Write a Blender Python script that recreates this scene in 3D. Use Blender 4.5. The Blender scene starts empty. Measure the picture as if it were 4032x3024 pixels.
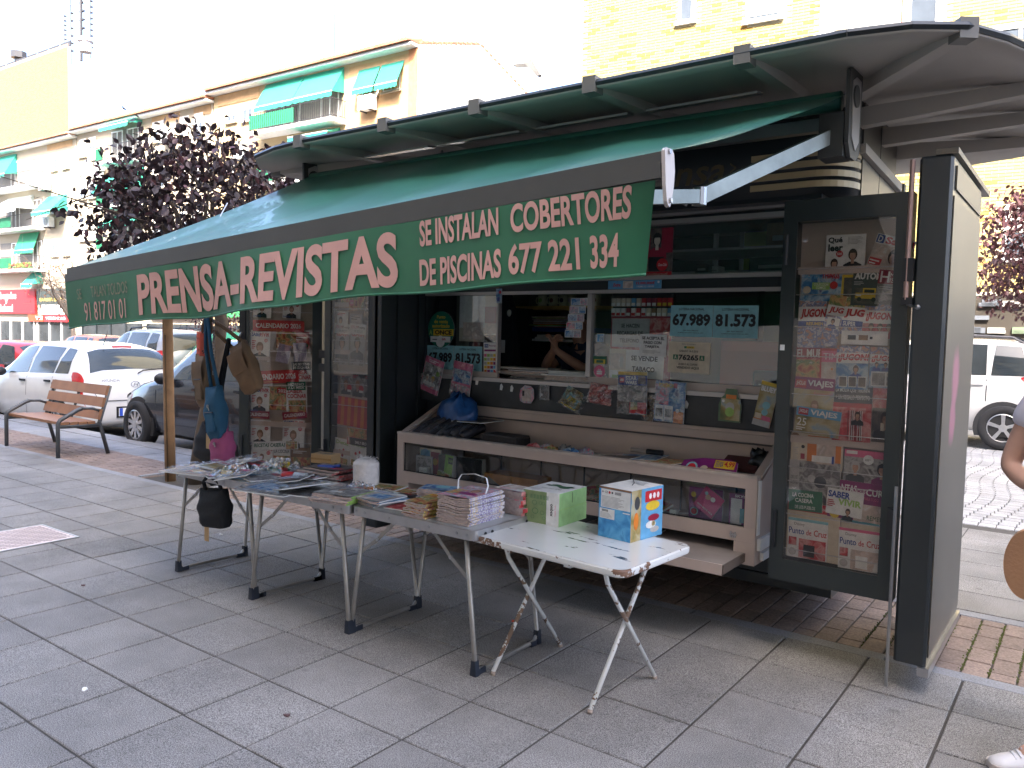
import bpy, math, random
from mathutils import Vector, Matrix
import numpy as np
R = math.radians
random.seed(11)
SC = bpy.context.scene
COL = SC.collection
# ---------------------------------------------------------------- camera
cd = bpy.data.cameras.new('camera'); cam = bpy.data.objects.new('camera', cd); COL.objects.link(cam)
RR = (0.80389109, 0.59426949, 0.02455389); UU = (-0.0553891, 0.03369612, 0.9978961); FF = (-0.59219184, 0.80355979, -0.06000406)
CAMZ = 1.52
cam.matrix_world = Matrix(((RR[0], UU[0], -FF[0], 0), (RR[1], UU[1], -FF[1], 0), (RR[2], UU[2], -FF[2], CAMZ), (0, 0, 0, 1)))
cd.sensor_width = 36; cd.lens = 27.88; cd.clip_start = .05; cd.clip_end = 600
SC.camera = cam
# ---------------------------------------------------------------- sky, sun, exposure
W = bpy.data.worlds.new('World'); SC.world = W; W.use_nodes = True
nt = W.node_tree; nt.nodes.clear()
SUN_EL, SUN_AZ = 47.0, 149.0       # azimuth clockwise from +Y
sky = nt.nodes.new('ShaderNodeTexSky'); sky.sky_type = 'NISHITA'; sky.sun_disc = False
sky.sun_elevation = R(SUN_EL); sky.sun_rotation = R(SUN_AZ); sky.air_density = .65; sky.dust_density = 4.0; sky.ozone_density = .3
bg = nt.nodes.new('ShaderNodeBackground'); bg.inputs[1].default_value = .15
wo = nt.nodes.new('ShaderNodeOutputWorld'); nt.links.new(sky.outputs[0], bg.inputs[0]); nt.links.new(bg.outputs[0], wo.inputs[0])
sd = bpy.data.lights.new('sun', 'SUN'); sd.energy = 2.0; sd.angle = R(.55); sd.color = (1, .95, .86)
sun = bpy.data.objects.new('sun', sd); COL.objects.link(sun)
sv = Vector((math.sin(R(SUN_AZ))*math.cos(R(SUN_EL)), math.cos(R(SUN_AZ))*math.cos(R(SUN_EL)), math.sin(R(SUN_EL))))
sun.rotation_euler = sv.to_track_quat('Z', 'Y').to_euler(); sun.location = (20, -30, 40)
vs = SC.view_settings; vs.view_transform = 'Standard'; vs.look = 'None'; vs.exposure = 3.12; vs.gamma = 1; vs.use_curve_mapping = False
# ---------------------------------------------------------------- materials
MATS = {}
def mat(name, col, rough=.6, metal=0., var=.10, ns=6., bump=0., bs=120., rnd=0., coat=0., spec=.5, sub=0.):
    key = (name, col, rough, metal, var, ns, bump, bs, rnd, coat)
    if key in MATS: return MATS[key]
    m = bpy.data.materials.new(name); m.use_nodes = True; t = m.node_tree; N = t.nodes; L = t.links
    b = N['Principled BSDF']; b.inputs['Roughness'].default_value = rough; b.inputs['Metallic'].default_value = metal
    b.inputs['Coat Weight'].default_value = coat; b.inputs['Coat Roughness'].default_value = .05; b.inputs['Specular IOR Level'].default_value = spec
    tc = N.new('ShaderNodeTexCoord')
    n = N.new('ShaderNodeTexNoise'); n.inputs['Scale'].default_value = ns; n.inputs['Detail'].default_value = 5; L.new(tc.outputs['Object'], n.inputs['Vector'])
    mr = N.new('ShaderNodeMapRange'); mr.inputs[1].default_value = .25; mr.inputs[2].default_value = .75; mr.inputs[3].default_value = 1-var; mr.inputs[4].default_value = 1+var
    L.new(n.outputs['Fac'], mr.inputs[0]); val = mr.outputs[0]
    if rnd:
        oi = N.new('ShaderNodeObjectInfo'); m2 = N.new('ShaderNodeMapRange'); m2.inputs[3].default_value = 1-rnd; m2.inputs[4].default_value = 1+rnd
        L.new(oi.outputs['Random'], m2.inputs[0]); mm = N.new('ShaderNodeMath'); mm.operation = 'MULTIPLY'; L.new(val, mm.inputs[0]); L.new(m2.outputs[0], mm.inputs[1]); val = mm.outputs[0]
    vm = N.new('ShaderNodeVectorMath'); vm.operation = 'SCALE'; vm.inputs[0].default_value = col; L.new(val, vm.inputs['Scale'])
    L.new(vm.outputs[0], b.inputs['Base Color'])
    if bump:
        n2 = N.new('ShaderNodeTexNoise'); n2.inputs['Scale'].default_value = bs; n2.inputs['Detail'].default_value = 4; L.new(tc.outputs['Object'], n2.inputs['Vector'])
        bp = N.new('ShaderNodeBump'); bp.inputs['Strength'].default_value = bump; bp.inputs['Distance'].default_value = .004
        L.new(n2.outputs['Fac'], bp.inputs['Height']); L.new(bp.outputs[0], b.inputs['Normal'])
    MATS[key] = m; return m
def ink(r, g, b): return mat('print', (r, g, b), .38, var=.14, ns=28)
def ramp_mat(name, cols, scale=20., rough=.45, vor=False, metal=0., bump=0., per_obj=True, stretch=(1, 1, 1)):
    """mottled many-coloured surface: noise through a colour ramp (printed photographs, rust, foliage...)"""
    key = ('ramp', name)
    if key in MATS: return MATS[key]
    m = bpy.data.materials.new(name); m.use_nodes = True; t = m.node_tree; N = t.nodes; L = t.links
    b = N['Principled BSDF']; b.inputs['Roughness'].default_value = rough; b.inputs['Metallic'].default_value = metal
    tc = N.new('ShaderNodeTexCoord'); mp = N.new('ShaderNodeMapping'); mp.inputs['Scale'].default_value = stretch; L.new(tc.outputs['Object'], mp.inputs[0])
    if per_obj:
        oi = N.new('ShaderNodeObjectInfo'); sc = N.new('ShaderNodeVectorMath'); sc.operation = 'SCALE'; sc.inputs[0].default_value = (17, 23, 11); L.new(oi.outputs['Random'], sc.inputs['Scale'])
        L.new(sc.outputs[0], mp.inputs['Location'])
    n = N.new('ShaderNodeTexVoronoi' if vor else 'ShaderNodeTexNoise'); n.inputs['Scale'].default_value = scale
    if not vor: n.inputs['Detail'].default_value = 6; n.inputs['Distortion'].default_value = .6
    L.new(mp.outputs[0], n.inputs['Vector'])
    cr = N.new('ShaderNodeValToRGB'); e = cr.color_ramp.elements
    while len(e) < len(cols): e.new(.5)
    for i, c in enumerate(cols): e[i].position = .28+.44*i/(len(cols)-1) if not vor else i/(len(cols)-1); e[i].color = (*c, 1)
    if vor:
        sp = N.new('ShaderNodeSeparateColor'); L.new(n.outputs['Color'], sp.inputs[0]); L.new(sp.outputs[0], cr.inputs[0])
    else: L.new(n.outputs['Fac'], cr.inputs[0])
    L.new(cr.outputs[0], b.inputs['Base Color'])
    if bump:
        bp = N.new('ShaderNodeBump'); bp.inputs['Strength'].default_value = bump; bp.inputs['Distance'].default_value = .004
        L.new(n.outputs['Fac'] if not vor else n.outputs['Distance'], bp.inputs['Height']); L.new(bp.outputs[0], b.inputs['Normal'])
    MATS[key] = m; return m
def glass(name, tint=(.92, .95, .95), refl=.06, rough=.02):
    key = ('glass', name)
    if key in MATS: return MATS[key]
    m = bpy.data.materials.new(name); m.use_nodes = True; t = m.node_tree; N = t.nodes; L = t.links; N.clear()
    o = N.new('ShaderNodeOutputMaterial'); tr = N.new('ShaderNodeBsdfTransparent'); tr.inputs[0].default_value = (*tint, 1)
    gl = N.new('ShaderNodeBsdfGlossy'); gl.inputs['Roughness'].default_value = rough
    fr = N.new('ShaderNodeFresnel'); ge = N.new('ShaderNodeNewGeometry'); io = N.new('ShaderNodeMapRange'); io.inputs[3].default_value = 1.45; io.inputs[4].default_value = 1/1.45
    L.new(ge.outputs['Backfacing'], io.inputs[0]); L.new(io.outputs[0], fr.inputs[0])
    ad = N.new('ShaderNodeMath'); ad.operation = 'ADD'; ad.use_clamp = True; L.new(fr.outputs[0], ad.inputs[0]); ad.inputs[1].default_value = refl
    mx = N.new('ShaderNodeMixShader'); L.new(ad.outputs[0], mx.inputs[0]); L.new(tr.outputs[0], mx.inputs[1]); L.new(gl.outputs[0], mx.inputs[2]); L.new(mx.outputs[0], o.inputs[0])
    MATS[key] = m; return m
def film(name='clear_film', haze=.22, rough=.12):
    """crinkled cellophane: mostly clear, bright crumpled reflections"""
    key = ('film', name)
    if key in MATS: return MATS[key]
    m = bpy.data.materials.new(name); m.use_nodes = True; t = m.node_tree; N = t.nodes; L = t.links; N.clear()
    o = N.new('ShaderNodeOutputMaterial'); tr = N.new('ShaderNodeBsdfTransparent'); tr.inputs[0].default_value = (.95, .96, .97, 1)
    gl = N.new('ShaderNodeBsdfGlossy'); gl.inputs['Roughness'].default_value = rough
    tc = N.new('ShaderNodeTexCoord'); vo = N.new('ShaderNodeTexVoronoi'); vo.inputs['Scale'].default_value = 22; L.new(tc.outputs['Object'], vo.inputs['Vector'])
    nz = N.new('ShaderNodeTexNoise'); nz.inputs['Scale'].default_value = 30; nz.inputs['Detail'].default_value = 3; L.new(tc.outputs['Object'], nz.inputs['Vector'])
    su = N.new('ShaderNodeMath'); L.new(vo.outputs['Distance'], su.inputs[0]); L.new(nz.outputs['Fac'], su.inputs[1])
    bp = N.new('ShaderNodeBump'); bp.inputs['Strength'].default_value = .9; bp.inputs['Distance'].default_value = .02; L.new(su.outputs[0], bp.inputs['Height']); L.new(bp.outputs[0], gl.inputs['Normal'])
    mx = N.new('ShaderNodeMixShader'); mx.inputs[0].default_value = haze; L.new(tr.outputs[0], mx.inputs[1]); L.new(gl.outputs[0], mx.inputs[2]); L.new(mx.outputs[0], o.inputs[0])
    MATS[key] = m; return m
# ---------------------------------------------------------------- mesh builder
TEXT = {}
def text_geo(s, bold=0.0, res=2):
    k = (s, bold, res)
    if k in TEXT: return TEXT[k]
    c = bpy.data.curves.new('lettering', 'FONT'); c.body = s; c.resolution_u = res; c.offset = bold; c.fill_mode = 'FRONT'
    o = bpy.data.objects.new('lettering', c); me = bpy.data.meshes.new_from_object(o)
    v = [tuple(p.co) for p in me.vertices]; f = [tuple(p.vertices) for p in me.polygons]
    bpy.data.objects.remove(o); bpy.data.curves.remove(c); bpy.data.meshes.remove(me)
    if not v: v, f = [(0, 0, 0), (1, 0, 0), (1, 1, 0)], [(0, 1, 2)]
    x0 = min(p[0] for p in v); x1 = max(p[0] for p in v); y0 = min(p[1] for p in v); y1 = max(p[1] for p in v)
    TEXT[k] = (v, f, x0, x1, y0, y1); return TEXT[k]
class MB:
    def __init__(s): s.v = []; s.f = []; s.mi = []; s.mats = []
    def m(s, mt):
        if mt not in s.mats: s.mats.append(mt)
        return s.mats.index(mt)
    def face(s, pts, mt):
        n = len(s.v); s.v += [tuple(p) for p in pts]; s.f.append(tuple(range(n, n+len(pts)))); s.mi.append(s.m(mt))
    def add(s, vs_, fs, mt):
        n = len(s.v); k = s.m(mt); s.v += [tuple(p) for p in vs_]
        for f in fs: s.f.append(tuple(i+n for i in f)); s.mi.append(k)
    def obox(s, o, ux, uy, uz, mt):
        """box from corner o with edge vectors"""
        o, ux, uy, uz = map(Vector, (o, ux, uy, uz))
        p = [o, o+ux, o+ux+uy, o+uy, o+uz, o+ux+uz, o+ux+uy+uz, o+uy+uz]
        s.add(p, [(0, 3, 2, 1), (4, 5, 6, 7), (0, 1, 5, 4), (1, 2, 6, 5), (2, 3, 7, 6), (3, 0, 4, 7)], mt)
    def box(s, x0, x1, y0, y1, z0, z1, mt): s.obox((x0, y0, z0), (x1-x0, 0, 0), (0, y1-y0, 0), (0, 0, z1-z0), mt)
    def cbox(s, c, d, mt, rz=0., rx=0., ry=0.):
        M = Matrix.Rotation(rz, 3, 'Z') @ Matrix.Rotation(ry, 3, 'Y') @ Matrix.Rotation(rx, 3, 'X')
        ux, uy, uz = M @ Vector((d[0], 0, 0)), M @ Vector((0, d[1], 0)), M @ Vector((0, 0, d[2]))
        s.obox(Vector(c)-ux/2-uy/2-uz/2, ux, uy, uz, mt)
    def bbox(s, x0, x1, y0, y1, z0, z1, b, mt):
        """box with chamfered vertical and top edges"""
        def ring(i, z): return [(x0+i, y0+b, z), (x0+b, y0+i, z), (x1-b, y0+i, z), (x1-i, y0+b, z), (x1-i, y1-b, z), (x1-b, y1-i, z), (x0+b, y1-i, z), (x0+i, y1-b, z)]
        s.loft([ring(0, z0), ring(0, z1-b), ring(b*.6, z1)], mt, True, True)
    def loft(s, rings, mt, cap0=False, cap1=False, closed=True):
        n = len(s.v); k = len(rings[0]); mi = s.m(mt)
        for r in rings: s.v += [tuple(p) for p in r]
        for i in range(len(rings)-1):
            for j in range(k if closed else k-1):
                a = n+i*k+j; b = n+i*k+(j+1) % k
                s.f.append((a, b, b+k, a+k)); s.mi.append(mi)
        if cap0: s.f.append(tuple(n+j for j in reversed(range(k)))); s.mi.append(mi)
        if cap1: s.f.append(tuple(n+(len(rings)-1)*k+j for j in range(k))); s.mi.append(mi)
    def grid(s, P, mt): s.loft(P, mt, closed=False)
    def prism(s, pts, o, u, v, w, mt):
        """polygon pts (a,b) in frame o + a*u + b*v, extruded by vector w"""
        o, u, v, w = map(Vector, (o, u, v, w)); A = [o+u*a+v*b for a, b in pts]; s.loft([A, [p+w for p in A]], mt, True, True)
    def tube(s, pts, r, mt, n=8, cap=True, r1=None):
        pts = [Vector(p) for p in pts]; rings = []; N = len(pts); t0 = None
        for i, p in enumerate(pts):
            d = (pts[min(i+1, N-1)]-pts[max(i-1, 0)]).normalized()
            if t0 is None:
                a = Vector((0, 0, 1)) if abs(d.z) < .9 else Vector((1, 0, 0)); x = d.cross(a).normalized()
            else: x = (x-d*x.dot(d)).normalized()
            y = d.cross(x); t0 = d
            rr = r if r1 is None else r+(r1-r)*i/(N-1)
            rings.append([p+(x*math.cos(2*math.pi*j/n)+y*math.sin(2*math.pi*j/n))*rr for j in range(n)])
        s.loft(rings, mt, cap, cap)
    def lathe(s, prof, o, mt, n=20, axis=(0, 0, 1), cap=True):
        a = Vector(axis).normalized(); h = Vector((1, 0, 0)) if abs(a.x) < .9 else Vector((0, 1, 0)); x = a.cross(h).normalized(); y = a.cross(x); o = Vector(o)
        s.loft([[o+a*z+(x*math.cos(2*math.pi*j/n)+y*math.sin(2*math.pi*j/n))*max(r, 1e-4) for j in range(n)] for r, z in prof], mt, cap, cap)
    def ball(s, c, r, mt, n=12, k=8):
        c = Vector(c); r = r if hasattr(r, '__len__') else (r, r, r)
        s.loft([[c+Vector((r[0]*math.sin(t)*math.cos(2*math.pi*j/n), r[1]*math.sin(t)*math.sin(2*math.pi*j/n), r[2]*math.cos(t))) for j in range(n)] for t in [math.pi*(1-.001-i/k*.998) for i in range(k+1)]], mt, True, True)
    def disc(s, c, u, v, r, mt, n=16, rv=None):
        c, u, v = Vector(c), Vector(u), Vector(v); rv = rv or r
        s.face([c+u*r*math.cos(2*math.pi*j/n)+v*rv*math.sin(2*math.pi*j/n) for j in range(n)], mt)
    def text(s, string, o, u, v, x0, x1, z0, z1, mt, bold=0.0, slant=0., keep=False):
        """flat lettering filling the rectangle x0..x1, z0..z1 of the frame o,u,v"""
        V, F, a0, a1, b0, b1 = text_geo(string, bold); o, u, v = Vector(o), Vector(u), Vector(v)
        sx = (x1-x0)/(a1-a0); sz = (z1-z0)/max(b1-b0, 1e-3)
        if keep:
            k = min(sx, sz); cx = (x0+x1)/2; x0 = cx-k*(a1-a0)/2; sx = sz = k
        s.add([o+u*(x0+(p[0]-a0)*sx+slant*(p[1]-b0)*sz)+v*(z0+(p[1]-b0)*sz) for p in V], F, mt)
    def build(s, name, parent=None, smooth=False, loc=None, mesh=None):
        me = bpy.data.meshes.new(name); me.from_pydata(s.v, [], s.f)
        for mt in s.mats: me.materials.append(mt)
        me.polygons.foreach_set('material_index', s.mi)
        if smooth: me.polygons.foreach_set('use_smooth', [True]*len(s.f))
        me.update(); o = bpy.data.objects.new(name, me); COL.objects.link(o)
        if parent: o.parent = parent
        if loc: o.location = loc
        return o
def tag(o, label, cat, group=None):
    o['label'] = label; o['category'] = cat
    if group: o['group'] = group
    return o
def thing(name, label, cat, loc=(0, 0, 0), rz=0., group=None):
    o = bpy.data.objects.new(name, None); COL.objects.link(o); o.empty_display_size = .1
    o.location = loc; o.rotation_euler = (0, 0, rz); return tag(o, label, cat, group)
def struct(name, mb, parent=None):
    o = mb.build(name, parent)
    if not parent: o['kind'] = 'structure'
    return o
def dup(o, parent=None, loc=None):
    c = o.copy(); COL.objects.link(c)
    if parent: c.parent = parent
    if loc is not None: c.location = loc
    return c
def copy_tree(o, parent=None):
    c = dup(o, parent)
    for ch in list(o.children): copy_tree(ch, c)
    return c
def in_view(x, y, z, mx=1.06):
    d = Vector((x, y, z-CAMZ)); c = d.dot(Vector(FF))
    if c < .3: return None
    a = d.dot(Vector(RR))/c/.6457; b = d.dot(Vector(UU))/c/.4843
    return c if abs(a) < mx and abs(b) < mx else None
X, Y, Z = Vector((1, 0, 0)), Vector((0, 1, 0)), Vector((0, 0, 1))
# common colours
DARKGREEN = mat('dark_green_paint', (.020, .026, .026), .36, var=.15, ns=3, coat=.15)
STEEL = mat('steel', (.45, .45, .46), .32, 1., var=.1)
ALU = mat('aluminium', (.62, .62, .63), .38, 1., var=.12, ns=20)
BLACK = mat('black_plastic', (.012, .013, .016), .45)
RUBBER = mat('rubber', (.02, .02, .022), .8)
WHITE = mat('white_paint', (.78, .78, .77), .45)
CREAM = mat('cream_enamel', (.56, .47, .42), .42, var=.08, ns=3)
PAPER = mat('paper', (.74, .74, .72), .7, var=.05)
KRAFT = mat('cardboard', (.42, .27, .13), .8)
GLASS = glass('clear_glass'); FILM = film()
# ================================================================ ground
def tile_mat(name, base, speck, rough=.75, rnd=.10, sc=260., bump=.5, dirt=.34):
    m = bpy.data.materials.new(name); m.use_nodes = True; t = m.node_tree; N = t.nodes; L = t.links
    b = N['Principled BSDF']; b.inputs['Roughness'].default_value = rough
    ge = N.new('ShaderNodeNewGeometry'); P = ge.outputs['Position']
    n = N.new('ShaderNodeTexNoise'); n.inputs['Scale'].default_value = sc; n.inputs['Detail'].default_value = 2; L.new(P, n.inputs['Vector'])
    mr = N.new('ShaderNodeMapRange'); mr.inputs[1].default_value = .35; mr.inputs[2].default_value = .65; mr.inputs[3].default_value = 1-speck; mr.inputs[4].default_value = 1+speck; L.new(n.outputs['Fac'], mr.inputs[0])
    d = N.new('ShaderNodeTexNoise'); d.inputs['Scale'].default_value = 1.7; d.inputs['Detail'].default_value = 7; d.inputs['Roughness'].default_value = .65; L.new(P, d.inputs['Vector'])
    md = N.new('ShaderNodeMapRange'); md.inputs[1].default_value = .3; md.inputs[2].default_value = .7; md.inputs[3].default_value = 1-dirt; md.inputs[4].default_value = 1+dirt*.5; L.new(d.outputs['Fac'], md.inputs[0])
    # small dark gum spots
    v = N.new('ShaderNodeTexVoronoi'); v.inputs['Scale'].default_value = 2.6; L.new(P, v.inputs['Vector'])
    mv = N.new('ShaderNodeMapRange'); mv.inputs[1].default_value = .045; mv.inputs[2].default_value = .07; mv.inputs[3].default_value = .72; mv.inputs[4].default_value = 1; L.new(v.outputs['Distance'], mv.inputs[0])
    oi = N.new('ShaderNodeObjectInfo'); mo = N.new('ShaderNodeMapRange'); mo.inputs[3].default_value = 1-rnd; mo.inputs[4].default_value = 1+rnd; L.new(oi.outputs['Random'], mo.inputs[0])
    val = mr.outputs[0]
    for x in (md, mv, mo):
        k = N.new('ShaderNodeMath'); k.operation = 'MULTIPLY'; L.new(val, k.inputs[0]); L.new(x.outputs[0], k.inputs[1]); val = k.outputs[0]
    vm = N.new('ShaderNodeVectorMath'); vm.operation = 'SCALE'; vm.inputs[0].default_value = base; L.new(val, vm.inputs['Scale']); L.new(vm.outputs[0], b.inputs['Base Color'])
    bp = N.new('ShaderNodeBump'); bp.inputs['Strength'].default_value = bump; bp.inputs['Distance'].default_value = .003; L.new(n.outputs['Fac'], bp.inputs['Height']); L.new(bp.outputs[0], b.inputs['Normal'])
    return m
M_TILE = tile_mat('granite_tile', (.215, .205, .196), .7)
M_BRICK = tile_mat('clay_paver', (.235, .172, .142), .22, .8, .16, 90)
M_SLAB = tile_mat('pale_slab', (.25, .255, .27), .2, .8, .06, 120)
M_COB = tile_mat('grey_sett', (.33, .325, .32), .16, .8, .10, 90)
M_ASPH = tile_mat('asphalt', (.085, .085, .09), .3, .9, 0, 120)
M_JOINT = mat('joint_mortar', (.06, .055, .05), .95, var=.3, ns=15)
M_SOIL = mat('soil', (.16, .12, .085), .95, var=.35, ns=18, bump=.8, bs=40)
M_MOSS = mat('moss', (.10, .12, .03), .95, var=.4, ns=40)
def bevel_slab(w, d, h, b, mt, j=0.):
    mb = MB()
    def ring(i, z): return [(-w/2+i, -d/2+i, z), (w/2-i, -d/2+i, z), (w/2-i, d/2-i, z), (-w/2+i, d/2-i, z)]
    mb.loft([ring(0, -h), ring(0, -b), ring(b, 0)], mt, False, True); return mb
def field(parent, name, far_name, mesh_mb, spots, jit, cap=300, share=None):
    """the pieces that show largest become objects, the rest one joined mesh"""
    vis = []; 
    for (x, y, z, rz) in spots:
        c = in_view(x, y, z, 1.12)
        if c: vis.append((c, x, y, z, rz))
    vis.sort(); near = vis[:cap]; far = vis[cap:]; first = None; rnd = random.Random(5)
    for c, x, y, z, rz in near:
        if first is None: o = first = mesh_mb.build(name, parent)
        else: o = dup(first, parent)
        o.location = (x, y, z+rnd.uniform(-jit, jit)); o.rotation_euler = (rnd.uniform(-jit, jit)*1.5, rnd.uniform(-jit, jit)*1.5, rz)
    if far:
        mb = MB(); mb.mats = list(mesh_mb.mats)
        for c, x, y, z, rz in far:
            n = len(mb.v); dz = rnd.uniform(-jit, jit); ca, sa = math.cos(rz), math.sin(rz)
            mb.v += [(x+p[0]*ca-p[1]*sa, y+p[0]*sa+p[1]*ca, z+p[2]+dz) for p in mesh_mb.v]; mb.f += [tuple(i+n for i in f) for f in mesh_mb.f]; mb.mi += mesh_mb.mi
        o = mb.build(far_name, parent); o['kind'] = 'stuff'
# one base sheet to the horizon (earth under everything, sloping away a little to the left like the street)
def zr(x): return -.10-.021*max(0., -x-7.5)
mb = MB(); xs = [-300, -120, -60, -30, -16, -7.5, 0, 60, 300]
mb.grid([[(x, y, zr(x)-.06) for x in xs] for y in (-200, 4.3, 300)], M_ASPH); struct('ground', mb)
mb = MB(); xs = [-200, -100, -60, -40, -30, -20, -16, -12, -9, -7.5, -4.6, -3.6]
mb.grid([[(x, y, zr(x)) for x in xs] for y in (5.62, 21.0)], M_ASPH); road = struct('road', mb)
# pavement body: mortar bed 5 mm under the tile tops
mb = MB(); mb.box(-40, 12, -14, 4.09, -.30, -.006, M_JOINT); pav = struct('pavement', mb)
T = .402; spots = []
for i in range(-70, 8):
    for j in range(-6, 11):
        x = -.416+T*i+T/2; y = .093+T*(j-.0)+T/2
        if y > 4.09 or y < -.4: continue
        spots.append((x, y, 0, 0))
field(pav, 'paving_tile', 'paving_tiles_beyond', bevel_slab(T-.0105, T-.0095, .03, .0035, M_TILE), spots, .0012)
mb = MB(); mb.box(-.9+0, 12, -14, 4.09, -.32, -.31, M_JOINT)
# kerb strip between tiles and clay pavers
kb = MB(); kb.box(-40, 12, 4.092, 5.30, -.30, -.012, M_JOINT); strip = struct('paver_band', kb)
spots = [(-.25+1.0*i, 4.147, 0, 0) for i in range(-22, 6)]
field(strip, 'edge_stone', 'edge_stones', bevel_slab(.992, .098, .03, .004, M_SLAB), spots, .001)
spots = []
for i in range(-120, 30):
    for j in range(0, 5):
        x = -.16+.112*i; y = 4.30+.205*j+(.10 if i % 2 else 0)
        lim = 4.86 if x < -4.2 else 5.08
        if y > lim: continue
        if -7.75 < x < -6.75 and y < 5.0: continue       # tree pit
        spots.append((x, y, -.004, 0))
field(strip, 'clay_paver', 'clay_pavers', bevel_slab(.104, .197, .03, .004, M_BRICK), spots, .0014)
spots = []
for i in range(-120, 30):
    x = -.16+.112*i; lim = 4.86 if x < -4.2 else 5.08
    if -7.75 < x < -6.75: continue
    if i % 2: spots.append((x, 4.252, -.004, 0))
    e = 4.20+.205*len([j for j in range(5) if 4.30+.205*j+(.10 if i % 2 else 0) <= lim])+(.10 if i % 2 else 0)
    if lim+.03-e > .06: spots.append((x, e+.048, -.004, 0))
field(strip, 'half_paver', 'half_pavers', bevel_slab(.104, .092, .03, .004, M_BRICK), spots, .0014)
# moss in the wider joints at the right
mm = MB(); rg = random.Random(3)
for k in range(900):
    x = -.16+.112*rg.randint(-7, 6)+.056+rg.gauss(0, .006); y = rg.uniform(4.25, 5.1); a = rg.uniform(.004, .010); h = rg.uniform(.003, .010)
    mm.add([(x-a, y-a, -.012), (x+a, y-a*.4, -.012), (x, y+a, -.012), (x+rg.uniform(-.004, .004), y, -.006+h)], [(0, 1, 3), (1, 2, 3), (2, 0, 3)], M_MOSS)
o = mm.build('moss'); tag(o, 'green moss growing in the joints of the clay pavers', 'moss'); o['kind'] = 'stuff'
# back part: strip and tiles on the right, slabs and kerb on the left
bk = MB(); bk.box(-4.2, 12, 5.302, 7.80, -.30, -.006, M_JOINT); back = struct('back_pavement', bk)
field(back, 'edge_stone', 'edge_stones', bevel_slab(.992, .098, .03, .004, M_SLAB), [(-.6+i, 5.16, 0, 0) for i in range(-2, 5)], .001)
field(back, 'paving_tile', 'paving_tiles_beyond', bevel_slab(.592, .392, .03, .003, M_TILE), [(-.50+.6*i, 5.42+.4*j, 0, 0) for i in range(-5, 6) for j in range(6)], .001)
bl = MB(); bl.box(-40, -4.202, 5.302, 5.60, -.30, -.006, M_JOINT); left = struct('kerb', bl)
field(left, 'pavement_slab', 'pavement_slabs', bevel_slab(.59, .44, .03, .003, M_SLAB), [(-4.6-.6*i, 5.10+.0*j, -.002, 0) for i in range(40) for j in range(1)], .0015)
field(left, 'kerb_stone', 'kerb_stones', bevel_slab(.992, .26, .20, .012, M_SLAB), [(-4.75-1.0*i, 5.47, .002, 0) for i in range(34)], .001)
# cobbled carriageway on the right, laid in waving rows
cb = MB(); cb.box(-3.6, 30, 7.802, 40, -.32, -.016, M_JOINT); cob = struct('cobbled_street', cb)
spots = []
for i in range(-30, 60):
    for j in range(0, 70):
        y = 7.9+.135*j; x = -.9+.135*i+.06*math.sin(y*2.2)
        if x < -3.4: continue
        spots.append((x, y, -.004, .12*math.cos(y*2.2)))
field(cob, 'sett', 'setts_beyond', bevel_slab(.127, .127, .03, .006, M_COB), spots, .0015)
# steel inspection cover let into the tiles
mc = mat('checker_plate', (.62, .52, .49), .5, .15, var=.15, ns=9)
t = thing('inspection_cover', 'pinkish metal inspection cover with a diamond tread set in the grey tiles', 'manhole cover', (-6.10, 2.33, .0045), R(1))
mb = MB(); mb.box(-.27, .27, -.35, .35, -.004, .0, mc); mb.build('plate', t)
mb = MB()
for a, b, c, d in ((-.285, .285, -.365, -.352), (-.285, .285, .352, .365), (-.285, -.272, -.3515, .3515), (.272, .285, -.3515, .3515)): mb.box(a, b, c, d, -.004, .001, STEEL)
mb.build('frame', t)
mb = MB()
for k in range(-16, 17):
    for sgn in (1, -1):
        x0 = k*.055; pts = []
        for q in np.linspace(-.33, .33, 40):
            if abs(x0+sgn*q) < .25: pts.append((x0+sgn*q, q))
        if len(pts) > 1:
            a, b = pts[0], pts[-1]; d = Vector((b[0]-a[0], b[1]-a[1], 0)); nrm = Vector((-d.y, d.x, 0)).normalized()*.004
            mb.obox((a[0]-nrm.x/2, a[1]-nrm.y/2, .0005), d, nrm, (0, 0, .0025 if sgn > 0 else .002), mat('tread', (.40, .33, .33), .5, .2))
mb.build('tread_pattern', t)
# round drain cover far left, by the bench
t = thing('drain_cover', 'round patterned iron cover among the clay pavers left of the bench', 'manhole cover', (-11.15, 3.75, .004))
mb = MB(); mb.lathe([(.30, -.02), (.30, .0)], (0, 0, 0), mat('iron', (.22, .2, .18), .6, .5), 28); mb.build('lid', t)
mb = MB()
for r_ in (.27, .19, .11):
    mb.lathe([(r_-.02, .0005), (r_-.02, .006), (r_, .006), (r_, .0005)], (0, 0, 0), mat('iron_rib', (.42, .36, .3), .55, .4), 28, cap=False)
mb.build('rib', t)
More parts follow.
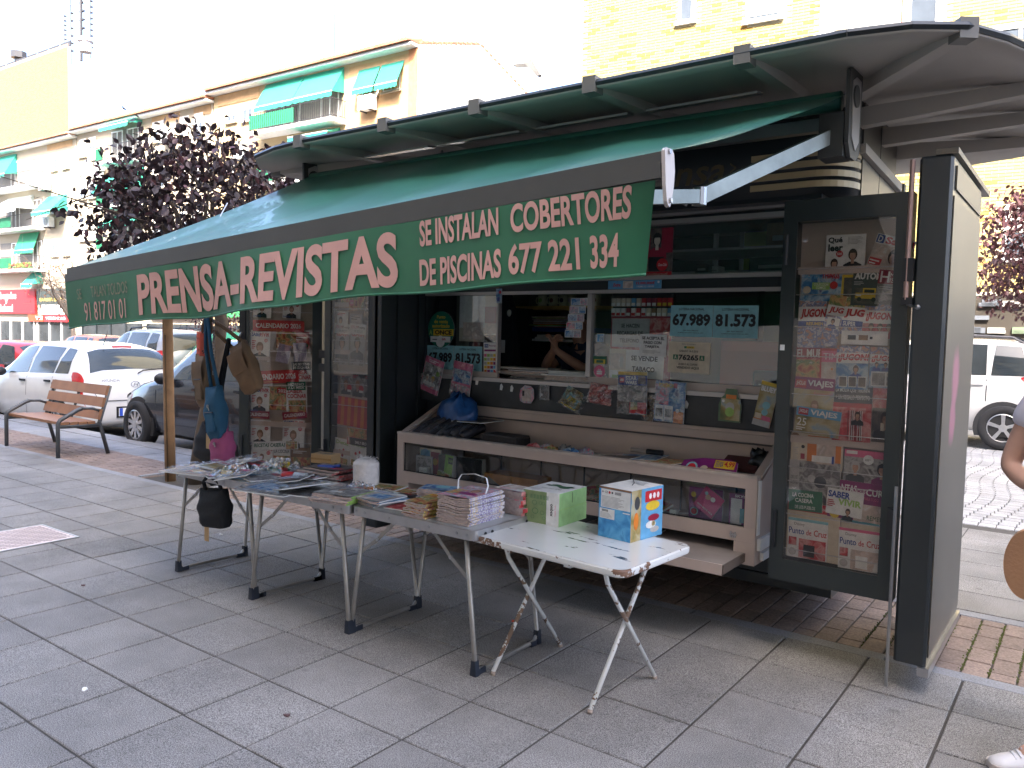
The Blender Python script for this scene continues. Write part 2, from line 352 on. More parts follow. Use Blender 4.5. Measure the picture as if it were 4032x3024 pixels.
# litter on the paving
def scrap(name, label, x, y, s, mt, seed, cat='litter'):
    r_ = random.Random(seed); mb = MB(); n = 7
    top = [(s*math.cos(6.283*k/n)*r_.uniform(.6, 1.1), s*math.sin(6.283*k/n)*r_.uniform(.4, .9), r_.uniform(.002, .008)) for k in range(n)]
    mb.loft([[(a*1.02, b*1.02, 0) for a, b, c in top], top], mt, True, True); o = mb.build(name, loc=(x, y, .0005)); o.rotation_euler.z = r_.uniform(0, 6); return tag(o, label, cat)
scrap('paper_scrap', 'bright orange scrap on the paving under the tables', -2.43, 3.02+.35, .022, mat('orange', (.75, .08, .02), .5), 1)
M_LEAF = mat('dry_leaf', (.10, .05, .05), .8)
for k, (x, y, lb) in enumerate([(-2.50, 1.95, 'dried dark leaf on the open tiles between the tables and the camera'), (-2.20, 1.18, 'dark twig lying on a front left paving tile'), (-1.75, 1.5, 'small purplish leaf lying on a joint near the bottom edge'), (-4.7, 2.2, 'brown fallen leaf on the tiles right of the inspection cover'), (-3.33, 1.56, 'pale scrap of paper on a tile joint at the left'), (-5.15, 3.4, 'white scrap of paper on the tiles behind the left table')]):
    scrap('leaf' if k < 4 else 'paper_scrap', lb, x, y, .016, M_LEAF if k < 4 else PAPER, 20+k)
# tree pit
mb = MB(); mb.box(-7.74, -6.76, 4.21, 5.0, -.2, -.05, M_SOIL)
rg = random.Random(8)
for k in range(160):
    x, y = rg.uniform(-7.7, -6.8), rg.uniform(4.23, 4.96); a = rg.uniform(.01, .03); mb.ball((x, y, -.05), (a, a, a*.5), M_SOIL, 5, 3)
o = struct('tree_pit', mb)
mb = MB()
for a, b, c, d in ((-7.78, -6.72, 4.985, 5.03), (-7.80, -7.745, 4.2, 4.98), (-6.755, -6.70, 4.2, 4.98)): mb.box(a, b, c, d, -.2, .012, M_SLAB)
mb.build('pit_kerb', o)
# ================================================================ newspaper kiosk
KX, KY = -2.3, 5.0
kiosk = thing('newspaper_kiosk', 'dark green street news kiosk with a curved roof, open serving window and folding display doors', 'kiosk', (KX, KY, 0))
def K(mb, name, smooth=False, parent=None):
    o = mb.build(name, parent or kiosk, smooth)
    if not parent: o.location = (-KX, -KY, 0)
    return o
M_KD = mat('kiosk_dark_steel', (.022, .027, .03), .38, var=.18, ns=2.5, coat=.1)
M_KROOF = mat('roof_grey_green', (.48, .45, .41), .6, var=.12, ns=1.2)
M_KSIDE = mat('brushed_side', (.105, .095, .08), .42, .25, var=.12, ns=2)
M_SPRAY = M_KSIDE.copy(); M_SPRAY.name = 'sprayed_plate'
def spray(m, spots, col):
    N, L = m.node_tree.nodes, m.node_tree.links; b = N['Principled BSDF']; old = b.inputs['Base Color'].links[0].from_socket; tc = N.new('ShaderNodeTexCoord'); nz = N.new('ShaderNodeTexNoise'); nz.inputs['Scale'].default_value = 9; nz.inputs['Detail'].default_value = 14
    L.new(tc.outputs['Object'], nz.inputs['Vector'])
    for (y, z, r) in spots:
        d = N.new('ShaderNodeVectorMath'); d.operation = 'DISTANCE'; mp = N.new('ShaderNodeMapping'); mp.inputs['Scale'].default_value = (0, 1, .8); L.new(tc.outputs['Object'], mp.inputs[0]); L.new(mp.outputs[0], d.inputs[0]); d.inputs[1].default_value = (0, y, z*.8)
        ad = N.new('ShaderNodeMath'); ad.operation = 'MULTIPLY_ADD'; L.new(nz.outputs['Fac'], ad.inputs[0]); ad.inputs[1].default_value = r*.7; L.new(d.outputs['Value'], ad.inputs[2])
        mr = N.new('ShaderNodeMapRange'); mr.inputs[1].default_value = r*1.25; mr.inputs[2].default_value = r*.75; mr.inputs[4].default_value = .8; L.new(ad.outputs[0], mr.inputs[0]); mx = N.new('ShaderNodeMix'); mx.data_type = 'RGBA'; L.new(mr.outputs[0], mx.inputs[0]); L.new(old, mx.inputs[6]); mx.inputs[7].default_value = (*col, 1); old = mx.outputs[2]
    L.new(old, b.inputs['Base Color'])
spray(M_SPRAY, [(4.16, 1.38, .15), (4.14, 1.18, .12)], (.42, .15, .23))
M_GOLD = mat('gold_stripe', (.60, .47, .27), .4, .1, var=.1)
M_BAR = mat('satin_bar', (.50, .47, .45), .38, .5, var=.08)
M_IN = mat('interior_grey_green', (.20, .22, .17), .7, var=.2, ns=3)
M_GROUT = mat('old_concrete', (.22, .21, .19), .95, var=.35, ns=7, bump=.6, bs=40)
mb = MB(); mb.box(-3.95, -1.42, 4.93, 5.85, -.01, .075, M_GROUT); mb.box(-1.44, -1.35, 4.90, 4.99, -.01, .13, M_GROUT); mb.box(-3.9, -1.5, 5.0, 5.8, .07, .14, M_KD); K(mb, 'base')
# body: floor, walls, ceiling
mb = MB(); mb.box(-4.20, -1.10, 4.47, 5.88, .135, .20, M_KD); K(mb, 'floor_plate')
mb = MB()
mb.box(-4.20, -1.10, 5.84, 5.90, .202, 2.60, M_IN); mb.box(-4.20, -4.14, 4.62, 5.838, .202, 2.60, M_IN); mb.box(-1.16, -1.10, 4.50, 5.838, .202, 2.29, M_KD)
mb.box(-4.13, -1.17, 4.46, 4.50, .21, 1.02, M_KD); mb.box(-4.13, -1.17, 4.56, 5.83, 2.40, 2.44, M_IN); K(mb, 'body_wall')
mb = MB(); mb.box(-4.13, -1.17, 4.405, 4.52, 1.022, 1.198, M_KD); mb.box(-4.13, -1.17, 4.395, 4.404, 1.03, 1.19, mat('counter_front', (.045, .047, .05), .5, var=.3, ns=9)); K(mb, 'counter_front')
mb = MB(); mb.box(-4.12, -1.20, 4.39, 4.47, 1.1985, 1.225, M_BAR); mb.box(-4.12, -3.40, 4.43, 4.46, 1.2255, 1.262, CREAM); mb.box(-2.65, -1.20, 4.43, 4.46, 1.2255, 1.27, CREAM); K(mb, 'window_sill')
mb = MB(); mb.box(-4.0, -1.20, 4.56, 4.95, 1.20, 1.224, M_BAR); K(mb, 'counter_top')
for z0, z1, y0 in ((1.808, 1.830, 4.425), (1.888, 1.912, 4.42), (2.215, 2.243, 4.41), (2.262, 2.278, 4.40)):
    mb = MB(); mb.box(-4.12, -1.20, y0, 4.47, z0, z1, M_BAR); K(mb, 'window_rail')
mb = MB(); mb.box(-4.12, -1.20, 4.44, 4.468, 1.8305, 1.8875, M_KD); mb.box(-4.12, -1.20, 4.44, 4.468, 2.2435, 2.2615, M_KD); mb.box(-4.12, -1.2, 4.30, 4.468, 2.2785, 2.30, M_KD); K(mb, 'window_band')
for x, w_, mt in ((-4.115, .03, M_KD), (-3.412, .016, M_BAR), (-2.672, .032, M_BAR), (-1.21, .03, M_KD)):
    mb = MB(); mb.box(x, x+w_, 4.426, 4.466, 1.2705, 1.8075, mt); K(mb, 'window_mullion')
for x0, x1, z0, z1, y in ((-4.084, -3.413, 1.263, 1.807, 4.452), (-2.639, -1.21, 1.271, 1.807, 4.452), (-4.10, -1.21, 1.9125, 2.2145, 4.452)):
    mb = MB(); mb.box(x0, x1, y, y+.005, z0, z1, GLASS); K(mb, 'window_pane')
# interior shelves
mb = MB(); mb.box(-4.05, -3.05, 5.42, 5.70, 1.745, 1.775, mat('ochre_shelf', (.55, .36, .10), .5)); K(mb, 'shelf')
mb = MB(); mb.box(-4.05, -3.05, 5.42, 5.72, 1.565, 1.60, mat('blue_shelf', (.03, .08, .30), .5)); K(mb, 'shelf')
mb = MB(); mb.box(-4.05, -3.4, 5.42, 5.72, 1.485, 1.505, WHITE); K(mb, 'shelf')
mb = MB(); mb.box(-2.95, -1.5, 5.2, 5.5, 1.98, 2.0, M_BAR); mb.box(-2.4, -1.35, 4.75, 5.3, 2.085, 2.10, M_BAR); mb.box(-2.4, -1.35, 4.70, 5.2, 1.93, 1.945, M_BAR); K(mb, 'shelf')
mb = MB(); mb.box(-4.13, -3.80, 5.0, 5.83, .3, 1.75, M_KD); mb.box(-3.0, -2.0, 5.70, 5.83, .3, 2.3, mat('dark_cupboard', (.05, .055, .05), .6)); K(mb, 'cupboard')
mb = MB()
for x in (-2.32, -2.12): mb.box(x, x+.03, 5.60, 5.63, 1.9, 2.35, WHITE)
K(mb, 'shelf_upright')
mb = MB(); mb.box(-2.08, -1.62, 5.58, 5.6, 1.93, 2.3, mat('lime_panel', (.52, .60, .12), .4)); K(mb, 'back_panel')
# the lit tube under the kiosk ceiling
mb = MB(); mb.box(-3.3, -2.1, 5.14, 5.18, 2.362, 2.39, M_BAR); tb = K(mb, 'lamp_fitting')
tm = bpy.data.materials.new('lit_tube'); tm.use_nodes = True; tm.node_tree.nodes['Principled BSDF'].inputs['Emission Color'].default_value = (.9, 1, .72, 1); tm.node_tree.nodes['Principled BSDF'].inputs['Emission Strength'].default_value = 14
mb = MB(); mb.tube([(-3.28, 5.16, 2.35), (-2.12, 5.16, 2.35)], .013, tm, 8); mb.build('tube', tb)
# side panels of the front bay, dark wings standing forward
for nm, x0, x1, y0, y1 in (('wing_panel', -.66, -.53, 3.80, 4.76), ('wing_panel', -4.21, -4.09, 3.95, 4.80)):
    mb = MB(); mb.bbox(x0, x1, y0, y1, .125, 2.33, .012, M_KD); w_ = K(mb, nm)
    if x0 > -1:
        mb = MB(); mb.box(-.529, -.524, 3.83, 4.73, .16, 2.16, M_SPRAY); mb.box(-.5295, -.522, 3.86, 4.70, 2.19, 2.29, M_KSIDE)
        mb.box(-.60, -.515, 3.80, 4.99, 2.331, 2.355, M_KSIDE); mb.box(-.56, -.515, 3.785, 4.76, .085, .124, STEEL)
        K(mb, 'cover_plate', parent=w_)
    else:
        mb = MB()
        for y in (4.12, 4.34, 4.56): mb.box(-4.0895, -4.07, y, y+.03, .14, 2.31, M_KD)
        K(mb, 'rib', parent=w_)
# upper drum (fascia) with rounded corners
def rrect(x0, x1, y0, y1, r, n=7):
    P = []
    for cx, cy, a0 in ((x1-r, y0+r, -90), (x1-r, y1-r, 0), (x0+r, y1-r, 90), (x0+r, y0+r, 180)):
        for k in range(n+1): a = R(a0+90*k/n); P.append((cx+r*math.cos(a), cy+r*math.sin(a)))
    return P
out = rrect(-3.72, -1.07, 4.30, 5.55, .20)
mb = MB(); mb.loft([[(x, y, z) for x, y in out] for z in (2.302, 2.86)], M_KD, True, True); fas = K(mb, 'fascia', True)
mb = MB(); mb.box(-1.0695, -1.062, 4.53, 5.36, 2.303, 2.855, M_KSIDE); mb.box(-1.068, -1.06, 4.93, 4.934, 2.305, 2.85, M_KD); K(mb, 'side_plate', parent=fas)
for k in range(4):
    z0 = 2.338+.053*k; path = [(-1.58, 4.30)]+[(-1.27+.20*math.sin(R(a)), 4.50-.20*math.cos(R(a))) for a in range(0, 91, 10)]+[(-1.07, 4.50)]
    mb = MB(); ring = []
    for i, (x, y) in enumerate(path):
        d = Vector(path[min(i+1, len(path)-1)])-Vector(path[max(i-1, 0)]); nrm = Vector((d.y, -d.x)).normalized()
        ring.append([(x+nrm.x*.001, y+nrm.y*.001, z0), (x+nrm.x*.009, y+nrm.y*.009, z0), (x+nrm.x*.009, y+nrm.y*.009, z0+.033), (x+nrm.x*.001, y+nrm.y*.001, z0+.033)])
    mb.loft(ring, M_GOLD, True, True); K(mb, 'gold_stripe', parent=fas)
mb = MB(); M_LET = mat('dull_gold_letters', (.16, .125, .07), .4)
mb.text('Prensa', (0, 4.296, 0), X, Z, -2.36, -1.735, 2.405, 2.555, M_LET, .012, .25); mb.text('>', (0, 4.296, 0), X, Z, -1.70, -1.665, 2.45, 2.51, M_LET); K(mb, 'lettering', parent=fas)
mb = MB(); mb.lathe([(.085, 2.22), (.085, 2.30)], (-1.30, 4.47, 0), M_KSIDE, 20); K(mb, 'drum_collar', True)
# roof
pts = [(-.86, 3.325), (-.64, 3.375), (-.47, 3.49), (-.355, 3.70), (-.25, 3.98), (-.12, 4.35), (-.05, 4.75), (-.06, 5.2), (-.18, 5.6), (-.45, 5.92), (-.95, 6.1), (-1.8, 6.15), (-3.0, 6.15), (-3.9, 6.05), (-4.5, 5.75), (-4.85, 5.3), (-5.05, 4.8), (-5.15, 4.3), (-5.16, 3.95), (-5.07, 3.66), (-4.83, 3.46), (-4.5, 3.375), (-4.17, 3.34), (-3.4, 3.335), (-2.6, 3.33), (-1.8, 3.33), (-1.2, 3.325)]
cx0, cy0 = -2.5, 4.85
def rring(s, z): return [(cx0+(x-cx0)*(1-(1-s)*.55) if s < 1 else x, cy0+(y-cy0)*s, z) for x, y in pts]
mb = MB(); mb.loft([rring(.12, 2.80), rring(.40, 2.80), rring(.72, 2.775), rring(.9, 2.742), rring(1, 2.715), rring(1.004, 2.722), rring(1.004, 2.752), rring(.98, 2.765), rring(.8, 2.86), rring(.5, 2.97), rring(.1, 3.03)], M_KROOF, True, True)
roof = K(mb, 'roof', True)
mb = MB(); ring = [(x, y, 2.737) for x, y in pts]; mb.tube(ring+[ring[0]], .017, M_KD, 6); K(mb, 'edge_trim', parent=roof)
def rib(a, b, name='roof_rib'):
    a, b = Vector(a), Vector(b); d = (b-a); l = Vector((d.x, d.y, 0)).normalized(); s = Vector((-l.y, l.x, 0))*.034; mb = MB()
    mb.loft([[a-s+Z*-.02, a+s+Z*-.02, a+s+Z*.03, a-s+Z*.03], [b-s+Z*.0, b+s+Z*.0, b+s+Z*.10, b-s+Z*.10]], M_KROOF, True, True)
    mb.loft([[a-l*.05-s*1.05+Z*-.032, a-l*.05+s*1.05+Z*-.032, a-l*.05+s*1.05+Z*.046, a-l*.05-s*1.05+Z*.046], [a+l*.03-s*1.05+Z*-.032, a+l*.03+s*1.05+Z*-.032, a+l*.03+s*1.05+Z*.043, a+l*.03-s*1.05+Z*.043]], mat('rib_cap', (.17, .165, .155), .5), True, True)
    K(mb, name, parent=roof)
for x in (-4.20, -3.43, -2.74, -2.03, -1.28): rib((x, 3.36, 2.725), (x, 4.32, 2.75))
rib((-.49, 3.53, 2.725), (-1.12, 4.35, 2.74)); rib((-5.10, 3.86, 2.725), (-3.75, 4.40, 2.74))
rib((-.12, 4.42, 2.725), (-1.10, 4.50, 2.66)); rib((-.08, 5.0, 2.725), (-1.10, 4.98, 2.66)); rib((-.25, 5.62, 2.725), (-1.10, 5.40, 2.66)); rib((-5.1, 4.7, 2.725), (-3.7, 4.8, 2.74))
for x0, x1 in ((-4.15, -3.56), (-3.49, -2.83), (-2.78, -2.11), (-2.05, -1.40)):
    mb = MB(); mb.cbox(((x0+x1)/2, 3.885, 2.738), (x1-x0, .075, .012), mat('opal_strip', (.42, .42, .40), .3), rx=R(8)); K(mb, 'light_strip', parent=roof)
mb = MB(); mb.cbox((-3.62, 4.05, 2.60), (.22, .10, .07), mat('lamp_box', (.5, .5, .48), .4), rx=R(20)); mb.tube([(-3.62, 4.05, 2.63), (-3.75, 4.2, 2.80)], .01, STEEL, 6); K(mb, 'flood_lamp', parent=roof)
mb = MB(); mb.obox((-1.062, 4.46, 2.52), (.03, 0, 0), (0, .95, -.05), (0, .0, .05), M_KROOF); K(mb, 'side_gutter', parent=roof)
# folding display doors ------------------------------------------------
M_BACK = mat('door_back_panel', (.50, .41, .36), .5, var=.08, ns=3)
def display_door(o, rz, w, z0, z1, shelves, wires, label, glz=(.065, .065, .10, .09), stile=.065):
    """frame in local x 0..w, front face at y=0, depth to the back; sits on the kiosk"""
    root = MB(); fw = stile
    root.box(0, fw, 0, .085, z0, z1, DARKGREEN); root.box(w-fw, w, 0, .085, z0, z1, DARKGREEN)
    root.box(fw, w-fw, 0, .085, z0, z0+.105, DARKGREEN); root.box(fw, w-fw, 0, .085, z1-.10, z1, DARKGREEN)
    d = root.build('display_door', kiosk); d['label'] = label; d.location = (o[0]-KX, o[1]-KY, 0); d.rotation_euler.z = rz
    mb = MB(); mb.box(fw, w-fw, .075, .08, z0+.105, z1-.10, M_BACK); mb.build('back_panel', d)
    mb = MB(); mb.box(fw+.001, w-fw-.001, .006, .010, z0+.106, z1-.101, glass('door_glass', (.86, .84, .82), .03)); mb.build('glass_pane', d)
    for z in shelves:
        mb = MB(); mb.box(fw, w-fw, .045, .0745, z-.008, z, CREAM); mb.box(fw, w-fw, .040, .0449, z-.014, z+.02, CREAM); mb.build('shelf', d)
    for z in wires:
        mb = MB(); mb.tube([(fw, .028, z), (w-fw, .028, z)], .0022, ALU, 5); mb.build('retaining_wire', d)
    mb = MB(); mb.box(w*.5-.01, w*.5+.01, -.0, .0, z0, z0, BLACK) if 0 else None
    mb.tube([(fw*.35, -.012, z0+.16), (fw*.35, -.012, z0+.34)], .008, BLACK, 6); mb.tube([(fw*.35, -.012, z1-.3), (fw*.35, -.012, z1-.16)], .008, BLACK, 6); mb.build('hinge', d)
    return d
dr = display_door((-1.235, 3.82), 0, .555, .376, 2.19, (1.86, 1.06, .46), (1.87, 1.75, 1.60, 1.46, 1.28, 1.10, .93, .86, .70, .53), 'right hand display door facing the pavement')
mb = MB(); mb.tube([(.553, -.02, .0), (.553, -.02, .90)], .008, STEEL, 6); mb.build('drop_bolt', dr); mb = MB(); mb.tube([(.548, -.02, 1.72), (.548, -.02, 2.32)], .011, mat('worn_rod', (.45, .30, .27), .4, .6), 8); mb.box(.53, .575, -.03, -.001, 1.80, 1.90, BLACK); mb.box(.53, .575, -.03, -.001, 1.70, 1.73, BLACK); mb.tube([(.555, -.02, 1.70), (.60, -.05, 1.685)], .006, STEEL, 6); mb.ball((.603, -.052, 1.687), .011, STEEL, 8, 6); mb.build('bolt_rod', dr); mb = MB(); mb.box(.52, .552, -.02, -.001, .66, .80, BLACK); mb.build('bolt_bracket', dr)
mb = MB(); mb.box(.01, .03, -.006, -.0005, 1.485, 1.512, WHITE); mb.build('lock_plate', dr)
d2 = display_door((-4.665, 3.95), 0, .60, .376, 2.19, (1.72, 1.37, 1.21, 1.04, .62), (1.83, 1.69, 1.46, 1.30, 1.14, .98, .82), 'middle display door left of the serving window')
L1 = (-5.265, 3.63); L1A = math.atan2(.35, .535)
d1 = display_door(L1, L1A, .64, .376, 2.19, (1.30, .80), (1.80, 1.66, 1.50, 1.36, 1.10, .95, .78, .66), 'outer left display door turned towards the trees', stile=.075)
mb = MB(); mb.tube([(.03, -.03, 1.30), (.012, -.045, 1.34), (.012, -.045, 1.46), (.03, -.03, 1.50)], .008, STEEL, 6); mb.box(.006, .05, -.012, -.001, 1.25, 1.95, BLACK); mb.tube([(.03, -.02, 1.80), (.16, -.025, 1.79)], .009, BLACK, 6); mb.build('handle', d1)
mb = MB()
for z in (.6, 1.25, 1.35, 1.9): mb.box(-4.735, -4.66, 3.955, 3.975, z-.03, z+.03, BLACK)
K(mb, 'door_hinge')
# ================================================================ awning
aw = thing('folding_arm_awning', 'green fabric awning with a lettered valance pulled out over the sales tables', 'awning', (-2.9, 3.9, 2.66))
AO = Vector((-2.9, 3.9, 2.66))
def A_(mb, name, smooth=False):
    o = mb.build(name, aw, smooth); o.location = -AO; return o
M_AWN = mat('green_acrylic', (.035, .155, .115), .40, var=.14, ns=4, bump=.12, bs=14, spec=.6, coat=.25)
M_RAIL = mat('front_rail_dark', (.075, .075, .07), .45, .1)
Lp, Rp = Vector((-4.83, 2.2, 1.82)), Vector((-1.075, 2.2, 2.05)); AU = (Rp-Lp).normalized(); AV = AU.cross(Y); AV = AV if AV.z > 0 else -AV
Lb, Rb = Vector((-4.77, 3.9, 2.645)), Vector((-1.00, 3.9, 2.645)); rg = random.Random(4)
mb = MB(); G = []
for i in range(25):
    s = i/24; row = []
    for j in range(61):
        t = j/60; a = Lp.lerp(Rp, t); b = Lb.lerp(Rb, t); p = a.lerp(b, s)
        p.z += -.055*math.sin(math.pi*s)*(.5+.5*math.sin(math.pi*t))+.009*math.sin(t*31+s*4)*math.sin(math.pi*s)+.004*math.sin(t*90+s*9)*(1-s)+.030
        row.append(p)
    G.append(row)
mb.grid(G, M_AWN); mb.grid([[p-Z*.0025 for p in r_] for r_ in reversed(G)], M_AWN); A_(mb, 'canopy_fabric', True)
mb = MB(); mb.obox(Lp+Y*-.02+AV*-.055, Rp-Lp, Y*.075, AV*.085, M_RAIL); mb.obox(Lp+Y*-.032+AV*-.05, Rp-Lp, Y*.0115, AV*.045, M_RAIL); A_(mb, 'front_rail')
mb = MB(); mb.prism([(-.026, .03), (-.015, .04), (.025, .04), (.036, .03), (.04, -.02), (.03, -.07), (.008, -.125), (0, -.135), (-.012, -.132), (-.02, -.12), (-.026, -.07)], Rp+AU*.003, Y, AV, AU*.012, mat('plastic_cap', (.50, .46, .44), .5)); mb.lathe([(.008, .0), (.008, .006)], Rp+AU*.016+AV*-.115, STEEL, 8, AU); mb.lathe([(.008, .0), (.008, .006)], Rp+AU*.016+AV*.03+Y*-.0, STEEL, 8, AU); A_(mb, 'rail_end_cap')
def valp(s, v): # point of the hanging valance
    f = s/3.762; hang = -v
    k = (.014*math.sin(s*5.1+1)+.022*math.sin(s*2.1)+.004*math.sin(s*9+2))*hang/.3
    end = max(0, f-.93)/.07
    return Lp+AU*(s-.085*end*hang/.3)+AV*(v+(.006*math.sin(s*3.3)+.004*math.sin(s*8.2))*hang/.3)+Y*(-.034+k+.05*end*end*hang/.3)
def vgrid(): return [[valp(3.755*j/180, -.052-.262*i/8) for j in range(181)] for i in range(9)]
M_VAL = mat('green_valance', (.028, .150, .075), .42, var=.14, ns=3, bump=.15, bs=9)
mb = MB(); g = vgrid(); mb.grid(g, M_VAL); mb.grid([[p+Y*.0025 for p in r_] for r_ in reversed(g)], M_VAL)
mb.tube([p-AV*.004 for p in g[-1]], .005, M_VAL, 5); va = A_(mb, 'valance', True)
M_PINK = mat('faded_pink_letters', (.60, .335, .29), .6, var=.08, ns=10)
M_PINKD = mat('peeling_letters', (.22, .22, .15), .6, var=.5, ns=60)
def vtext(s, x0, x1, z0, z1, mt, bold=.012):
    V, F, a0, a1, b0, b1 = text_geo(s, bold, 5); mb = MB()
    mb.add([valp(x0+(p[0]-a0)*(x1-x0)/(a1-a0), z0+(p[1]-b0)*(z1-z0)/(b1-b0))+Y*-.0055 for p in V], F, mt)
    o = mb.build('lettering', va)
vtext('PRENSA-REVISTAS', .80, 2.68, -.294, -.079, M_PINK, .034)
vtext('SE INSTALAN', 2.797, 3.165, -.150, -.056, M_PINK, .03); vtext('COBERTORES', 3.215, 3.680, -.150, -.054, M_PINK, .03)
vtext('DE PISCINAS', 2.792, 3.175, -.294, -.196, M_PINK, .03); vtext('677 221 334', 3.205, 3.64, -.290, -.186, M_PINK, .03)
vtext('SE', .137, .19, -.165, -.105, M_PINKD, .0); vtext('TALAN TOLDOS', .30, .697, -.165, -.102, M_PINKD, .008); vtext('91 817 01 01', .205, .665, -.295, -.190, M_PINK, .004)
mb = MB(); mb.tube([Lb+X*.02, Rb-X*.02], .045, M_AWN, 14); A_(mb, 'roller', True)
mb = MB(); mb.obox(Lb+Y*.055+Z*-.11, Rb-Lb, Y*.05, Z*.06, STEEL); A_(mb, 'torsion_bar')
for x, lab in ((-.985, 'right'), (-4.79, 'left')):
    mb = MB(); mb.prism([(-.10, .14), (-.02, .18), (.12, .18), (.12, -.20), (.05, -.24), (-.04, -.24), (-.09, -.18)], (x, 3.93, 2.62), Y, Z, X*.018, M_RAIL)
    mb.prism([(-.06, .10), (.0, .13), (.08, .13), (.08, -.15), (.02, -.2), (-.05, -.15)], (x+.019, 3.93, 2.62), Y, Z, X*.004, M_BAR)
    mb.lathe([(.05, 0), (.05, .008)], (x+.023, 3.92, 2.66), M_RAIL, 16, X); A_(mb, 'end_bracket')
def arm(sh, el, fr):
    sh, el, fr = map(Vector, (sh, el, fr))
    for a, b, h, nm in ((sh, el, .062, 'upper_arm'), (el, fr, .055, 'fore_arm')):
        d = b-a; l = d.normalized(); s = l.cross(Z).normalized()*.020; up = l.cross(s).normalized()*(-h/2 if l.cross(s).z < 0 else h/2)
        mb = MB(); mb.loft([[a-s-up, a+s-up, a+s+up, a-s+up], [b-s-up, b+s-up, b+s+up, b-s+up]], mat('galvanised_arm', (.27, .29, .27), .42, .6, var=.2, ns=12), True, True)
        mb.lathe([(.03, -.036), (.03, .036)], b, STEEL, 12, (0, 0, 1)); A_(mb, nm)
arm((-1.06, 3.86, 2.475), (-1.36, 3.12, 2.115), (-1.62, 2.26, 1.995)); arm((-4.70, 3.86, 2.475), (-4.40, 3.12, 2.05), (-4.2, 2.26, 1.83))
mb = MB(); mb.box(-1.10, -.99, 3.84, 3.98, 2.38, 2.58, M_RAIL); mb.box(-4.76, -4.66, 3.84, 3.98, 2.38, 2.58, M_RAIL); A_(mb, 'arm_bracket')
mb = MB(); mb.tube([(-1.55, 3.95, 2.37), (-1.70, 3.9, 2.30), (-1.78, 3.88, 2.26)], .006, M_BAR, 5); mb.cbox((-1.80, 3.88, 2.25), (.09, .02, .03), M_BAR, ry=R(25)); A_(mb, 'crank_hook')
# ================================================================ showcase in front of the counter
case = thing('display_case', 'cream framed glass fronted display case standing before the serving window', 'display case', (-2.6, 4.2, .38))
CO = Vector((-2.6, 4.2, .38))
def Cs(mb, name, smooth=False, parent=None):
    o = mb.build(name, parent or case, smooth)
    if not parent: o.location = -CO
    return o
M_CRM = mat('worn_cream_frame', (.50, .40, .35), .45, var=.10, ns=5)
y0, y1 = 3.93, 4.40; xL, xR = -3.87, -1.345
mb = MB(); mb.box(xL, xR, y0, y0+.045, .775, .83, M_CRM); mb.box(xL, xR, y0-.004, y0+.05, .8305, .845, mat('cap_strip', (.50, .42, .37), .45, var=.2, ns=14)); Cs(mb, 'top_rail')
mb = MB(); mb.box(xL, xR, y0, y0+.045, .50, .575, M_CRM); Cs(mb, 'bottom_rail')
for a_, b_ in ((xL, xL+.055), (xR-.06, xR)): mb = MB(); mb.box(a_, b_, y0, y0+.045, .5755, .7745, M_CRM); Cs(mb, 'stile')
for a_, b_ in ((xR-.11, xR), (xL, xL+.11)): mb = MB(); mb.box(a_, b_, y0, y1-.05, .385, .4995, M_CRM); Cs(mb, 'leg')
mb = MB(); mb.box(xL+.055, xR-.06, y0+.02, y0+.026, .576, .7745, glass('case_glass', (.90, .92, .92), .03)); Cs(mb, 'glass_pane')
mb = MB(); g_ = .006
for a, b, c, d in ((xL+.056, xR-.061, .576, .582), (xL+.056, xR-.061, .768, .774)): mb.box(a, b, y0+.012, y0+.019, c, d, RUBBER)
mb.box(xL+.056, xL+.062, y0+.012, y0+.019, .5825, .7675, RUBBER); mb.box(xR-.067, xR-.061, y0+.012, y0+.019, .5825, .7675, RUBBER); Cs(mb, 'gasket')
mb = MB(); mb.box(xL+.01, xR-.01, y0+.046, y1, .50, .515, M_CRM); Cs(mb, 'floor_board')
for x in (xL, xR-.03):
    mb = MB(); mb.prism([(y0+.046, .516), (y1, .516), (y1, 1.0), (y0+.046, .80)], (x, 0, 0), Y, Z, X*.03, M_CRM); mb.prism([(y0+.0505, .832), (y1, 1.01), (y1, 1.035), (y0+.0505, .846)], (x-.004, 0, 0), Y, Z, X*.04, M_CRM); Cs(mb, 'side_panel')
mb = MB(); mb.box(xR+.001, xR+.02, y0+.03, y1, .46, .52, WHITE); mb.box(xR+.001, xR+.02, y0+.08, y1, .40, .44, WHITE); mb.box(xR+.001, xR+.006, y0+.012, y0+.05, .54, .82, WHITE); Cs(mb, 'side_runner')
mb = MB(); mb.box(xL+.03, xR-.03, 4.385, 4.399, .516, 1.02, M_CRM); mb.box(xL+.03, xR-.03, 4.37, 4.3845, .955, 1.0, M_CRM); mb.box(xL+.03, xR-.03, 4.36, 4.3845, .945, .952, mat('dark_line', (.10, .08, .075), .6)); Cs(mb, 'back_panel')
mb = MB(); mb.box(xL+.03, xR-.03, y0+.05, y1-.016, .778, .790, mat('tray_floor', (.06, .055, .055), .6)); Cs(mb, 'upper_tray')
mb = MB(); mb.box(-2.35, -1.40, 3.645, 4.15, .425, .445, mat('shelf_board', (.27, .235, .215), .5, var=.15, ns=9)); mb.box(-2.35, -1.40, 3.635, 3.6445, .395, .447, M_CRM); mb.box(-1.3995, -1.392, 3.64, 4.15, .40, .444, mat('shelf_edge', (.09, .07, .06), .6)); Cs(mb, 'pull_out_shelf')
mb = MB()
for k in range(3): mb.box(-1.475+.011*k, -1.467+.011*k, y0-.005, y0-.0005, .515, .545-.006*(k % 2), STEEL)
mb.box(-1.478, -1.44, y0-.006, y0-.0004, .527, .533, STEEL); Cs(mb, 'latch')
mb = MB()
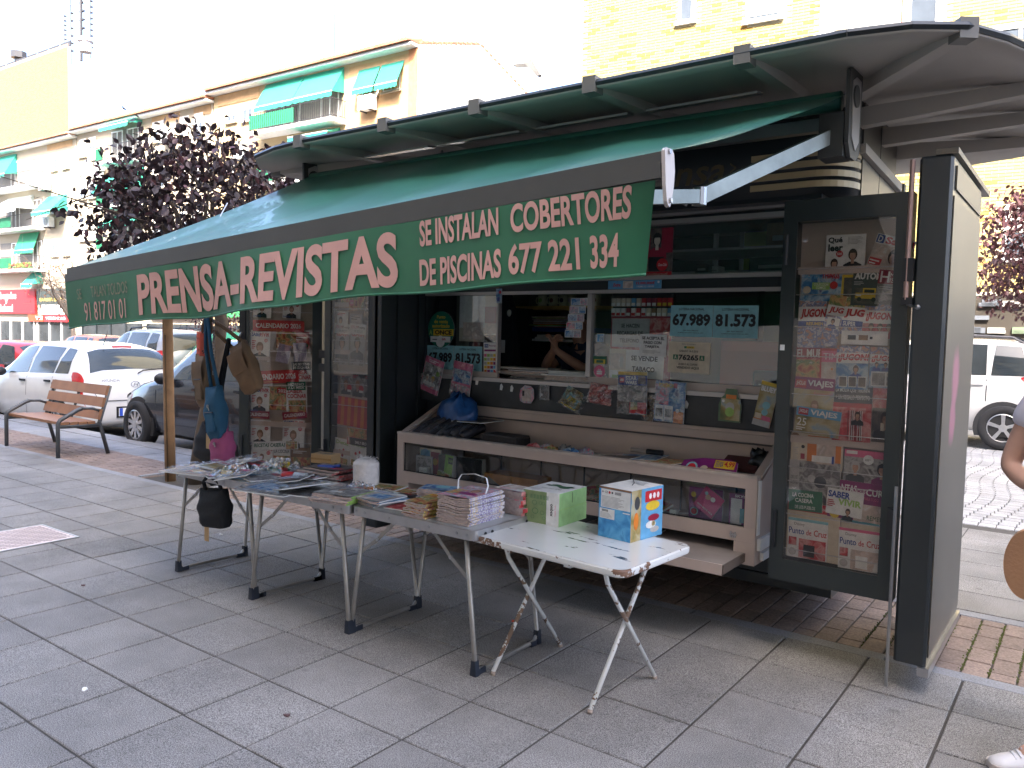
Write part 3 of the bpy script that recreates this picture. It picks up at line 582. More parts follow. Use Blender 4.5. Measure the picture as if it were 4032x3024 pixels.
for x in np.linspace(-3.6, -1.6, 7): mb.tube([(x, 4.33, .52), (x, 4.33, .70)], .006, BLACK, 5)
Cs(mb, 'support_rod')
# ================================================================ buildings across the street
FU = Vector((-.9992, -.04, 0)); FO = Vector((.04, -.9992, 0)); F0 = Vector((-26.2, 27.5, 0)); BZ = -1.35
def FP(s, o, z): return F0+FU*s+FO*o+Z*z
M_REND = mat('pale_render', (.47, .40, .30), .85, var=.06, ns=.6)
M_REND2 = mat('cream_render', (.50, .38, .22), .85, var=.06, ns=.6)
M_OCHRE = mat('ochre_brick_panel', (.52, .33, .17), .85, var=.12, ns=3)
M_TEAL = mat('awning_teal', (.03, .30, .22), .6, var=.08, ns=2)
M_TEAL2 = mat('awning_green', (.02, .26, .12), .6, var=.08, ns=2)
M_IRON = mat('dark_iron', (.04, .04, .045), .5)
M_CLAY = mat('clay_roof_tile', (.36, .17, .10), .8, var=.25, ns=2, rnd=.2)
M_WGLASS = mat('window_glass', (.10, .12, .15), .08, var=.3, ns=1)
M_SHUT = mat('roller_shutter', (.72, .68, .60), .6)
def facade(name, label, s0, s1, ztop, wall, depth=9.0, ochre=()):
    root = thing(name, label, 'building', FP((s0+s1)/2, 0, BZ)); O = FP((s0+s1)/2, 0, BZ)
    def part(mb, nm, parent=None):
        o = mb.build(nm, parent or root)
        if not parent: o.location = -O
        return o
    mb = MB(); mb.obox(FP(s0, 0, BZ), FU*(s1-s0), FO*-depth, Z*(ztop-BZ), wall); w = part(mb, 'wall')
    for a, b, c, d in ochre:
        mb = MB(); mb.obox(FP(a, .002, c), FU*(b-a), FO*.03, Z*(d-c), M_OCHRE); part(mb, 'brick_panel', w)
    mb = MB(); mb.obox(FP(s0-.1, -depth, ztop+.002), FU*(s1-s0+.2), FO*(depth+.55), Z*.12, WHITE); rf = part(mb, 'eave')
    mb = MB(); mb.loft([[FP(s0-.1, .62, ztop+.16), FP(s0-.1, -depth/2, ztop+1.5), FP(s0-.1, -depth-.5, ztop+.16)], [FP(s1+.1, .62, ztop+.16), FP(s1+.1, -depth/2, ztop+1.5), FP(s1+.1, -depth-.5, ztop+.16)]], M_CLAY, True, True); part(mb, 'roof')
    first = None; n = int((s1-s0)/.235)
    for k in range(n):
        if first is None:
            mb = MB(); P = []
            for y in (0, -1.1): P.append([Vector((.118*math.cos(a), 0, .13*math.sin(a)))+Vector((0, -y, -y*.27)) for a in np.linspace(0, math.pi, 7)])
            mb.loft(P+[[p+Vector((0, 0, .018)) for p in P[1]], [p+Vector((0, 0, .018)) for p in P[0]]], M_CLAY, closed=False); mb.face([p for p in P[0]], M_CLAY)
            first = o = part(mb, 'roof_tile', rf)
        else: o = dup(first, rf)
        q = FP(s0+.12+k*.235, .70, ztop+.15); o.location = q; o.rotation_euler.z = math.atan2(.04, .9992)*1
    return root, part
WINM = {}
def window(part, s, z, w, h, shut=.4, sill=True, lit=False):
    mb = MB(); t = .06
    for a, b, c, d in ((0, w, 0, t), (0, w, h-t, h), (0, t, t, h-t), (w-t, w, t, h-t), (w/2-t/2, w/2+t/2, t, h-t)): mb.obox(FP(s+a, .002, z+c), FU*(b-a), FO*.05, Z*(d-c), WHITE)
    if sill: mb.obox(FP(s-.1, .002, z-.10), FU*(w+.2), FO*.14, Z*.07, M_REND)
    o = part(mb, 'window')
    mb = MB(); mb.obox(FP(s+t, .004, z+t), FU*(w-2*t), FO*.012, Z*(h-2*t), M_WGLASS); p = mb.build('pane', o)
    if shut:
        mb = MB(); mb.obox(FP(s+t, .018, z+h-t-shut*(h-2*t)), FU*(w-2*t), FO*.02, Z*(shut*(h-2*t)), M_SHUT); mb.build('shutter', o)
def balcony(part, s0, s1, z, d=.95, green=0, deco=True):
    mb = MB(); mb.obox(FP(s0, .002, z-.18), FU*(s1-s0), FO*d, Z*.18, WHITE); o = part(mb, 'balcony')
    mb = MB()
    for zz in (.10, .92): mb.tube([FP(s0, .05, z+zz), FP(s0, d-.04, z+zz), FP(s1, d-.04, z+zz), FP(s1, .05, z+zz)], .02, M_IRON, 5)
    n = int((s1-s0)/.16)
    for k in range(n+1): q = s0+(s1-s0)*k/n; mb.obox(FP(q, d-.05, z+.1), FU*.018, FO*.018, Z*.82, M_IRON)
    for k in range(5): q = .1+(d-.15)*k/5; mb.obox(FP(s0, q, z+.1), FU*.018, FO*.018, Z*.82, M_IRON); mb.obox(FP(s1, q, z+.1), FU*.018, FO*.018, Z*.82, M_IRON)
    mb.build('railing', o)
    if green:
        mb = MB(); mb.obox(FP(s1-green*(s1-s0), d-.08, z+.12), FU*(green*(s1-s0)), FO*.015, Z*.72, M_TEAL2); mb.build('screen', o)
    mb = MB(); mb.obox(FP(s0+.3, .004, z), FU*(s1-s0-.6), FO*.01, Z*2.1, mat('balcony_recess', (.22, .20, .18), .7)); mb.build('doorway', o)
    for k in range(2):
        q = s0+.5+k*(s1-s0)*.45; mb = MB()
        for a, b, c, e in ((0, 1.3, 0, .07), (0, 1.3, 2.0, 2.07), (0, .07, .07, 2.0), (1.23, 1.3, .07, 2.0), (.6, .67, .07, 2.0)): mb.obox(FP(q+a, .015, z+c), FU*(b-a), FO*.05, Z*(e-c), WHITE)
        mb.build('door_frame', o)
def sunblind(part, s0, s1, zt, zb, d, mt=None):
    mt = mt or M_TEAL; mb = MB(); n = 12
    mb.grid([[FP(s0+(s1-s0)*j/n, .03, zt) for j in range(n+1)], [FP(s0+(s1-s0)*j/n, d, zb) for j in range(n+1)], [FP(s0+(s1-s0)*j/n, d+.01, zb-.22-(.05 if j % 2 else 0)) for j in range(n+1)]], mt)
    mb.face([FP(s0, .03, zt-.02), FP(s0, d, zb-.01), FP(s0, .03, zb+.1)], mt) if d > .7 else None
    o = part(mb, 'awning'); mb = MB(); mb.tube([FP(s0, d, zb), FP(s1, d, zb)], .03, WHITE, 6); mb.build('front_bar', o)
def aircon(part, s, z):
    mb = MB(); mb.obox(FP(s, .12, z), FU*.95, FO*.38, Z*.68, WHITE); o = part(mb, 'air_conditioner')
    mb = MB(); mb.lathe([(.26, 0), (.26, .02)], FP(s+.42, .50, z+.34), mat('fan_grille', (.35, .36, .36), .5), 16, FO); mb.build('fan_grille', o)
    mb = MB()
    for a in (.15, .75): mb.obox(FP(s+a, .0, z-.06), FU*.04, FO*.5, Z*.055, M_IRON)
    mb.build('bracket', o)
# block A: nearest, with the big double balcony
A, pA = facade('apartment_building', 'yellow brick and cream apartment block with a wide double balcony under teal awnings', .0, 15.3, 14.78, M_REND2, ochre=((.0, 4.4, 10.4, 14.6), (11.3, 14.9, 14.15, 14.75), (.5, 4.2, 4.0, 9.8)))
for z in (12.05, 9.25, 6.45, 3.65):
    balcony(pA, 4.6, 11.0, z, green=.55 if z > 12 else .3); window(pA, 11.85, z+1.0, .85, .95, .35); window(pA, 13.25, z+1.1, .85, .8, .6)
    window(pA, 1.0, z+1.0, 1.1, 1.15, .5); window(pA, 2.4, z+1.0, 1.1, 1.15, .3)
sunblind(pA, 7.65, 10.7, 14.72, 13.30, .85); sunblind(pA, 4.75, 7.6, 14.70, 13.32, .85); sunblind(pA, 5.0, 7.9, 11.78, 11.40, .9); sunblind(pA, 2.3, 3.7, 14.35, 13.25, .55); sunblind(pA, .75, 2.2, 14.35, 13.25, .55); sunblind(pA, 5.0, 9.5, 8.9, 7.9, 1.0)
aircon(pA, 2.4, 12.25); aircon(pA, 9.6, 10.3); aircon(pA, 12.0, 10.9)
mb = MB(); mb.obox(FP(-.05, .02, BZ), FU*.5, FO*.06, Z*(14.75-BZ), mat('red_brick_quoin', (.45, .22, .11), .85, var=.2, ns=6)); pA(mb, 'corner_pier')
mb = MB(); g0 = FP(-.01, 0, 0); D_ = FO*-9
mb.prism([(0, BZ), (9.0, BZ), (9.0, 14.9), (4.5, 16.25), (0, 14.9)], FP(-.02, 0, 0), FO*-1, Z, FU*-.25, mat('white_gable', (.80, .78, .74), .9)); pA(mb, 'gable_wall')
for (a, b) in (((0, 14.9), (4.5, 16.25)), ((4.5, 16.25), (9.0, 14.9))):
    for k in range(12):
        t = (k+.5)/12; mb = MB(); mb.obox(FP(-.28, -(a[0]+(b[0]-a[0])*t)+.15, a[1]+(b[1]-a[1])*t+.0), FU*.4, FO*-.30, Z*.12, M_CLAY); pA(mb, 'verge_tile')
# block B
B, pB = facade('apartment_building', 'middle cream apartment block behind the dark purple tree crown', 15.4, 30.4, 14.45, M_REND, ochre=((15.6, 17.2, 13.9, 14.4), (18.6, 21.5, 13.95, 14.4)))
for z in (12.0, 9.2, 6.4, 3.6):
    balcony(pB, 22.4, 26.4, z, green=.2)
    for s in (16.3, 17.7, 28.0, 29.2): window(pB, s, z+.9, .85, 1.15, random.choice((.2, .5, .9)))
    window(pB, 20.2, z+.9, 1.2, 1.2, .5)
sunblind(pB, 22.5, 25.8, 14.42, 14.1, 1.0); sunblind(pB, 22.3, 26.5, 11.5, 10.2, 1.1); sunblind(pB, 22.6, 26.0, 8.7, 8.0, 1.0)
aircon(pB, 19.0, 12.6); aircon(pB, 26.8, 11.2); aircon(pB, 27.2, 12.4)
# block C
C_, pC = facade('apartment_building', 'far left cream apartment block with railed corner balconies above the shop signs', 30.5, 52., 14.25, M_REND, ochre=((31.0, 34.4, 13.8, 14.2),))
for z in (11.45, 8.45, 5.5):
    balcony(pC, 34.8, 42.0, z, green=.55 if z < 9 else 0); window(pC, 31.4, z+.9, .85, 1.1, .7); window(pC, 33.0, z+.9, .85, 1.1, .3)
    for s in (43.5, 46, 49): window(pC, s, z+.9, 1.2, 1.2, .5)
sunblind(pC, 38.9, 41.8, 14.1, 12.5, .9); sunblind(pC, 36.4, 40.4, 10.9, 9.8, 1.3, mat('white_awning', (.7, .75, .7), .6)); sunblind(pC, 31.7, 34.3, 10.6, 9.3, 1.2); sunblind(pC, 35.6, 38.5, 8.2, 6.9, .5, M_TEAL2); sunblind(pC, 35.2, 36.8, 5.3, 4.4, .8)
aircon(pC, 33.3, 8.4); aircon(pC, 33.8, 11.0)
mb = MB()
for k in range(60):
    rg = random.Random(k); s = 35+rg.random()*3.5; mb.ball(FP(s, .85, 5.55+rg.random()*.35), .10, mat('balcony_plants', (.10, .16, .03), .8, var=.5, ns=4) if k % 3 else mat('geraniums', (.35, .08, .04), .7), 5, 4)
o = pC(mb, 'potted_plants')
def wall_lamp(part, s, z):
    mb = MB(); mb.tube([FP(s, .02, z), FP(s, .7, z+.12)], .03, M_BAR, 6); mb.obox(FP(s-.12, .6, z+.08), FU*.24, FO*.7, Z*.12, M_BAR); part(mb, 'wall_lamp')
wall_lamp(pA, 11.5, 11.35); wall_lamp(pC, 33.2, 10.95)
for s, z, h in ((10.0, 15.9, 7.5), (31.0, 15.6, 2.0), (22.0, 15.5, 1.6)):
    part = pA if s < 15 else (pB if s < 30 else pC); mb = MB(); mb.tube([FP(s, -4.2, z), FP(s, -4.2, z+h)], .022, M_IRON, 5)
    for k in range(4): mb.tube([FP(s-.3, -4.2, z+h-.15*k), FP(s+.3, -4.2, z+h-.15*k)], .012, M_IRON, 4)
    part(mb, 'aerial')
# shop fronts and signs
def shop(part, s0, s1, zt, mt, name='shop_front'):
    mb = MB(); mb.obox(FP(s0, .002, BZ), FU*(s1-s0), FO*.03, Z*(zt-BZ), mat('shop_glass', (.045, .05, .055), .1, var=.4, ns=.8)); o = part(mb, name)
    n = max(2, int((s1-s0)/1.6))
    for k in range(n+1):
        mb = MB(); mb.obox(FP(s0+(s1-s0-.12)*k/n, .034, BZ), FU*.12, FO*.08, Z*(zt-BZ), mt); mb.build('post', o)
for part, a, b in ((pC, 30.8, 36.0), (pC, 36.4, 42), (pC, 42.5, 50), (pB, 15.8, 22.), (pB, 22.6, 29.8), (pA, .8, 7.0), (pA, 7.6, 14.8)): shop(part, a, b, 1.75, random.choice((WHITE, M_BAR, M_KD)))
def sign(part, s0, s1, z0, z1, mt, texts, name='shop_sign'):
    mb = MB(); mb.obox(FP(s1, .12, z0), FU*(s0-s1), FO*.12, Z*(z1-z0), mt); o = part(mb, name); w = s1-s0
    for tx, a, b, c, d, m_, bo in texts:
        mb = MB(); mb.text(tx, FP(s1, .245, z0), FU*-1, Z, a*w, b*w, c*(z1-z0), d*(z1-z0), m_, bo); mb.build('lettering', o)
RED = mat('sign_red', (.55, .02, .025), .5); WSIGN = mat('sign_white', (.82, .82, .82), .5); GOLDS = mat('sign_gold', (.65, .5, .1), .5); DKS = mat('sign_dark', (.04, .05, .045), .5); ORG = mat('sign_orange', (.72, .06, .02), .5)
sign(pC, 36.0, 43.0, 2.30, 4.10, RED, [('Abogados', .16, .60, .52, .90, WSIGN, .02), ('y', .36, .40, .40, .5, WSIGN, .01), ('Laboral', .24, .52, .08, .38, WSIGN, .02)])
sign(pC, 31.5, 35.7, 2.95, 4.10, DKS, [('BARBER SHOP', .1, .92, .22, .42, GOLDS, .02), ])
sign(pC, 32.0, 35.0, 2.26, 2.94, WSIGN, [])
sign(pC, 31.4, 34.7, 1.75, 2.25, RED, [('VISIONLAB', .08, .92, .3, .7, WSIGN, .02)]); sign(pC, 34.8, 37.0, 1.75, 2.25, ORG, [('VISI', .5, .95, .25, .8, WSIGN, .03)])
sign(pB, 16.5, 21.5, 2.1, 2.9, mat('sign_pink', (.65, .12, .35), .5), []); sign(pB, 23, 29, 2.2, 2.9, WSIGN, []); sign(pA, 8, 14, 2.2, 3.0, mat('sign_green', (.05, .35, .1), .5), [])
# tall brick tower at the far left
M_YB = bpy.data.materials.new('yellow_brickwork'); M_YB.use_nodes = True
_t = M_YB.node_tree; _b = _t.nodes['Principled BSDF']; _b.inputs['Roughness'].default_value = .9
_tc = _t.nodes.new('ShaderNodeTexCoord'); _mp = _t.nodes.new('ShaderNodeMapping'); _mp.inputs['Rotation'].default_value = (R(90), 0, 0); _br = _t.nodes.new('ShaderNodeTexBrick')
_br.inputs['Color1'].default_value = (.30, .235, .06, 1); _br.inputs['Color2'].default_value = (.19, .12, .035, 1); _br.inputs['Mortar'].default_value = (.29, .25, .10, 1); _br.inputs['Scale'].default_value = 1; _br.inputs['Brick Width'].default_value = .27; _br.inputs['Row Height'].default_value = .082; _br.inputs['Mortar Size'].default_value = .012
_t.links.new(_tc.outputs['Object'], _mp.inputs[0]); _t.links.new(_mp.outputs[0], _br.inputs[0]); _t.links.new(_br.outputs[0], _b.inputs['Base Color'])
TO = Vector((-72.5, 33.0, BZ)); tw2 = thing('brick_tower', 'tall blank yellow brick tower at the far left with masts on its roof', 'building', TO)
BK = Vector((-72.5, 33.0, 0)).normalized(); mb = MB(); mb.obox((0, 0, 0), FU*40, BK*14, Z*(25.4-BZ), M_YB); mb.build('wall', tw2)
mb = MB(); mb.obox(Z*(25.4-BZ+.002), FU*40, BK*14, Z*.25, M_OCHRE); pr = mb.build('parapet', tw2)
mb = MB(); z = 25.66-BZ
for k in range(8): mb.obox(FU*(.4+k*2.0)+FO*-.4+Z*z, FU*1.7, FO*-.06, Z*.45, M_IRON)
mb.build('roof_railing', tw2)
for s, h, w_ in ((3.6, 9, .35), (5.4, 8, .12), (2.0, 6, .10), (6.6, 5, .07)):
    mb = MB(); mb.tube([FU*s+FO*-3+Z*z, FU*s+FO*-3+Z*(z+h)], w_*.4, M_IRON, 6)
    for k in range(10): mb.obox(FU*(s-w_)+FO*-3+Z*(z+h*.15+k*h*.085), FU*(2*w_), FO*-.2, Z*.12, M_IRON)
    if w_ > .3:
        for q in (-1.2, .9): mb.obox(FU*(s+q)+FO*-2.8+Z*(z+h*.55), FU*.35, FO*-.25, Z*2.6, WHITE)
    mb.build('mast', tw2)
mb = MB(); mb.lathe([(.5, 0), (.5, .9), (.65, .9), (.65, 1.2)], FU*.9+FO*-2+Z*z, M_BAR, 10); mb.build('vent', tw2)
mb = MB(); mb.lathe([(.4, 0), (.4, .9), (.7, .9), (.7, 1.5)], FU*11.+FO*-1+Z*z, M_IRON, 8); mb.build('vent', tw2)
# right hand tower, brick by brick
TT = Vector((math.cos(R(7)), math.sin(R(7)), 0)); TN = Vector((TT.y, -TT.x, 0)); T0 = Vector((-12.2, 19.5, 0))
def TP(s, o, z): return T0+TT*s+TN*o+Z*z
tower = thing('brick_apartment_tower', 'tall yellow brick apartment tower rising behind the kiosk roof at the right', 'building', TP(8, 0, -.3)); TOo = TP(8, 0, -.3)
def pT(mb, nm, parent=None):
    o = mb.build(nm, parent or tower)
    if not parent: o.location = -TOo
    return o
mb = MB(); mb.obox(TP(0, 0, -.3), TT*20, TN*-14, Z*30.3, mat('pale_mortar', (.60, .54, .38), .95)); tw_wall = pT(mb, 'wall')
OPEN = [(2.74, 3.22, 9.83, 10.9), (4.50, 5.46, 9.55, 11.6), (6.33, 9.02, 6.6, 12.5), (9.95, 12.2, 7.3, 8.63), (10.38, 12.4, 3.4, 4.72), (-1, 20, -1, 2.75)]
rg = random.Random(17); bricks = []
row = 0; z = 2.79
while z < 13.2:
    s = .02+(.14 if row % 2 else 0)
    while s < 13.4:
        if not any(a-.13 < s < b+.0 and c-.07 < z < d+.01 for a, b, c, d in OPEN): bricks.append((s, z))
        s += .270
    z += .0745; row += 1
M_TB = [mat('yellow_brick', (.46, .36, .14), .85, var=.12, ns=9, rnd=.18), mat('tan_brick', (.40, .24, .06), .85, var=.12, ns=9, rnd=.15)]
def brick_geo(mb, s, z, o, mt, d): mb.obox(TP(s, .001+d, z)+o, TT*.256, TN*-.0005 if 0 else TN*.012, Z*.060, mt)
def brick_vis(s, z): return (8.3 < s < 11.4 and 4.2 < z < 5.6) or (0 < s < 2.0 and 8.6 < z < 11.2)
near = [b for b in bricks if brick_vis(*b)][:300]; ns = set(near); first = None
protos = []
for k in range(2):
    mb = MB(); brick_geo(mb, 0, 0, -T0, M_TB[k], 0); o = pT(mb, 'brick', tw_wall); protos.append(o)
for i, (s, z) in enumerate(near):
    k = 1 if rg.random() < .12 else 0
    if i < 2: o = protos[i]
    else: o = dup(protos[k], tw_wall)
    o.location = TP(s, rg.uniform(-.001, .003), z)
mb = MB()
for s, z in bricks:
    if (s, z) in ns: continue
    brick_geo(mb, s, z, Vector((0, 0, 0)), M_TB[1 if rg.random() < .12 else 0], rg.uniform(-.001, .003))
o = pT(mb, 'bricks_beyond', tw_wall); o['kind'] = 'stuff'
def twin(s0, s1, z0, z1, nm='window', shut=.5, mull=2):
    mb = MB(); t = .07
    for a, b, c, d in ((s0, s1, z0, z0+t), (s0, s1, z1-t, z1), (s0, s0+t, z0+t, z1-t), (s1-t, s1, z0+t, z1-t)): mb.obox(TP(a, .002, c), TT*(b-a), TN*.035, Z*(d-c), WHITE)
    for k in range(1, mull): q = s0+(s1-s0)*k/mull; mb.obox(TP(q-t/2, .002, z0+t), TT*t, TN*.035, Z*(z1-z0-2*t), WHITE)
    mb.obox(TP(s0-.08, .002, z0-.07), TT*(s1-s0+.16), TN*.10, Z*.065, WHITE); o = pT(mb, nm)
    mb = MB(); mb.obox(TP(s0+t, .003, z0+t), TT*(s1-s0-2*t), TN*.01, Z*(z1-z0-2*t), M_WGLASS); mb.build('pane', o)
    if shut: mb = MB(); mb.obox(TP(s0+t, .0135, z1-t-(z1-z0-2*t)*shut), TT*(s1-s0-2*t), TN*.012, Z*((z1-z0-2*t)*shut), M_SHUT); mb.build('shutter', o)
twin(2.78, 3.20, 9.90, 10.85, shut=0, mull=1); twin(4.55, 5.42, 9.62, 11.5, shut=.97, mull=1); twin(10.0, 12.1, 7.4, 8.58, shut=0, mull=4); twin(10.43, 12.3, 3.5, 4.66, shut=.5, mull=2)
mb = MB()
for k in range(24): mb.obox(TP(10.40+k*.075, .003, 4.73), TT*.062, TN*.012, Z*.25, M_TB[0])
pT(mb, 'soldier_course')
mb = MB(); mb.obox(TP(6.35, .002, 6.6), TT*2.65, TN*.02, Z*6, WHITE); lg = pT(mb, 'loggia')
for a, b, c, d, mt in ((7.0, 7.08, 7, 12, M_BAR), (7.15, 8.1, 7.2, 9.4, mat('frosted_panel', (.45, .44, .42), .5, var=.2, ns=8)), (8.14, 8.17, 7, 12, mat('red_pipe', (.4, .08, .05), .5)), (8.35, 8.85, 7.2, 9.6, M_WGLASS)):
    mb = MB(); mb.obox(TP(a, .023, c), TT*(b-a), TN*.02, Z*(d-c), mt); mb.build('loggia_panel', lg)
mb = MB()
for a, b, c, d in ((8.28, 8.35, 7.2, 9.7), (8.85, 8.92, 7.2, 9.7), (8.35, 8.85, 9.6, 9.7)): mb.obox(TP(a, .023, c), TT*(b-a), TN*.04, Z*(d-c), WHITE)
mb.build('door_frame', lg)
mb = MB(); mb.obox(TP(6.75, .025, 8.95), TT*.2, TN*.35, Z*.32, mat('vent_cowl', (.55, .48, .35), .5)); mb.build('vent_cowl', lg)
mb = MB(); mb.obox(TP(.3, .002, -.3), TT*19, TN*.02, Z*3.0, mat('shop_dark', (.06, .05, .04), .4, var=.3, ns=1)); sh = pT(mb, 'shop_front')
for k in range(60):
    r_ = random.Random(k); q = 9.2+r_.random()*4; zz = (1.55, 1.85, 2.15, 2.45)[k % 4]; mb = MB(); mb.obox(TP(q, .023, zz), TT*r_.uniform(.2, .4), TN*.08, Z*r_.uniform(.06, .16), mat('folded_clothes', random.Random(k).choice(((.3, .25, .18), (.12, .13, .15), (.35, .33, .3), (.16, .2, .13))), .9)); mb.build('folded_clothes', sh)
# the block behind the camera that keeps the pavement in shade
blk = thing('apartment_block', 'long cream apartment block behind the viewer that shades the pavement', 'building', (10, -12, 0))
mb = MB(); mb.box(-75, 60, -14, 0, 0, 36.0, mat('shade_block_wall', (.55, .48, .38), .9, var=.08, ns=.5)); mb.build('wall', blk)
mb = MB()
for i in range(40):
    for j in range(10): mb.box(-73+3.3*i, -71.6+3.3*i, .002, .03, 4.5+3.1*j, 6.0+3.1*j, M_WGLASS)
o = mb.build('windows', blk); o['kind'] = 'stuff'
# ================================================================ vehicles
def catmull(ts, vals, t):
    n = len(ts)
    if t <= ts[0]: return vals[0]
    if t >= ts[-1]: return vals[-1]
    i = max(k for k in range(n) if ts[k] <= t); i = min(i, n-2)
    u = (t-ts[i])/(ts[i+1]-ts[i]); p1, p2 = np.array(vals[i]), np.array(vals[i+1])
    m1 = (np.array(vals[i+1])-np.array(vals[i-1]))/(ts[i+1]-ts[i-1])*(ts[i+1]-ts[i]) if i > 0 else p2-p1
    m2 = (np.array(vals[i+2])-np.array(vals[i]))/(ts[i+2]-ts[i])*(ts[i+1]-ts[i]) if i < n-2 else p2-p1
    return (2*u**3-3*u*u+1)*p1+(u**3-2*u*u+u)*m1+(-2*u**3+3*u*u)*p2+(u**3-u*u)*m2
class Car:
    """car body lofted from stations (x, underside, half width, belt height, belt half width, top, top half width)"""
    def __init__(s, st): s.ts = [a[0] for a in st]; s.st = [a[1:] for a in st]
    def sec(s, x):
        zb, w, zl, wb, zt, wt = catmull(s.ts, s.st, x)
        return [(0, zb), (.85*w, zb), (.97*w, zb+.07), (w, zb+.5*(zl-zb)), (.985*w, zl-.05), (wb, zl), ((wb+wt)/2+.025, (zl+zt)/2), (wt+.015, zt-.05), (.72*wt, zt-.004), (0, zt+.012)]
    def p(s, x, k, side=1):
        q = s.sec(x); i = min(int(k), 8); u = k-i; a, b = q[i], q[i+1]
        return Vector((x, side*(a[0]+(b[0]-a[0])*u), a[1]+(b[1]-a[1])*u))
    def body(s, mt, n=64):
        mb = MB(); x0, x1 = s.ts[0], s.ts[-1]; rings = []
        xs = sorted(set([x0+(x1-x0)*(.5-.5*math.cos(math.pi*i/n)) for i in range(n+1)]))
        for x in xs:
            q = s.sec(x); rings.append([(x, y, z) for y, z in q]+[(x, -y, z) for y, z in reversed(q[1:-1])])
        mb.loft(rings, mt, True, True); return mb
    def patch(s, quad, mt, mb=None, side=1, off=.006, n=8):
        """quad = corners in (x,k): a-b along the bottom, d-c along the top"""
        mb = mb or MB(); (a, b, c, d) = quad; G = []
        for i in range(n+1):
            v = i/n; row = []
            for j in range(n+1):
                u = j/n; x = (a[0]*(1-u)+b[0]*u)*(1-v)+(d[0]*(1-u)+c[0]*u)*v; k = (a[1]*(1-u)+b[1]*u)*(1-v)+(d[1]*(1-u)+c[1]*u)*v
                p = s.p(x, k, side); e = .01
                du = s.p(x+e, k, side)-s.p(x-e, k, side); dv = s.p(x, min(k+.05, 9), side)-s.p(x, max(k-.05, 0), side); nn = du.cross(dv)*side
                nn = nn.normalized() if nn.length > 1e-9 else Vector((0, side, 0)); row.append(p-nn*off if nn.dot(p-Vector((p.x*.8, 0, .6))) < 0 else p+nn*off)
            G.append(row)
        mb.grid(G, mt); return mb
    def across(s, x0, x1, k0, mt, off=.006, n=8, inset=0.):
        """glass over the top of the body between stations x0..x1 from k0 on one side to k0 on the other"""
        mb = MB(); G = []
        ks = [(k0+(9-k0)*i/6, 1) for i in range(7)]+[(k0+(9-k0)*i/6, -1) for i in range(5, -1, -1)]
        for i in range(n+1):
            x = x0+(x1-x0)*i/n; row = []
            for k, sd in ks:
                p = s.p(x, k, sd); dx = s.p(x+.01, 9)-s.p(x-.01, 9); nn = Vector((-dx.z, 0, dx.x)).normalized(); row.append(p+nn*off)
            G.append(row)
        mb.grid(G, mt); return mb
M_TYRE = mat('tyre', (.025, .025, .027), .85, bump=.2, bs=60); M_ARCH = mat('wheel_arch', (.010, .010, .011), .9); M_CGL = mat('car_glass', (.035, .045, .05), .04, var=.4, ns=1.5, coat=.3); M_LAMP = mat('tail_lamp_red', (.42, .012, .015), .15, var=.3, ns=20, coat=.5); M_CHR = mat('chrome', (.20, .20, .21), .25, .5)
def wheel(t, x, y, r, w, spokes, two_tone=False):
    s = 1 if y > 0 else -1; mb = MB(); c = (x, y, r)
    mb.lathe([(r*.62, -w/2), (r*.93, -w/2), (r, -w*.36), (r, w*.36), (r*.93, w/2), (r*.64, w/2), (r*.62, w*.3)], c, M_TYRE, 28, (0, s, 0)); tw = mb.build('wheel', t, True)
    mb = MB(); o = Vector(c)+Vector((0, s*w*.40, 0)); mb.lathe([(r*.60, 0), (r*.66, .012), (r*.60, .022)], o, ALU, 28, (0, s, 0), False)
    mb.lathe([(r*.62, -.06), (.02, -.06)], o, M_ARCH, 20, (0, s, 0))
    for k in range(spokes):
        a = 2*math.pi*k/spokes+.3; d = Vector((math.cos(a), 0, math.sin(a))); e = Vector((-math.sin(a), 0, math.cos(a)))
        mb.loft([[o+d*r*.1-e*.02-Y*s*.02, o+d*r*.1+e*.02-Y*s*.02, o+d*r*.1+e*.02+Y*s*.012, o+d*r*.1-e*.02+Y*s*.012], [o+d*r*.61-e*.028-Y*s*.02, o+d*r*.61+e*.028-Y*s*.02, o+d*r*.61+e*.028+Y*s*.014, o+d*r*.61-e*.028+Y*s*.014]], ALU, True, True)
    mb.lathe([(r*.17, -.02), (r*.17, .018), (r*.08, .022)], o, ALU, 14, (0, s, 0)); mb.build('rim', tw)
HATCH = [(-1.975, .36, .70, .60, .66, .64, .50), (-1.96, .30, .79, .74, .75, .82, .60), (-1.92, .25, .82, .92, .78, 1.04, .66), (-1.83, .22, .84, .97, .80, 1.22, .63), (-1.60, .20, .85, .98, .81, 1.40, .56), (-1.25, .19, .855, .97, .82, 1.465, .55), (-.6, .19, .855, .95, .82, 1.49, .57), (0, .19, .855, .93, .82, 1.48, .57), (.45, .19, .855, .91, .82, 1.40, .56), (.80, .19, .855, .90, .81, 1.17, .60), (1.10, .20, .85, .88, .80, .95, .66), (1.5, .22, .82, .80, .75, .87, .62), (1.82, .25, .74, .70, .66, .75, .52), (1.97, .33, .6, .58, .52, .60, .40)]
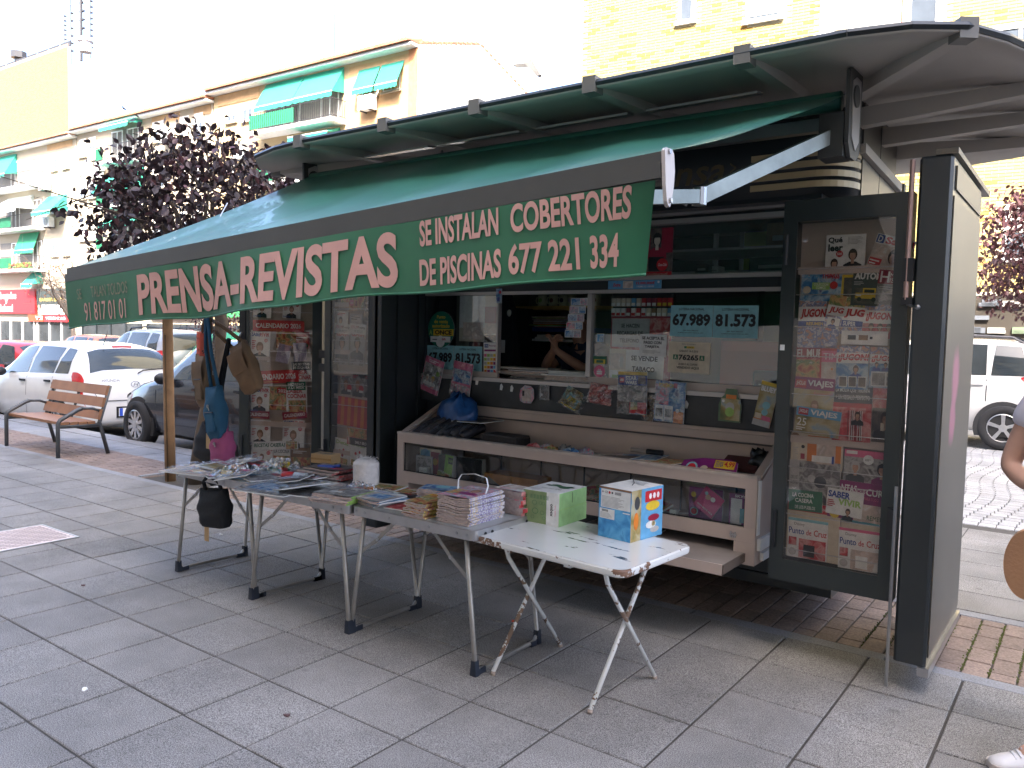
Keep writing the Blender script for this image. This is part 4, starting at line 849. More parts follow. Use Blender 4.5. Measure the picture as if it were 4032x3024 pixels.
SUV = [(-2.10, .45, .60, .72, .56, .78, .42), (-2.08, .38, .76, .90, .74, .96, .56), (-2.02, .33, .85, 1.02, .80, 1.14, .66), (-1.92, .30, .88, 1.06, .83, 1.36, .66), (-1.75, .28, .90, 1.07, .85, 1.56, .63), (-1.3, .26, .905, 1.06, .86, 1.64, .63), (-.5, .26, .905, 1.04, .86, 1.655, .64), (.1, .26, .905, 1.02, .86, 1.62, .64), (.5, .26, .905, 1.0, .86, 1.48, .62), (.85, .26, .90, .99, .84, 1.24, .66), (1.1, .28, .89, .98, .83, 1.05, .70), (1.6, .30, .86, .92, .78, .99, .66), (1.95, .34, .78, .82, .70, .87, .58), (2.10, .42, .62, .70, .56, .72, .44)]
def make_car(name, label, cat, st, paint, loc, rz, wx, r, spokes, group=None, rails=False, trim=False, tilt=0.):
    c = Car(st); t = thing(name, label, cat, loc, rz, group); t.rotation_euler.y = tilt
    body = c.body(paint).build('body', t, True); x0, x1 = st[0][0], st[-1][0]; suv = st is SUV
    # side glass: rear quarter, rear door, front door
    q = [(-1.52, -1.10), (-1.06, -.22), (-.16, .72)] if not suv else [(-1.62, -1.12), (-1.06, -.18), (-.12, .74)]
    for sd in (1, -1):
        for i, (a, b) in enumerate(q):
            top = 6.86; aa = a+(.14 if i == 0 else .02); bb = b-(.42 if i == 2 else .03)
            o = c.patch([(a, 5.18), (b, 5.18), (bb, top), (aa, top)], M_CGL, side=sd).build('side_window', t, True)
        for a in (q[1][0]-.02, q[2][0]-.03, q[2][1]+.16):
            c.patch([(a, 1.6), (a+.014, 1.6), (a+.014, 4.95), (a, 4.95)], BLACK, side=sd, off=.002, n=6).build('door_seam', t)
        for a in (q[1][0]+.12, q[2][0]+.10):
            p = c.p(a, 4.1, sd); mb = MB(); mb.cbox((p.x, p.y+sd*.012, p.z-.03), (.18, .03, .03), BLACK if not trim else paint); mb.build('door_handle', t)
        p = c.p(.62, 5, sd); mb = MB(); mb.ball((p.x, p.y+sd*.10, p.z+.06), (.06, .10, .075), BLACK if st is HATCH or suv else paint, 12, 8); mb.build('wing_mirror', t, True)
        c.patch([(x0+.008, 3.3 if not suv else 4.0), (x0+(.24 if not suv else .56), 3.9 if not suv else 4.35), (x0+(.34 if not suv else .60), 5.3 if not suv else 5.1), (x0+.05, 5.6)], M_LAMP, side=sd, off=.01).build('tail_light', t, True)
        c.patch([(x1-.32, 4.0), (x1-.05, 4.0), (x1-.08, 4.9), (x1-.42, 5.0)], mat('headlamp', (.5, .52, .55), .1, .3, coat=.5), side=sd, off=.008).build('headlight', t, True)
        for x in wx:
            mb = MB(); yy = c.p(x, 3, sd).y
            P = [(x+(r+.06)*math.cos(a), max(.15, r+(r+.06)*math.sin(a))) for a in np.linspace(-.35, math.pi+.35, 24)]
            mb.prism([(a-x, b) for a, b in P], (x, yy+sd*.004, 0), X, Z, Y*sd*-.25, M_ARCH if not trim else mat('arch_trim', (.035, .035, .037), .7)); mb.build('wheel_arch', t)
    c.across(x0+(.072 if not suv else .09), x0+(.36 if not suv else .33), 7.05, M_CGL).build('rear_window', t, True)
    c.across(.44, 1.02, 7.05, M_CGL).build('windscreen', t, True)
    for x in wx:
        for y in (.80, -.80): wheel(t, x, y*(1 if not suv else 1.045), r, .20, spokes)
    mb = MB(); mb.cbox((x0-.002, 0, .44 if not suv else .62), (.02, .60, .17), BLACK); mb.cbox((x0-.006, 0, .44 if not suv else .62), (.02, .54, .12), WHITE); mb.cbox((x0-.007, .235, .44 if not suv else .62), (.021, .05, .118), mat('plate_blue', (.02, .08, .5), .5)); pl = mb.build('number_plate', t)
    zb_ = .62 if not suv else .80; xs_ = x0+.05; P_ = []
    for sd in (1, -1):
        q_ = [c.p(x0+.30, 5.6, sd), c.p(x0+.10, 5.2, sd), c.p(x0+.045, 4.2, sd)]; q_ = [Vector((v.x-.008, v.y*.86, v.z)) for v in q_]; P_.append(q_)
    mb = MB(); mb.tube(P_[0]+[Vector((x0-.004, P_[0][2].y*.8, zb_)), Vector((x0-.004, P_[1][2].y*.8, zb_))]+P_[1][::-1], .007, BLACK, 5); mb.build('tailgate_seam', t)
    mb = MB(); mb.tube([(x0+.5, .25, st[5][5]-.01), (x0+.38, .25, st[5][5]+.16)], .006, BLACK, 5); mb.build('aerial', t)
    if rails:
        for sd in (1, -1):
            zz = [c.p(x, 7.6, sd) for x in (-1.5, -1.35, -.6, .1, .22)]
            mb = MB(); mb.tube([zz[0]+Z*.0, zz[1]+Z*.075, zz[2]+Z*.085, zz[3]+Z*.075, zz[4]+Z*.0], .022, BLACK if not trim else mat('roof_rail', (.12, .12, .13), .5), 6); mb.build('roof_rail', t)
    return t, c
P_WHITE = mat('white_car_paint', (.72, .71, .70), .22, var=.03, coat=.6); P_BLACK = mat('dark_car_paint', (.012, .014, .020), .2, var=.1, coat=.8); P_RED = mat('red_car_paint', (.45, .015, .02), .22, coat=.6); P_SILV = mat('silver_car_paint', (.40, .41, .42), .28, .5, coat=.5); P_OR = mat('orange_car_paint', (.50, .14, .04), .25, coat=.6)
hy, hc = make_car('parked_hatchback', 'white hatchback with red tail lights parked behind the wooden bench', 'car', HATCH, P_WHITE, (-14.02, 6.45, zr(-13.2)-.01), R(180), (-1.30, 1.22), .295, 7, 'cars parked along the kerb')
# badges, wiper, high stop lamp, plate characters on the hatchback
mb = MB(); mb.text('519', (-1.987, 0, .44), (0, -1, 0), Z, .02, .24, -.038, .038, BLACK, .01); mb.text('8', (-1.987, 0, .44), (0, -1, 0), Z, -.12, -.06, -.038, .038, BLACK, .01); mb.build('plate_lettering', hy)
def rear_pt(c, z, y, off=.012):
    x = c.ts[0]
    while c.p(x, 9).z < z and x < c.ts[0]+.9: x += .004
    return Vector((x-off, y, z))
mb = MB()
ctr = rear_pt(hc, .86, 0, .02); u_, v_ = Vector((0, -1, 0)), (rear_pt(hc, .92, 0)-rear_pt(hc, .80, 0)).normalized()
for k in range(24):
    a, b = 2*math.pi*k/24, 2*math.pi*(k+1)/24
    mb.face([ctr+u_*(.075*math.cos(a))+v_*(.05*math.sin(a)), ctr+u_*(.075*math.cos(b))+v_*(.05*math.sin(b)), ctr+u_*(.063*math.cos(b))+v_*(.040*math.sin(b)), ctr+u_*(.063*math.cos(a))+v_*(.040*math.sin(a))], M_CHR)
mb.text('H', ctr, u_, v_, -.035, .035, -.028, .028, M_CHR, .02, .4); mb.text('HYUNDAI', rear_pt(hc, .93, .38, .03), u_, v_, -.14, .14, -.02, .02, M_CHR, .015); mb.text('i20', rear_pt(hc, .93, -.40, .03), u_, v_, -.06, .06, -.022, .022, M_CHR, .01); mb.build('badge', hy)
mb = MB(); a, b = rear_pt(hc, 1.03, -.05, .03), rear_pt(hc, 1.10, -.5, .03); mb.tube([a, a.lerp(b, .2)+Z*.03, b], .012, BLACK, 6); mb.build('rear_wiper', hy)
mb = MB(); mb.cbox(rear_pt(hc, 1.43, 0, .01), (.03, .30, .03), M_LAMP); mb.build('high_stop_lamp', hy)
dk, dc = make_car('parked_hatchback', 'black hatchback parked close behind the white one, beyond the wooden stake', 'car', HATCH, P_BLACK, (-9.02, 6.42, zr(-8.9)+.03), R(180), (-1.30, 1.32), .315, 10, 'cars parked along the kerb', trim=True)
rd, rc = make_car('parked_hatchback', 'red hatchback facing the viewer at the far left edge, before the white hatchback', 'car', HATCH, P_RED, (-20.2, 8.35, zr(-20)+.0), R(8), (-1.30, 1.25), .30, 6, 'cars parked along the kerb')
mb = MB(); ctr = Vector((2.0, 0, .66))
for rx, rz_ in ((.085, .058), (.032, .052), (.055, .02)):
    for k in range(24):
        a, b = 2*math.pi*k/24, 2*math.pi*(k+1)/24; f = lambda q, s_: ctr+Y*(rx*s_*math.cos(q))+Z*(rz_*s_*math.sin(q)); mb.face([f(a, 1), f(b, 1), f(b, .82), f(a, .82)], M_CHR)
mb.build('badge', rd)
make_car('parked_car', 'silver estate with roof rails seen over the roof of the white hatchback', 'car', SUV, P_SILV, (-20.0, 11.2, zr(-20)+.18), R(180), (-1.35, 1.3), .33, 6, 'cars parked on the far side', rails=True)
make_car('parked_car', 'orange car whose roof shows behind the red hatchback at the left edge', 'car', HATCH, P_OR, (-27.5, 13.2, zr(-27)+.25), R(180), (-1.30, 1.25), .30, 6, 'cars parked on the far side')
make_car('parked_car', 'black saloon car seen between the white hatchback and the wooden stake', 'car', HATCH, P_BLACK, (-14.6, 10.6, zr(-14.6)+.1), R(176), (-1.30, 1.25), .30, 6, 'cars parked on the far side')
ds, dsc = make_car('parked_car', 'white crossover car with grey roof rails and black wheel arch trim at the right edge', 'car', SUV, P_WHITE, (-2.40, 14.72, -.0), R(180), (-1.32, 1.30), .335, 5, None, rails=True, trim=True)
# bottle bank
t = thing('bottle_bank', 'green dome shaped bottle bank behind the parked cars', 'recycling bin', (-17.3, 11.6, zr(-17)))
mb = MB(); mb.lathe([(.72, 0), (.82, .5), (.84, 1.0), (.78, 1.35), (.55, 1.62), (.25, 1.75), (.02, 1.78)], (0, 0, 0), mat('bin_green', (.02, .22, .10), .4), 24); mb.build('shell', t, True)
mb = MB(); mb.obox((-.10, -.86, .35), (.22, 0, 0), (0, .05, 0), (0, 0, .7), WHITE); mb.obox((-.04, -.86, 1.05), (.10, 0, 0), (0, .06, 0), (0, 0, .3), WHITE); mb.disc((.01, -.865, .6), X, Z, .09, mat('emblem_yellow', (.6, .5, .05), .5)); mb.build('bottle_emblem', t)
mb = MB(); mb.disc((.0, -.74, 1.42), X, (0, .5, .86), .12, WHITE); mb.disc((.0, -.745, 1.42), X, (0, .5, .86), .08, BLACK); mb.build('slot', t)
# ================================================================ bench
bn = thing('park_bench', 'bench with brown wooden slats on grey metal legs facing away from the cars', 'bench', (-10.25, 4.45, 0), R(0))
M_WOOD = mat('bench_wood', (.30, .14, .065), .5, var=.2, ns=5); M_LEG = mat('grey_bench_metal', (.10, .105, .11), .45, .4)
W2 = .66
for z, y, th in ((.755, .29, .115), (.615, .245, .115), (.475, .20, .125)):
    mb = MB(); mb.cbox((.05, y, z), (1.42, .035, th), M_WOOD, rx=R(-16)); mb.build('back_slat', bn)
for y, z in ((-.20, .395), (-.10, .39), (.0, .385), (.10, .383)):
    mb = MB(); mb.cbox((.05, y, z), (1.42, .088, .032), M_WOOD, rx=R(2)); mb.build('seat_slat', bn)
for x in (-.64, .74):
    for nm, path in (('front_leg', [(x, -.27, 0), (x, -.27, .39), (x, -.25, .43), (x, -.05, .54), (x, .0, .555)]), ('armrest', [(x, 0.0, .555), (x, .12, .55), (x, .24, .50)]), ('back_leg', [(x, .30, 0), (x, .20, .38), (x, .33, .81)]), ('seat_bearer', [(x, -.26, .36), (x, .20, .35)])):
        mb = MB(); mb.tube(path, .024 if nm != 'armrest' else .016, M_LEG, 8); mb.build(nm, bn, True)
mb = MB(); mb.tube([(.05, .19, .37), (.05, .32, .80)], .018, M_LEG, 6); mb.build('back_brace', bn)
# ================================================================ trees
M_BARK = mat('bark', (.10, .075, .055), .95, var=.35, ns=7, bump=.9, bs=18)
M_PLUM = mat('plum_leaf', (.042, .022, .026), .5, var=.3, ns=3, rnd=.4); M_PLUM2 = mat('plum_leaf_bright', (.115, .045, .05), .45, var=.3, ns=3, rnd=.4)
def leaf_mb(s, mt):
    mb = MB(); P = [(0, 0, 0), (.28, .34, .05), (.30, .62, .03), (0, 1.0, -.08), (-.30, .62, .03), (-.28, .34, .05), (0, .5, -.03)]
    mb.add([(a*s, b*s, c*s) for a, b, c in P], [(0, 1, 6), (1, 2, 6), (2, 3, 6), (3, 4, 6), (4, 5, 6), (5, 0, 6)], mt); return mb
def tree(name, label, base, trunk, tr0, centre, rad, nleaf, lsize, mts, seed, lump=9, group=None, keep=300, hollow=.35, bare=False, bark=M_BARK):
    rg = random.Random(seed); t = thing(name, label, 'tree', base, 0, group); B = Vector(base); c = Vector(centre)-B
    mb = MB(); pth = [Vector(p)-B for p in trunk]; mb.tube(pth, tr0, bark, 10, r1=tr0*.55); mb.build('trunk', t, True)
    top = pth[-1]; br = MB(); ends = []
    for k in range(lump):
        d = Vector((rg.gauss(0, 1), rg.gauss(0, 1), rg.gauss(.25, .7))).normalized(); e = c+Vector((d.x*rad[0], d.y*rad[1], d.z*rad[2]))*rg.uniform(.55, .85)
        m = top.lerp(e, .5)+Vector((rg.uniform(-.1, .1), rg.uniform(-.1, .1), rg.uniform(.0, .2)))*rad[0]; br.tube([top-Z*.1, m, e], tr0*.36, bark, 6, r1=tr0*.08); ends.append(e)
        for q in range(3 if not bare else 7):
            f = m.lerp(e, rg.uniform(.1, 1)); g = f+Vector((rg.gauss(0, .3)*rad[0], rg.gauss(0, .3)*rad[1], rg.gauss(.08, .25)*rad[2])); br.tube([f, g], tr0*.12, bark, 4, r1=tr0*.03); ends.append(g)
            if bare:
                for w_ in range(5): h = g+Vector((rg.gauss(0, .16)*rad[0], rg.gauss(0, .16)*rad[1], rg.gauss(.05, .14)*rad[2])); br.tube([f.lerp(g, rg.uniform(.3, 1)), h], tr0*.05, bark, 3, r1=tr0*.02); ends.append(h)
    crown = br.build('crown', t)
    spots = []
    for i in range(nleaf):
        if rg.random() < .72: e = rg.choice(ends); p = e+Vector((rg.gauss(0, .17)*rad[0], rg.gauss(0, .17)*rad[1], rg.gauss(0, .20)*rad[2]))
        else:
            d = Vector((rg.gauss(0, 1), rg.gauss(0, 1), rg.gauss(0, 1))).normalized()*rg.uniform(hollow, 1)**.5; p = c+Vector((d.x*rad[0], d.y*rad[1], d.z*rad[2]))*.92
        dd = p-c; nl = math.sqrt((dd.x/rad[0])**2+(dd.y/rad[1])**2+(dd.z/rad[2])**2)
        if nl > 1.04+.10*math.sin(5*math.atan2(dd.z, dd.x)+seed)+rg.gauss(0, .05): continue
        spots.append((p, rg.uniform(0, 6.28), rg.gauss(-.9, .6), rg.uniform(-.8, .8), lsize*rg.uniform(.6, 1.25)))
    if bare: spots = spots[:nleaf]
    spots.sort(key=lambda q: (q[0]+B).length); P0 = [leaf_mb(1, m_) for m_ in mts]; first = [None]*len(mts); rest = MB()
    for i, (p, rz, rx, ry, s) in enumerate(spots):
        j = 0 if rg.random() < .8 else min(1, len(mts)-1)
        if i < keep:
            if first[j] is None: o = first[j] = P0[j].build('leaf', crown)
            else: o = dup(first[j], crown)
            o.location = p; o.rotation_euler = (rx, ry, rz); o.scale = (s, s, s)
        else:
            M = Matrix.Rotation(rz, 3, 'Z') @ Matrix.Rotation(ry, 3, 'Y') @ Matrix.Rotation(rx, 3, 'X'); rest.add([p+M @ (Vector(q)*s) for q in P0[j].v], P0[j].f, mts[j])
    if rest.v: o = rest.build('foliage', crown); o['kind'] = 'stuff'
    return t
tree('plum_tree', 'dark purple leaved street tree growing from the soil pit behind the awning', (-7.13, 4.42, -.05), [(-7.13, 4.42, -.06), (-6.99, 4.42, .5), (-6.80, 4.42, 1.1), (-6.72, 4.44, 1.6), (-6.9, 4.45, 2.0)], .085, (-7.15, 4.5, 2.62), (1.32, 1.1, .90), 6200, .078, [M_PLUM, M_PLUM2], 5, lump=16)
tree('plum_tree', 'pinkish purple leaved tree behind the right hand side of the kiosk', (-.35, 14.9, 0), [(-.35, 14.9, -.02), (-.4, 14.9, 1.0), (-.45, 14.9, 2.0)], .09, (-.45, 14.9, 3.0), (1.45, 1.3, 1.25), 9500, .095, [M_PLUM2, mat('plum_leaf_pale', (.17, .08, .085), .45, var=.3, ns=3, rnd=.4)], 8, lump=18)
tree('bare_tree', 'almost leafless tree standing before the red shop signs at the far left', (-31.5, 14.5, zr(-31)), [(-31.5, 14.5, zr(-31)), (-31.55, 14.5, .8), (-31.7, 14.5, 1.7)], .13, (-31.9, 14.6, 2.9), (2.3, 1.8, 1.6), 260, .10, [mat('dry_brown_leaf', (.22, .11, .06), .7)], 12, lump=14, keep=0, bare=True, bark=mat('pale_bark', (.24, .19, .15), .9))
tree('plum_tree', 'small purple tree seen under the awning left of the wooden stake', (-21.5, 14.4, zr(-21)), [(-21.5, 14.4, zr(-21)), (-21.5, 14.4, 1.0)], .09, (-21.5, 14.4, 1.75), (1.5, 1.3, 1.0), 1500, .10, [M_PLUM2, M_PLUM], 21, lump=9, keep=0)
tree('plum_tree', 'purple tree with a forked trunk seen under the awning right of the wooden stake', (-16.1, 14.2, zr(-16)), [(-16.1, 14.2, zr(-16)), (-16.15, 14.2, .6), (-16.1, 14.2, 1.3)], .15, (-16.2, 14.3, 2.5), (1.9, 1.5, 1.4), 2200, .10, [M_PLUM, M_PLUM2], 22, lump=11, keep=0)
st = thing('tree_stake', 'round brown wooden stake standing in the tree pit', 'stake', (-7.42, 4.33, -.05))
mb = MB(); mb.tube([(0, 0, 0), (-.03, 0, .8), (-.05, .0, 1.55), (-.06, 0, 2.0)], .052, mat('stake_wood', (.27, .155, .075), .75, var=.3, ns=7, bump=.5, bs=25), 12, r1=.048)
mb.tube([(.03, -.044, .0), (.0, -.046, .8), (-.02, -.045, 1.5)], .008, mat('crack', (.10, .06, .03), .9), 4); mb.build('pole', st, True)
# street lamp rising behind the kiosk roof
lp = thing('street_lamp', 'grey street lamp whose head shows above the kiosk roof against the sky', 'street lamp', (-8.35, 12.0, 0))
mb = MB(); mb.tube([(0, 0, -.2), (0, 0, 6.1), (-.02, 0, 6.25)], .05, M_BAR, 8, r1=.035); mb.build('pole', lp, True)
mb = MB(); mb.loft([[(-.08, -.06, 6.22), (.02, -.06, 6.22), (.02, .06, 6.22), (-.08, .06, 6.22)], [(-.30, -.12, 6.46), (-.16, -.12, 6.52), (-.16, .12, 6.52), (-.30, .12, 6.46)], [(-.62, -.10, 6.50), (-.58, -.10, 6.54), (-.58, .10, 6.54), (-.62, .10, 6.50)]], M_BAR, True, True); mb.build('lamp_head', lp)
# ================================================================ printed goods
PIC = dict(
 food=ramp_mat('print_food', [(.10, .03, .02), (.45, .10, .05), (.60, .38, .15), (.12, .20, .05), (.70, .62, .5)], 26),
 dark=ramp_mat('print_dark', [(.015, .015, .018), (.06, .05, .05), (.16, .13, .11), (.03, .03, .035)], 14),
 red=ramp_mat('print_red', [(.30, .02, .03), (.50, .05, .06), (.62, .30, .28), (.25, .02, .03)], 22),
 blue=ramp_mat('print_blue', [(.03, .07, .30), (.06, .22, .45), (.45, .55, .62), (.10, .08, .25)], 24),
 pale=ramp_mat('print_pale', [(.70, .66, .62), (.45, .38, .34), (.62, .50, .44), (.75, .74, .72)], 18),
 land=ramp_mat('print_landscape', [(.10, .14, .05), (.32, .24, .08), (.45, .40, .25), (.20, .35, .50)], 12),
 pink=ramp_mat('print_pink', [(.62, .10, .25), (.70, .40, .45), (.30, .40, .45), (.65, .08, .16), (.72, .62, .55)], 30),
 grey=ramp_mat('print_grey', [(.30, .30, .30), (.14, .13, .13), (.45, .44, .43), (.08, .08, .08)], 20),
 team=ramp_mat('print_team', [(.60, .10, .10), (.75, .70, .68), (.10, .16, .40), (.55, .35, .25), (.7, .1, .1)], 45),
 stripe=None)
IK = dict(w=ink(.76, .76, .74), k=ink(.015, .015, .018), r=ink(.52, .02, .03), b=ink(.02, .06, .30), g=ink(.02, .14, .07), y=ink(.72, .50, .04), o=ink(.65, .20, .03), t=ink(.10, .38, .46), p=ink(.24, .02, .14), pk=ink(.68, .14, .26), dg=ink(.06, .065, .07), m=ink(.30, .02, .05), lb=ink(.25, .52, .58), c=ink(.62, .54, .42), sk=ramp_mat('print_skin', [(.34, .17, .11), (.50, .29, .20), (.60, .40, .30)], 30), hr=ramp_mat('print_hair', [(.02, .012, .01), (.08, .045, .03)], 40), lg=ink(.45, .44, .43), gr=ink(.30, .50, .12), br=ink(.25, .13, .06), sky=ink(.12, .36, .60))
def person_print(mb, fr, cx, z, s, cloth='k', hair='hr', skin='sk', off=.0012):
    o, w, h = fr
    def P(a, b, d): return (o[0]+a, o[1]-off-d, o[2]+b)
    def ell(a, b, ra, rb, mt, d, n=14): mb.face([P(a+ra*math.cos(2*math.pi*k/n), b+rb*math.sin(2*math.pi*k/n), d) for k in range(n)], mt)
    ell(cx, z+.62*s, .17*s, .23*s, IK[hair], .0002); 
    mb.face([P(cx-.36*s, z-.02*s, .0003), P(cx+.36*s, z-.02*s, .0003), P(cx+.34*s, z+.22*s, .0003), P(cx+.12*s, z+.34*s, .0003), P(cx-.12*s, z+.34*s, .0003), P(cx-.34*s, z+.22*s, .0003)], IK[cloth])
    mb.face([P(cx-.06*s, z+.26*s, .0005), P(cx+.06*s, z+.26*s, .0005), P(cx+.05*s, z+.5*s, .0005), P(cx-.05*s, z+.5*s, .0005)], IK[skin]); ell(cx, z+.58*s, .115*s, .165*s, IK[skin], .0007)
    mb.face([P(cx-.12*s, z+.68*s, .0009), P(cx+.12*s, z+.68*s, .0009), P(cx+.06*s, z+.80*s, .0009), P(cx-.08*s, z+.80*s, .0009)], IK[hair])
def cover(mb, w, h, spec, y=0.0):
    """spec items, all in fractions of the cover: band / pic / text / person / disc, later ones printed over earlier ones"""
    for i, it in enumerate(spec):
        d = y-.0006*(i+1); k = it[0]
        if k in ('band', 'pic'):
            _, a, b, c, e, m_ = it; mt = IK[m_] if k == 'band' else PIC[m_]
            mb.face([(w*(a-.5), d, h*(b-.5)), (w*(c-.5), d, h*(b-.5)), (w*(c-.5), d, h*(e-.5)), (w*(a-.5), d, h*(e-.5))], mt)
        elif k == 'text':
            _, a, b, c, e, s, m_ = it[:7]; bo = it[7] if len(it) > 7 else .02; sl = it[8] if len(it) > 8 else 0
            mb.text(s, (0, d, 0), X, Z, w*(a-.5), w*(c-.5), h*(b-.5), h*(e-.5), IK[m_], bo, sl)
        elif k == 'disc': _, a, b, r, m_ = it; mb.disc((w*(a-.5), d, h*(b-.5)), X, Z, r*w, IK[m_], 14)
        elif k == 'person': _, a, b, s = it[:4]; person_print(mb, ((0, d+.0012, 0), w, h), w*(a-.5), h*(b-.5), s*h, *(it[4:]))
        elif k == 'lines':
            _, a, b, c, e, n, m_ = it
            for q in range(n): z0 = b+(e-b)*q/n; ln = .6+.4*((q*37) % 10)/10; mb.face([(w*(a-.5), d, h*(z0-.5)), (w*(a+(c-a)*ln-.5), d, h*(z0-.5)), (w*(a+(c-a)*ln-.5), d, h*(z0+(e-b)/n*.45-.5)), (w*(a-.5), d, h*(z0+(e-b)/n*.45-.5))], IK[m_])
def print_thing(name, label, cat, w, h, bg, spec, loc, rz=0., ang=0., t=.005, group=None, flat=False, curl=0., wrap=None, outline=None):
    """a printed sheet, magazine or pack with real thickness; its face looks along local -y"""
    mb = MB(); bgm = IK[bg] if isinstance(bg, str) and bg in IK else (PIC[bg] if isinstance(bg, str) else bg)
    if outline:
        A = [(w*(a-.5), 0, h*(b-.5)) for a, b in outline]; mb.loft([[(p[0], t, p[2]) for p in A], A], PAPER, True, False); mb.face(A, bgm)
    else:
        mb.box(-w/2, w/2, .0004, t, -h/2, h/2, PAPER); mb.face([(-w/2, 0, -h/2), (w/2, 0, -h/2), (w/2, 0, h/2), (-w/2, 0, h/2)], bgm)
    cover(mb, w, h, spec)
    if wrap:
        rg = random.Random(hash(label) % 999); G = []
        for i in range(9):
            G.append([(w*1.04*(j/8-.5), -.004-rg.uniform(.0, wrap), h*1.04*(i/8-.5)) for j in range(9)])
        mb.grid(G, FILM)
    if curl:
        mb.v = [(p[0], p[1]+curl*(p[2]/h+.5)**2*h+curl*.4*math.sin(p[0]/w*3), p[2]) for p in mb.v]
    o = mb.build(name); o.location = loc; o.rotation_euler = (R(-90) if flat else 0, 0 if flat else -R(ang), rz)
    return tag(o, label, cat, group)
# ---------------------------------------------------------------- right hand display door
def RLm(label, x, z, w, h, a, bg, spec, dy=0., cat='magazine', name='magazine', **k):
    return print_thing(name, label, cat, w, h, bg, spec, (x, 3.868-dy, z), 0, a, **k)
RLm('white magazine headed with dark rounded letters at the top of the right display door', -.963, 1.925, .173, .20, -.5, 'w', [('text', .05, .80, .42, .95, 'Qué', 'k', .04), ('text', .06, .62, .44, .79, 'leer', 'k', .04), ('lines', .55, .78, .96, .96, 6, 'lg'), ('disc', .36, .56, .09, 'r'), ('text', .30, .53, .42, .59, '500', 'w'), ('person', .70, .18, .58, 'k'), ('person', .24, .05, .48, 'dg')])
RLm('tilted health magazine with an orange cover portrait, top right of the right door', -.775, 1.905, .165, .20, -17, 'pale', [('band', 0, .78, 1, 1, 'w'), ('band', .02, .80, .22, .98, 'b'), ('text', .06, .82, .18, .96, 'D', 'w', .03), ('text', .26, .81, .98, .97, 'Salud', 'r', .04), ('pic', 0, 0, 1, .78, 'pale'), ('person', .62, .08, .8, 'o'), ('band', .02, .3, .34, .46, 'r'), ('lines', .04, .32, .32, .45, 2, 'w')], .003)
RLm('blue comic with jagged white lettering in the second row of the right door', -1.062, 1.795, .182, .15, -2, 'blue', [('text', .06, .70, .48, .90, 'SUPER', 'sky', .04), ('text', .50, .70, .94, .90, 'THINGS', 'r', .04), ('band', .28, .36, .72, .58, 'gr'), ('text', .32, .48, .68, .56, 'COLECCION', 'w', .02), ('text', .38, .38, .62, .46, 'COMICS', 'w', .02), ('disc', .82, .5, .10, 'r'), ('disc', .16, .34, .10, 'c')], .006)
RLm('dark magazine with a yellow border half hidden behind the car magazine', -.925, 1.775, .10, .13, -1, 'br', [('band', 0, 0, .14, 1, 'y'), ('band', .14, .9, 1, 1, 'y'), ('pic', .14, 0, 1, .9, 'dark')], .004)
RLm('car magazine showing a yellow car under large white letters', -.863, 1.778, .123, .16, -3, 'dg', [('text', .06, .74, 1.0, .94, 'AUTOM', 'w', .05), ('lines', .06, .58, .45, .70, 3, 'lg'), ('pic', .1, .06, 1, .5, 'dark')]+[('band', .15, .20, .95, .36, 'y'), ('band', .40, .36, .85, .50, 'y'), ('band', .45, .37, .80, .46, 'k'), ('disc', .30, .18, .08, 'k'), ('disc', .80, .18, .08, 'k'), ('band', .18, .27, .36, .31, 'w')], .007)
RLm('history magazine with a red heading at the right side of the second row', -.75, 1.776, .135, .155, -6, 'grey', [('band', 0, .60, 1, 1, 'm'), ('text', .06, .64, .34, .96, 'H', 'w', .01), ('text', .36, .80, .96, .92, 'MADRID', 'w', 0), ('text', .36, .65, .98, .78, 'ISTORI', 'w', 0), ('lines', .08, .44, .9, .56, 2, 'lg'), ('person', .68, .02, .45, 'k')], .010)
JUG = lambda t, sub: [('pic', 0, .80, 1, 1, 'team'), ('band', 0, .52, 1, .80, 'w'), ('text', .06, .55, .96, .76, t, 'r', .05, .15), ('band', 0, .42, 1, .52, 'b'), ('text', .3, .435, .9, .50, sub, 'y', .03), ('pic', 0, 0, 1, .42, 'team')]
RLm('football collector magazine with red italic heading, leftmost of the third row', -1.096, 1.622, .127, .242, .5, 'w', JUG('JUGON', 'RESUMEN'), .002)
RLm('narrow football magazine leaning over its neighbours in the third row', -.999, 1.628, .075, .241, -9.7, 'w', [('pic', 0, .8, 1, 1, 'food'), ('band', 0, .6, 1, .8, 'w'), ('text', .1, .63, .95, .77, 'JUG', 'r', .05, .15), ('pic', 0, 0, 1, .6, 'team'), ('band', .15, .36, .9, .56, 'w'), ('person', .5, .36, .22, 'b')], .009)
RLm('football magazine with a short red heading in the middle of the third row', -.915, 1.65, .095, .17, -5, 'w', [('pic', 0, .75, 1, 1, 'food'), ('band', 0, .38, 1, .75, 'w'), ('text', .1, .44, .98, .70, 'JUG', 'r', .05, .15), ('band', 0, .2, 1, .38, 'b'), ('text', .1, .23, .7, .36, 'SUPER', 'w', .03), ('pic', 0, 0, 1, .2, 'team')], .006)
RLm('wide football magazine with a team picture at the right end of the third row', -.777, 1.637, .185, .173, -2, 'w', [('pic', 0, .72, 1, 1, 'team'), ('band', 0, .38, 1, .72, 'w'), ('text', .05, .43, .68, .68, '¡JUGON!', 'r', .05, .15), ('person', .86, .3, .42, 'w'), ('pic', 0, 0, 1, .38, 'red'), ('person', .2, .05, .4, 'r'), ('person', .4, .05, .4, 'r'), ('person', .6, .05, .4, 'r'), ('person', .8, .05, .4, 'r')], .004)
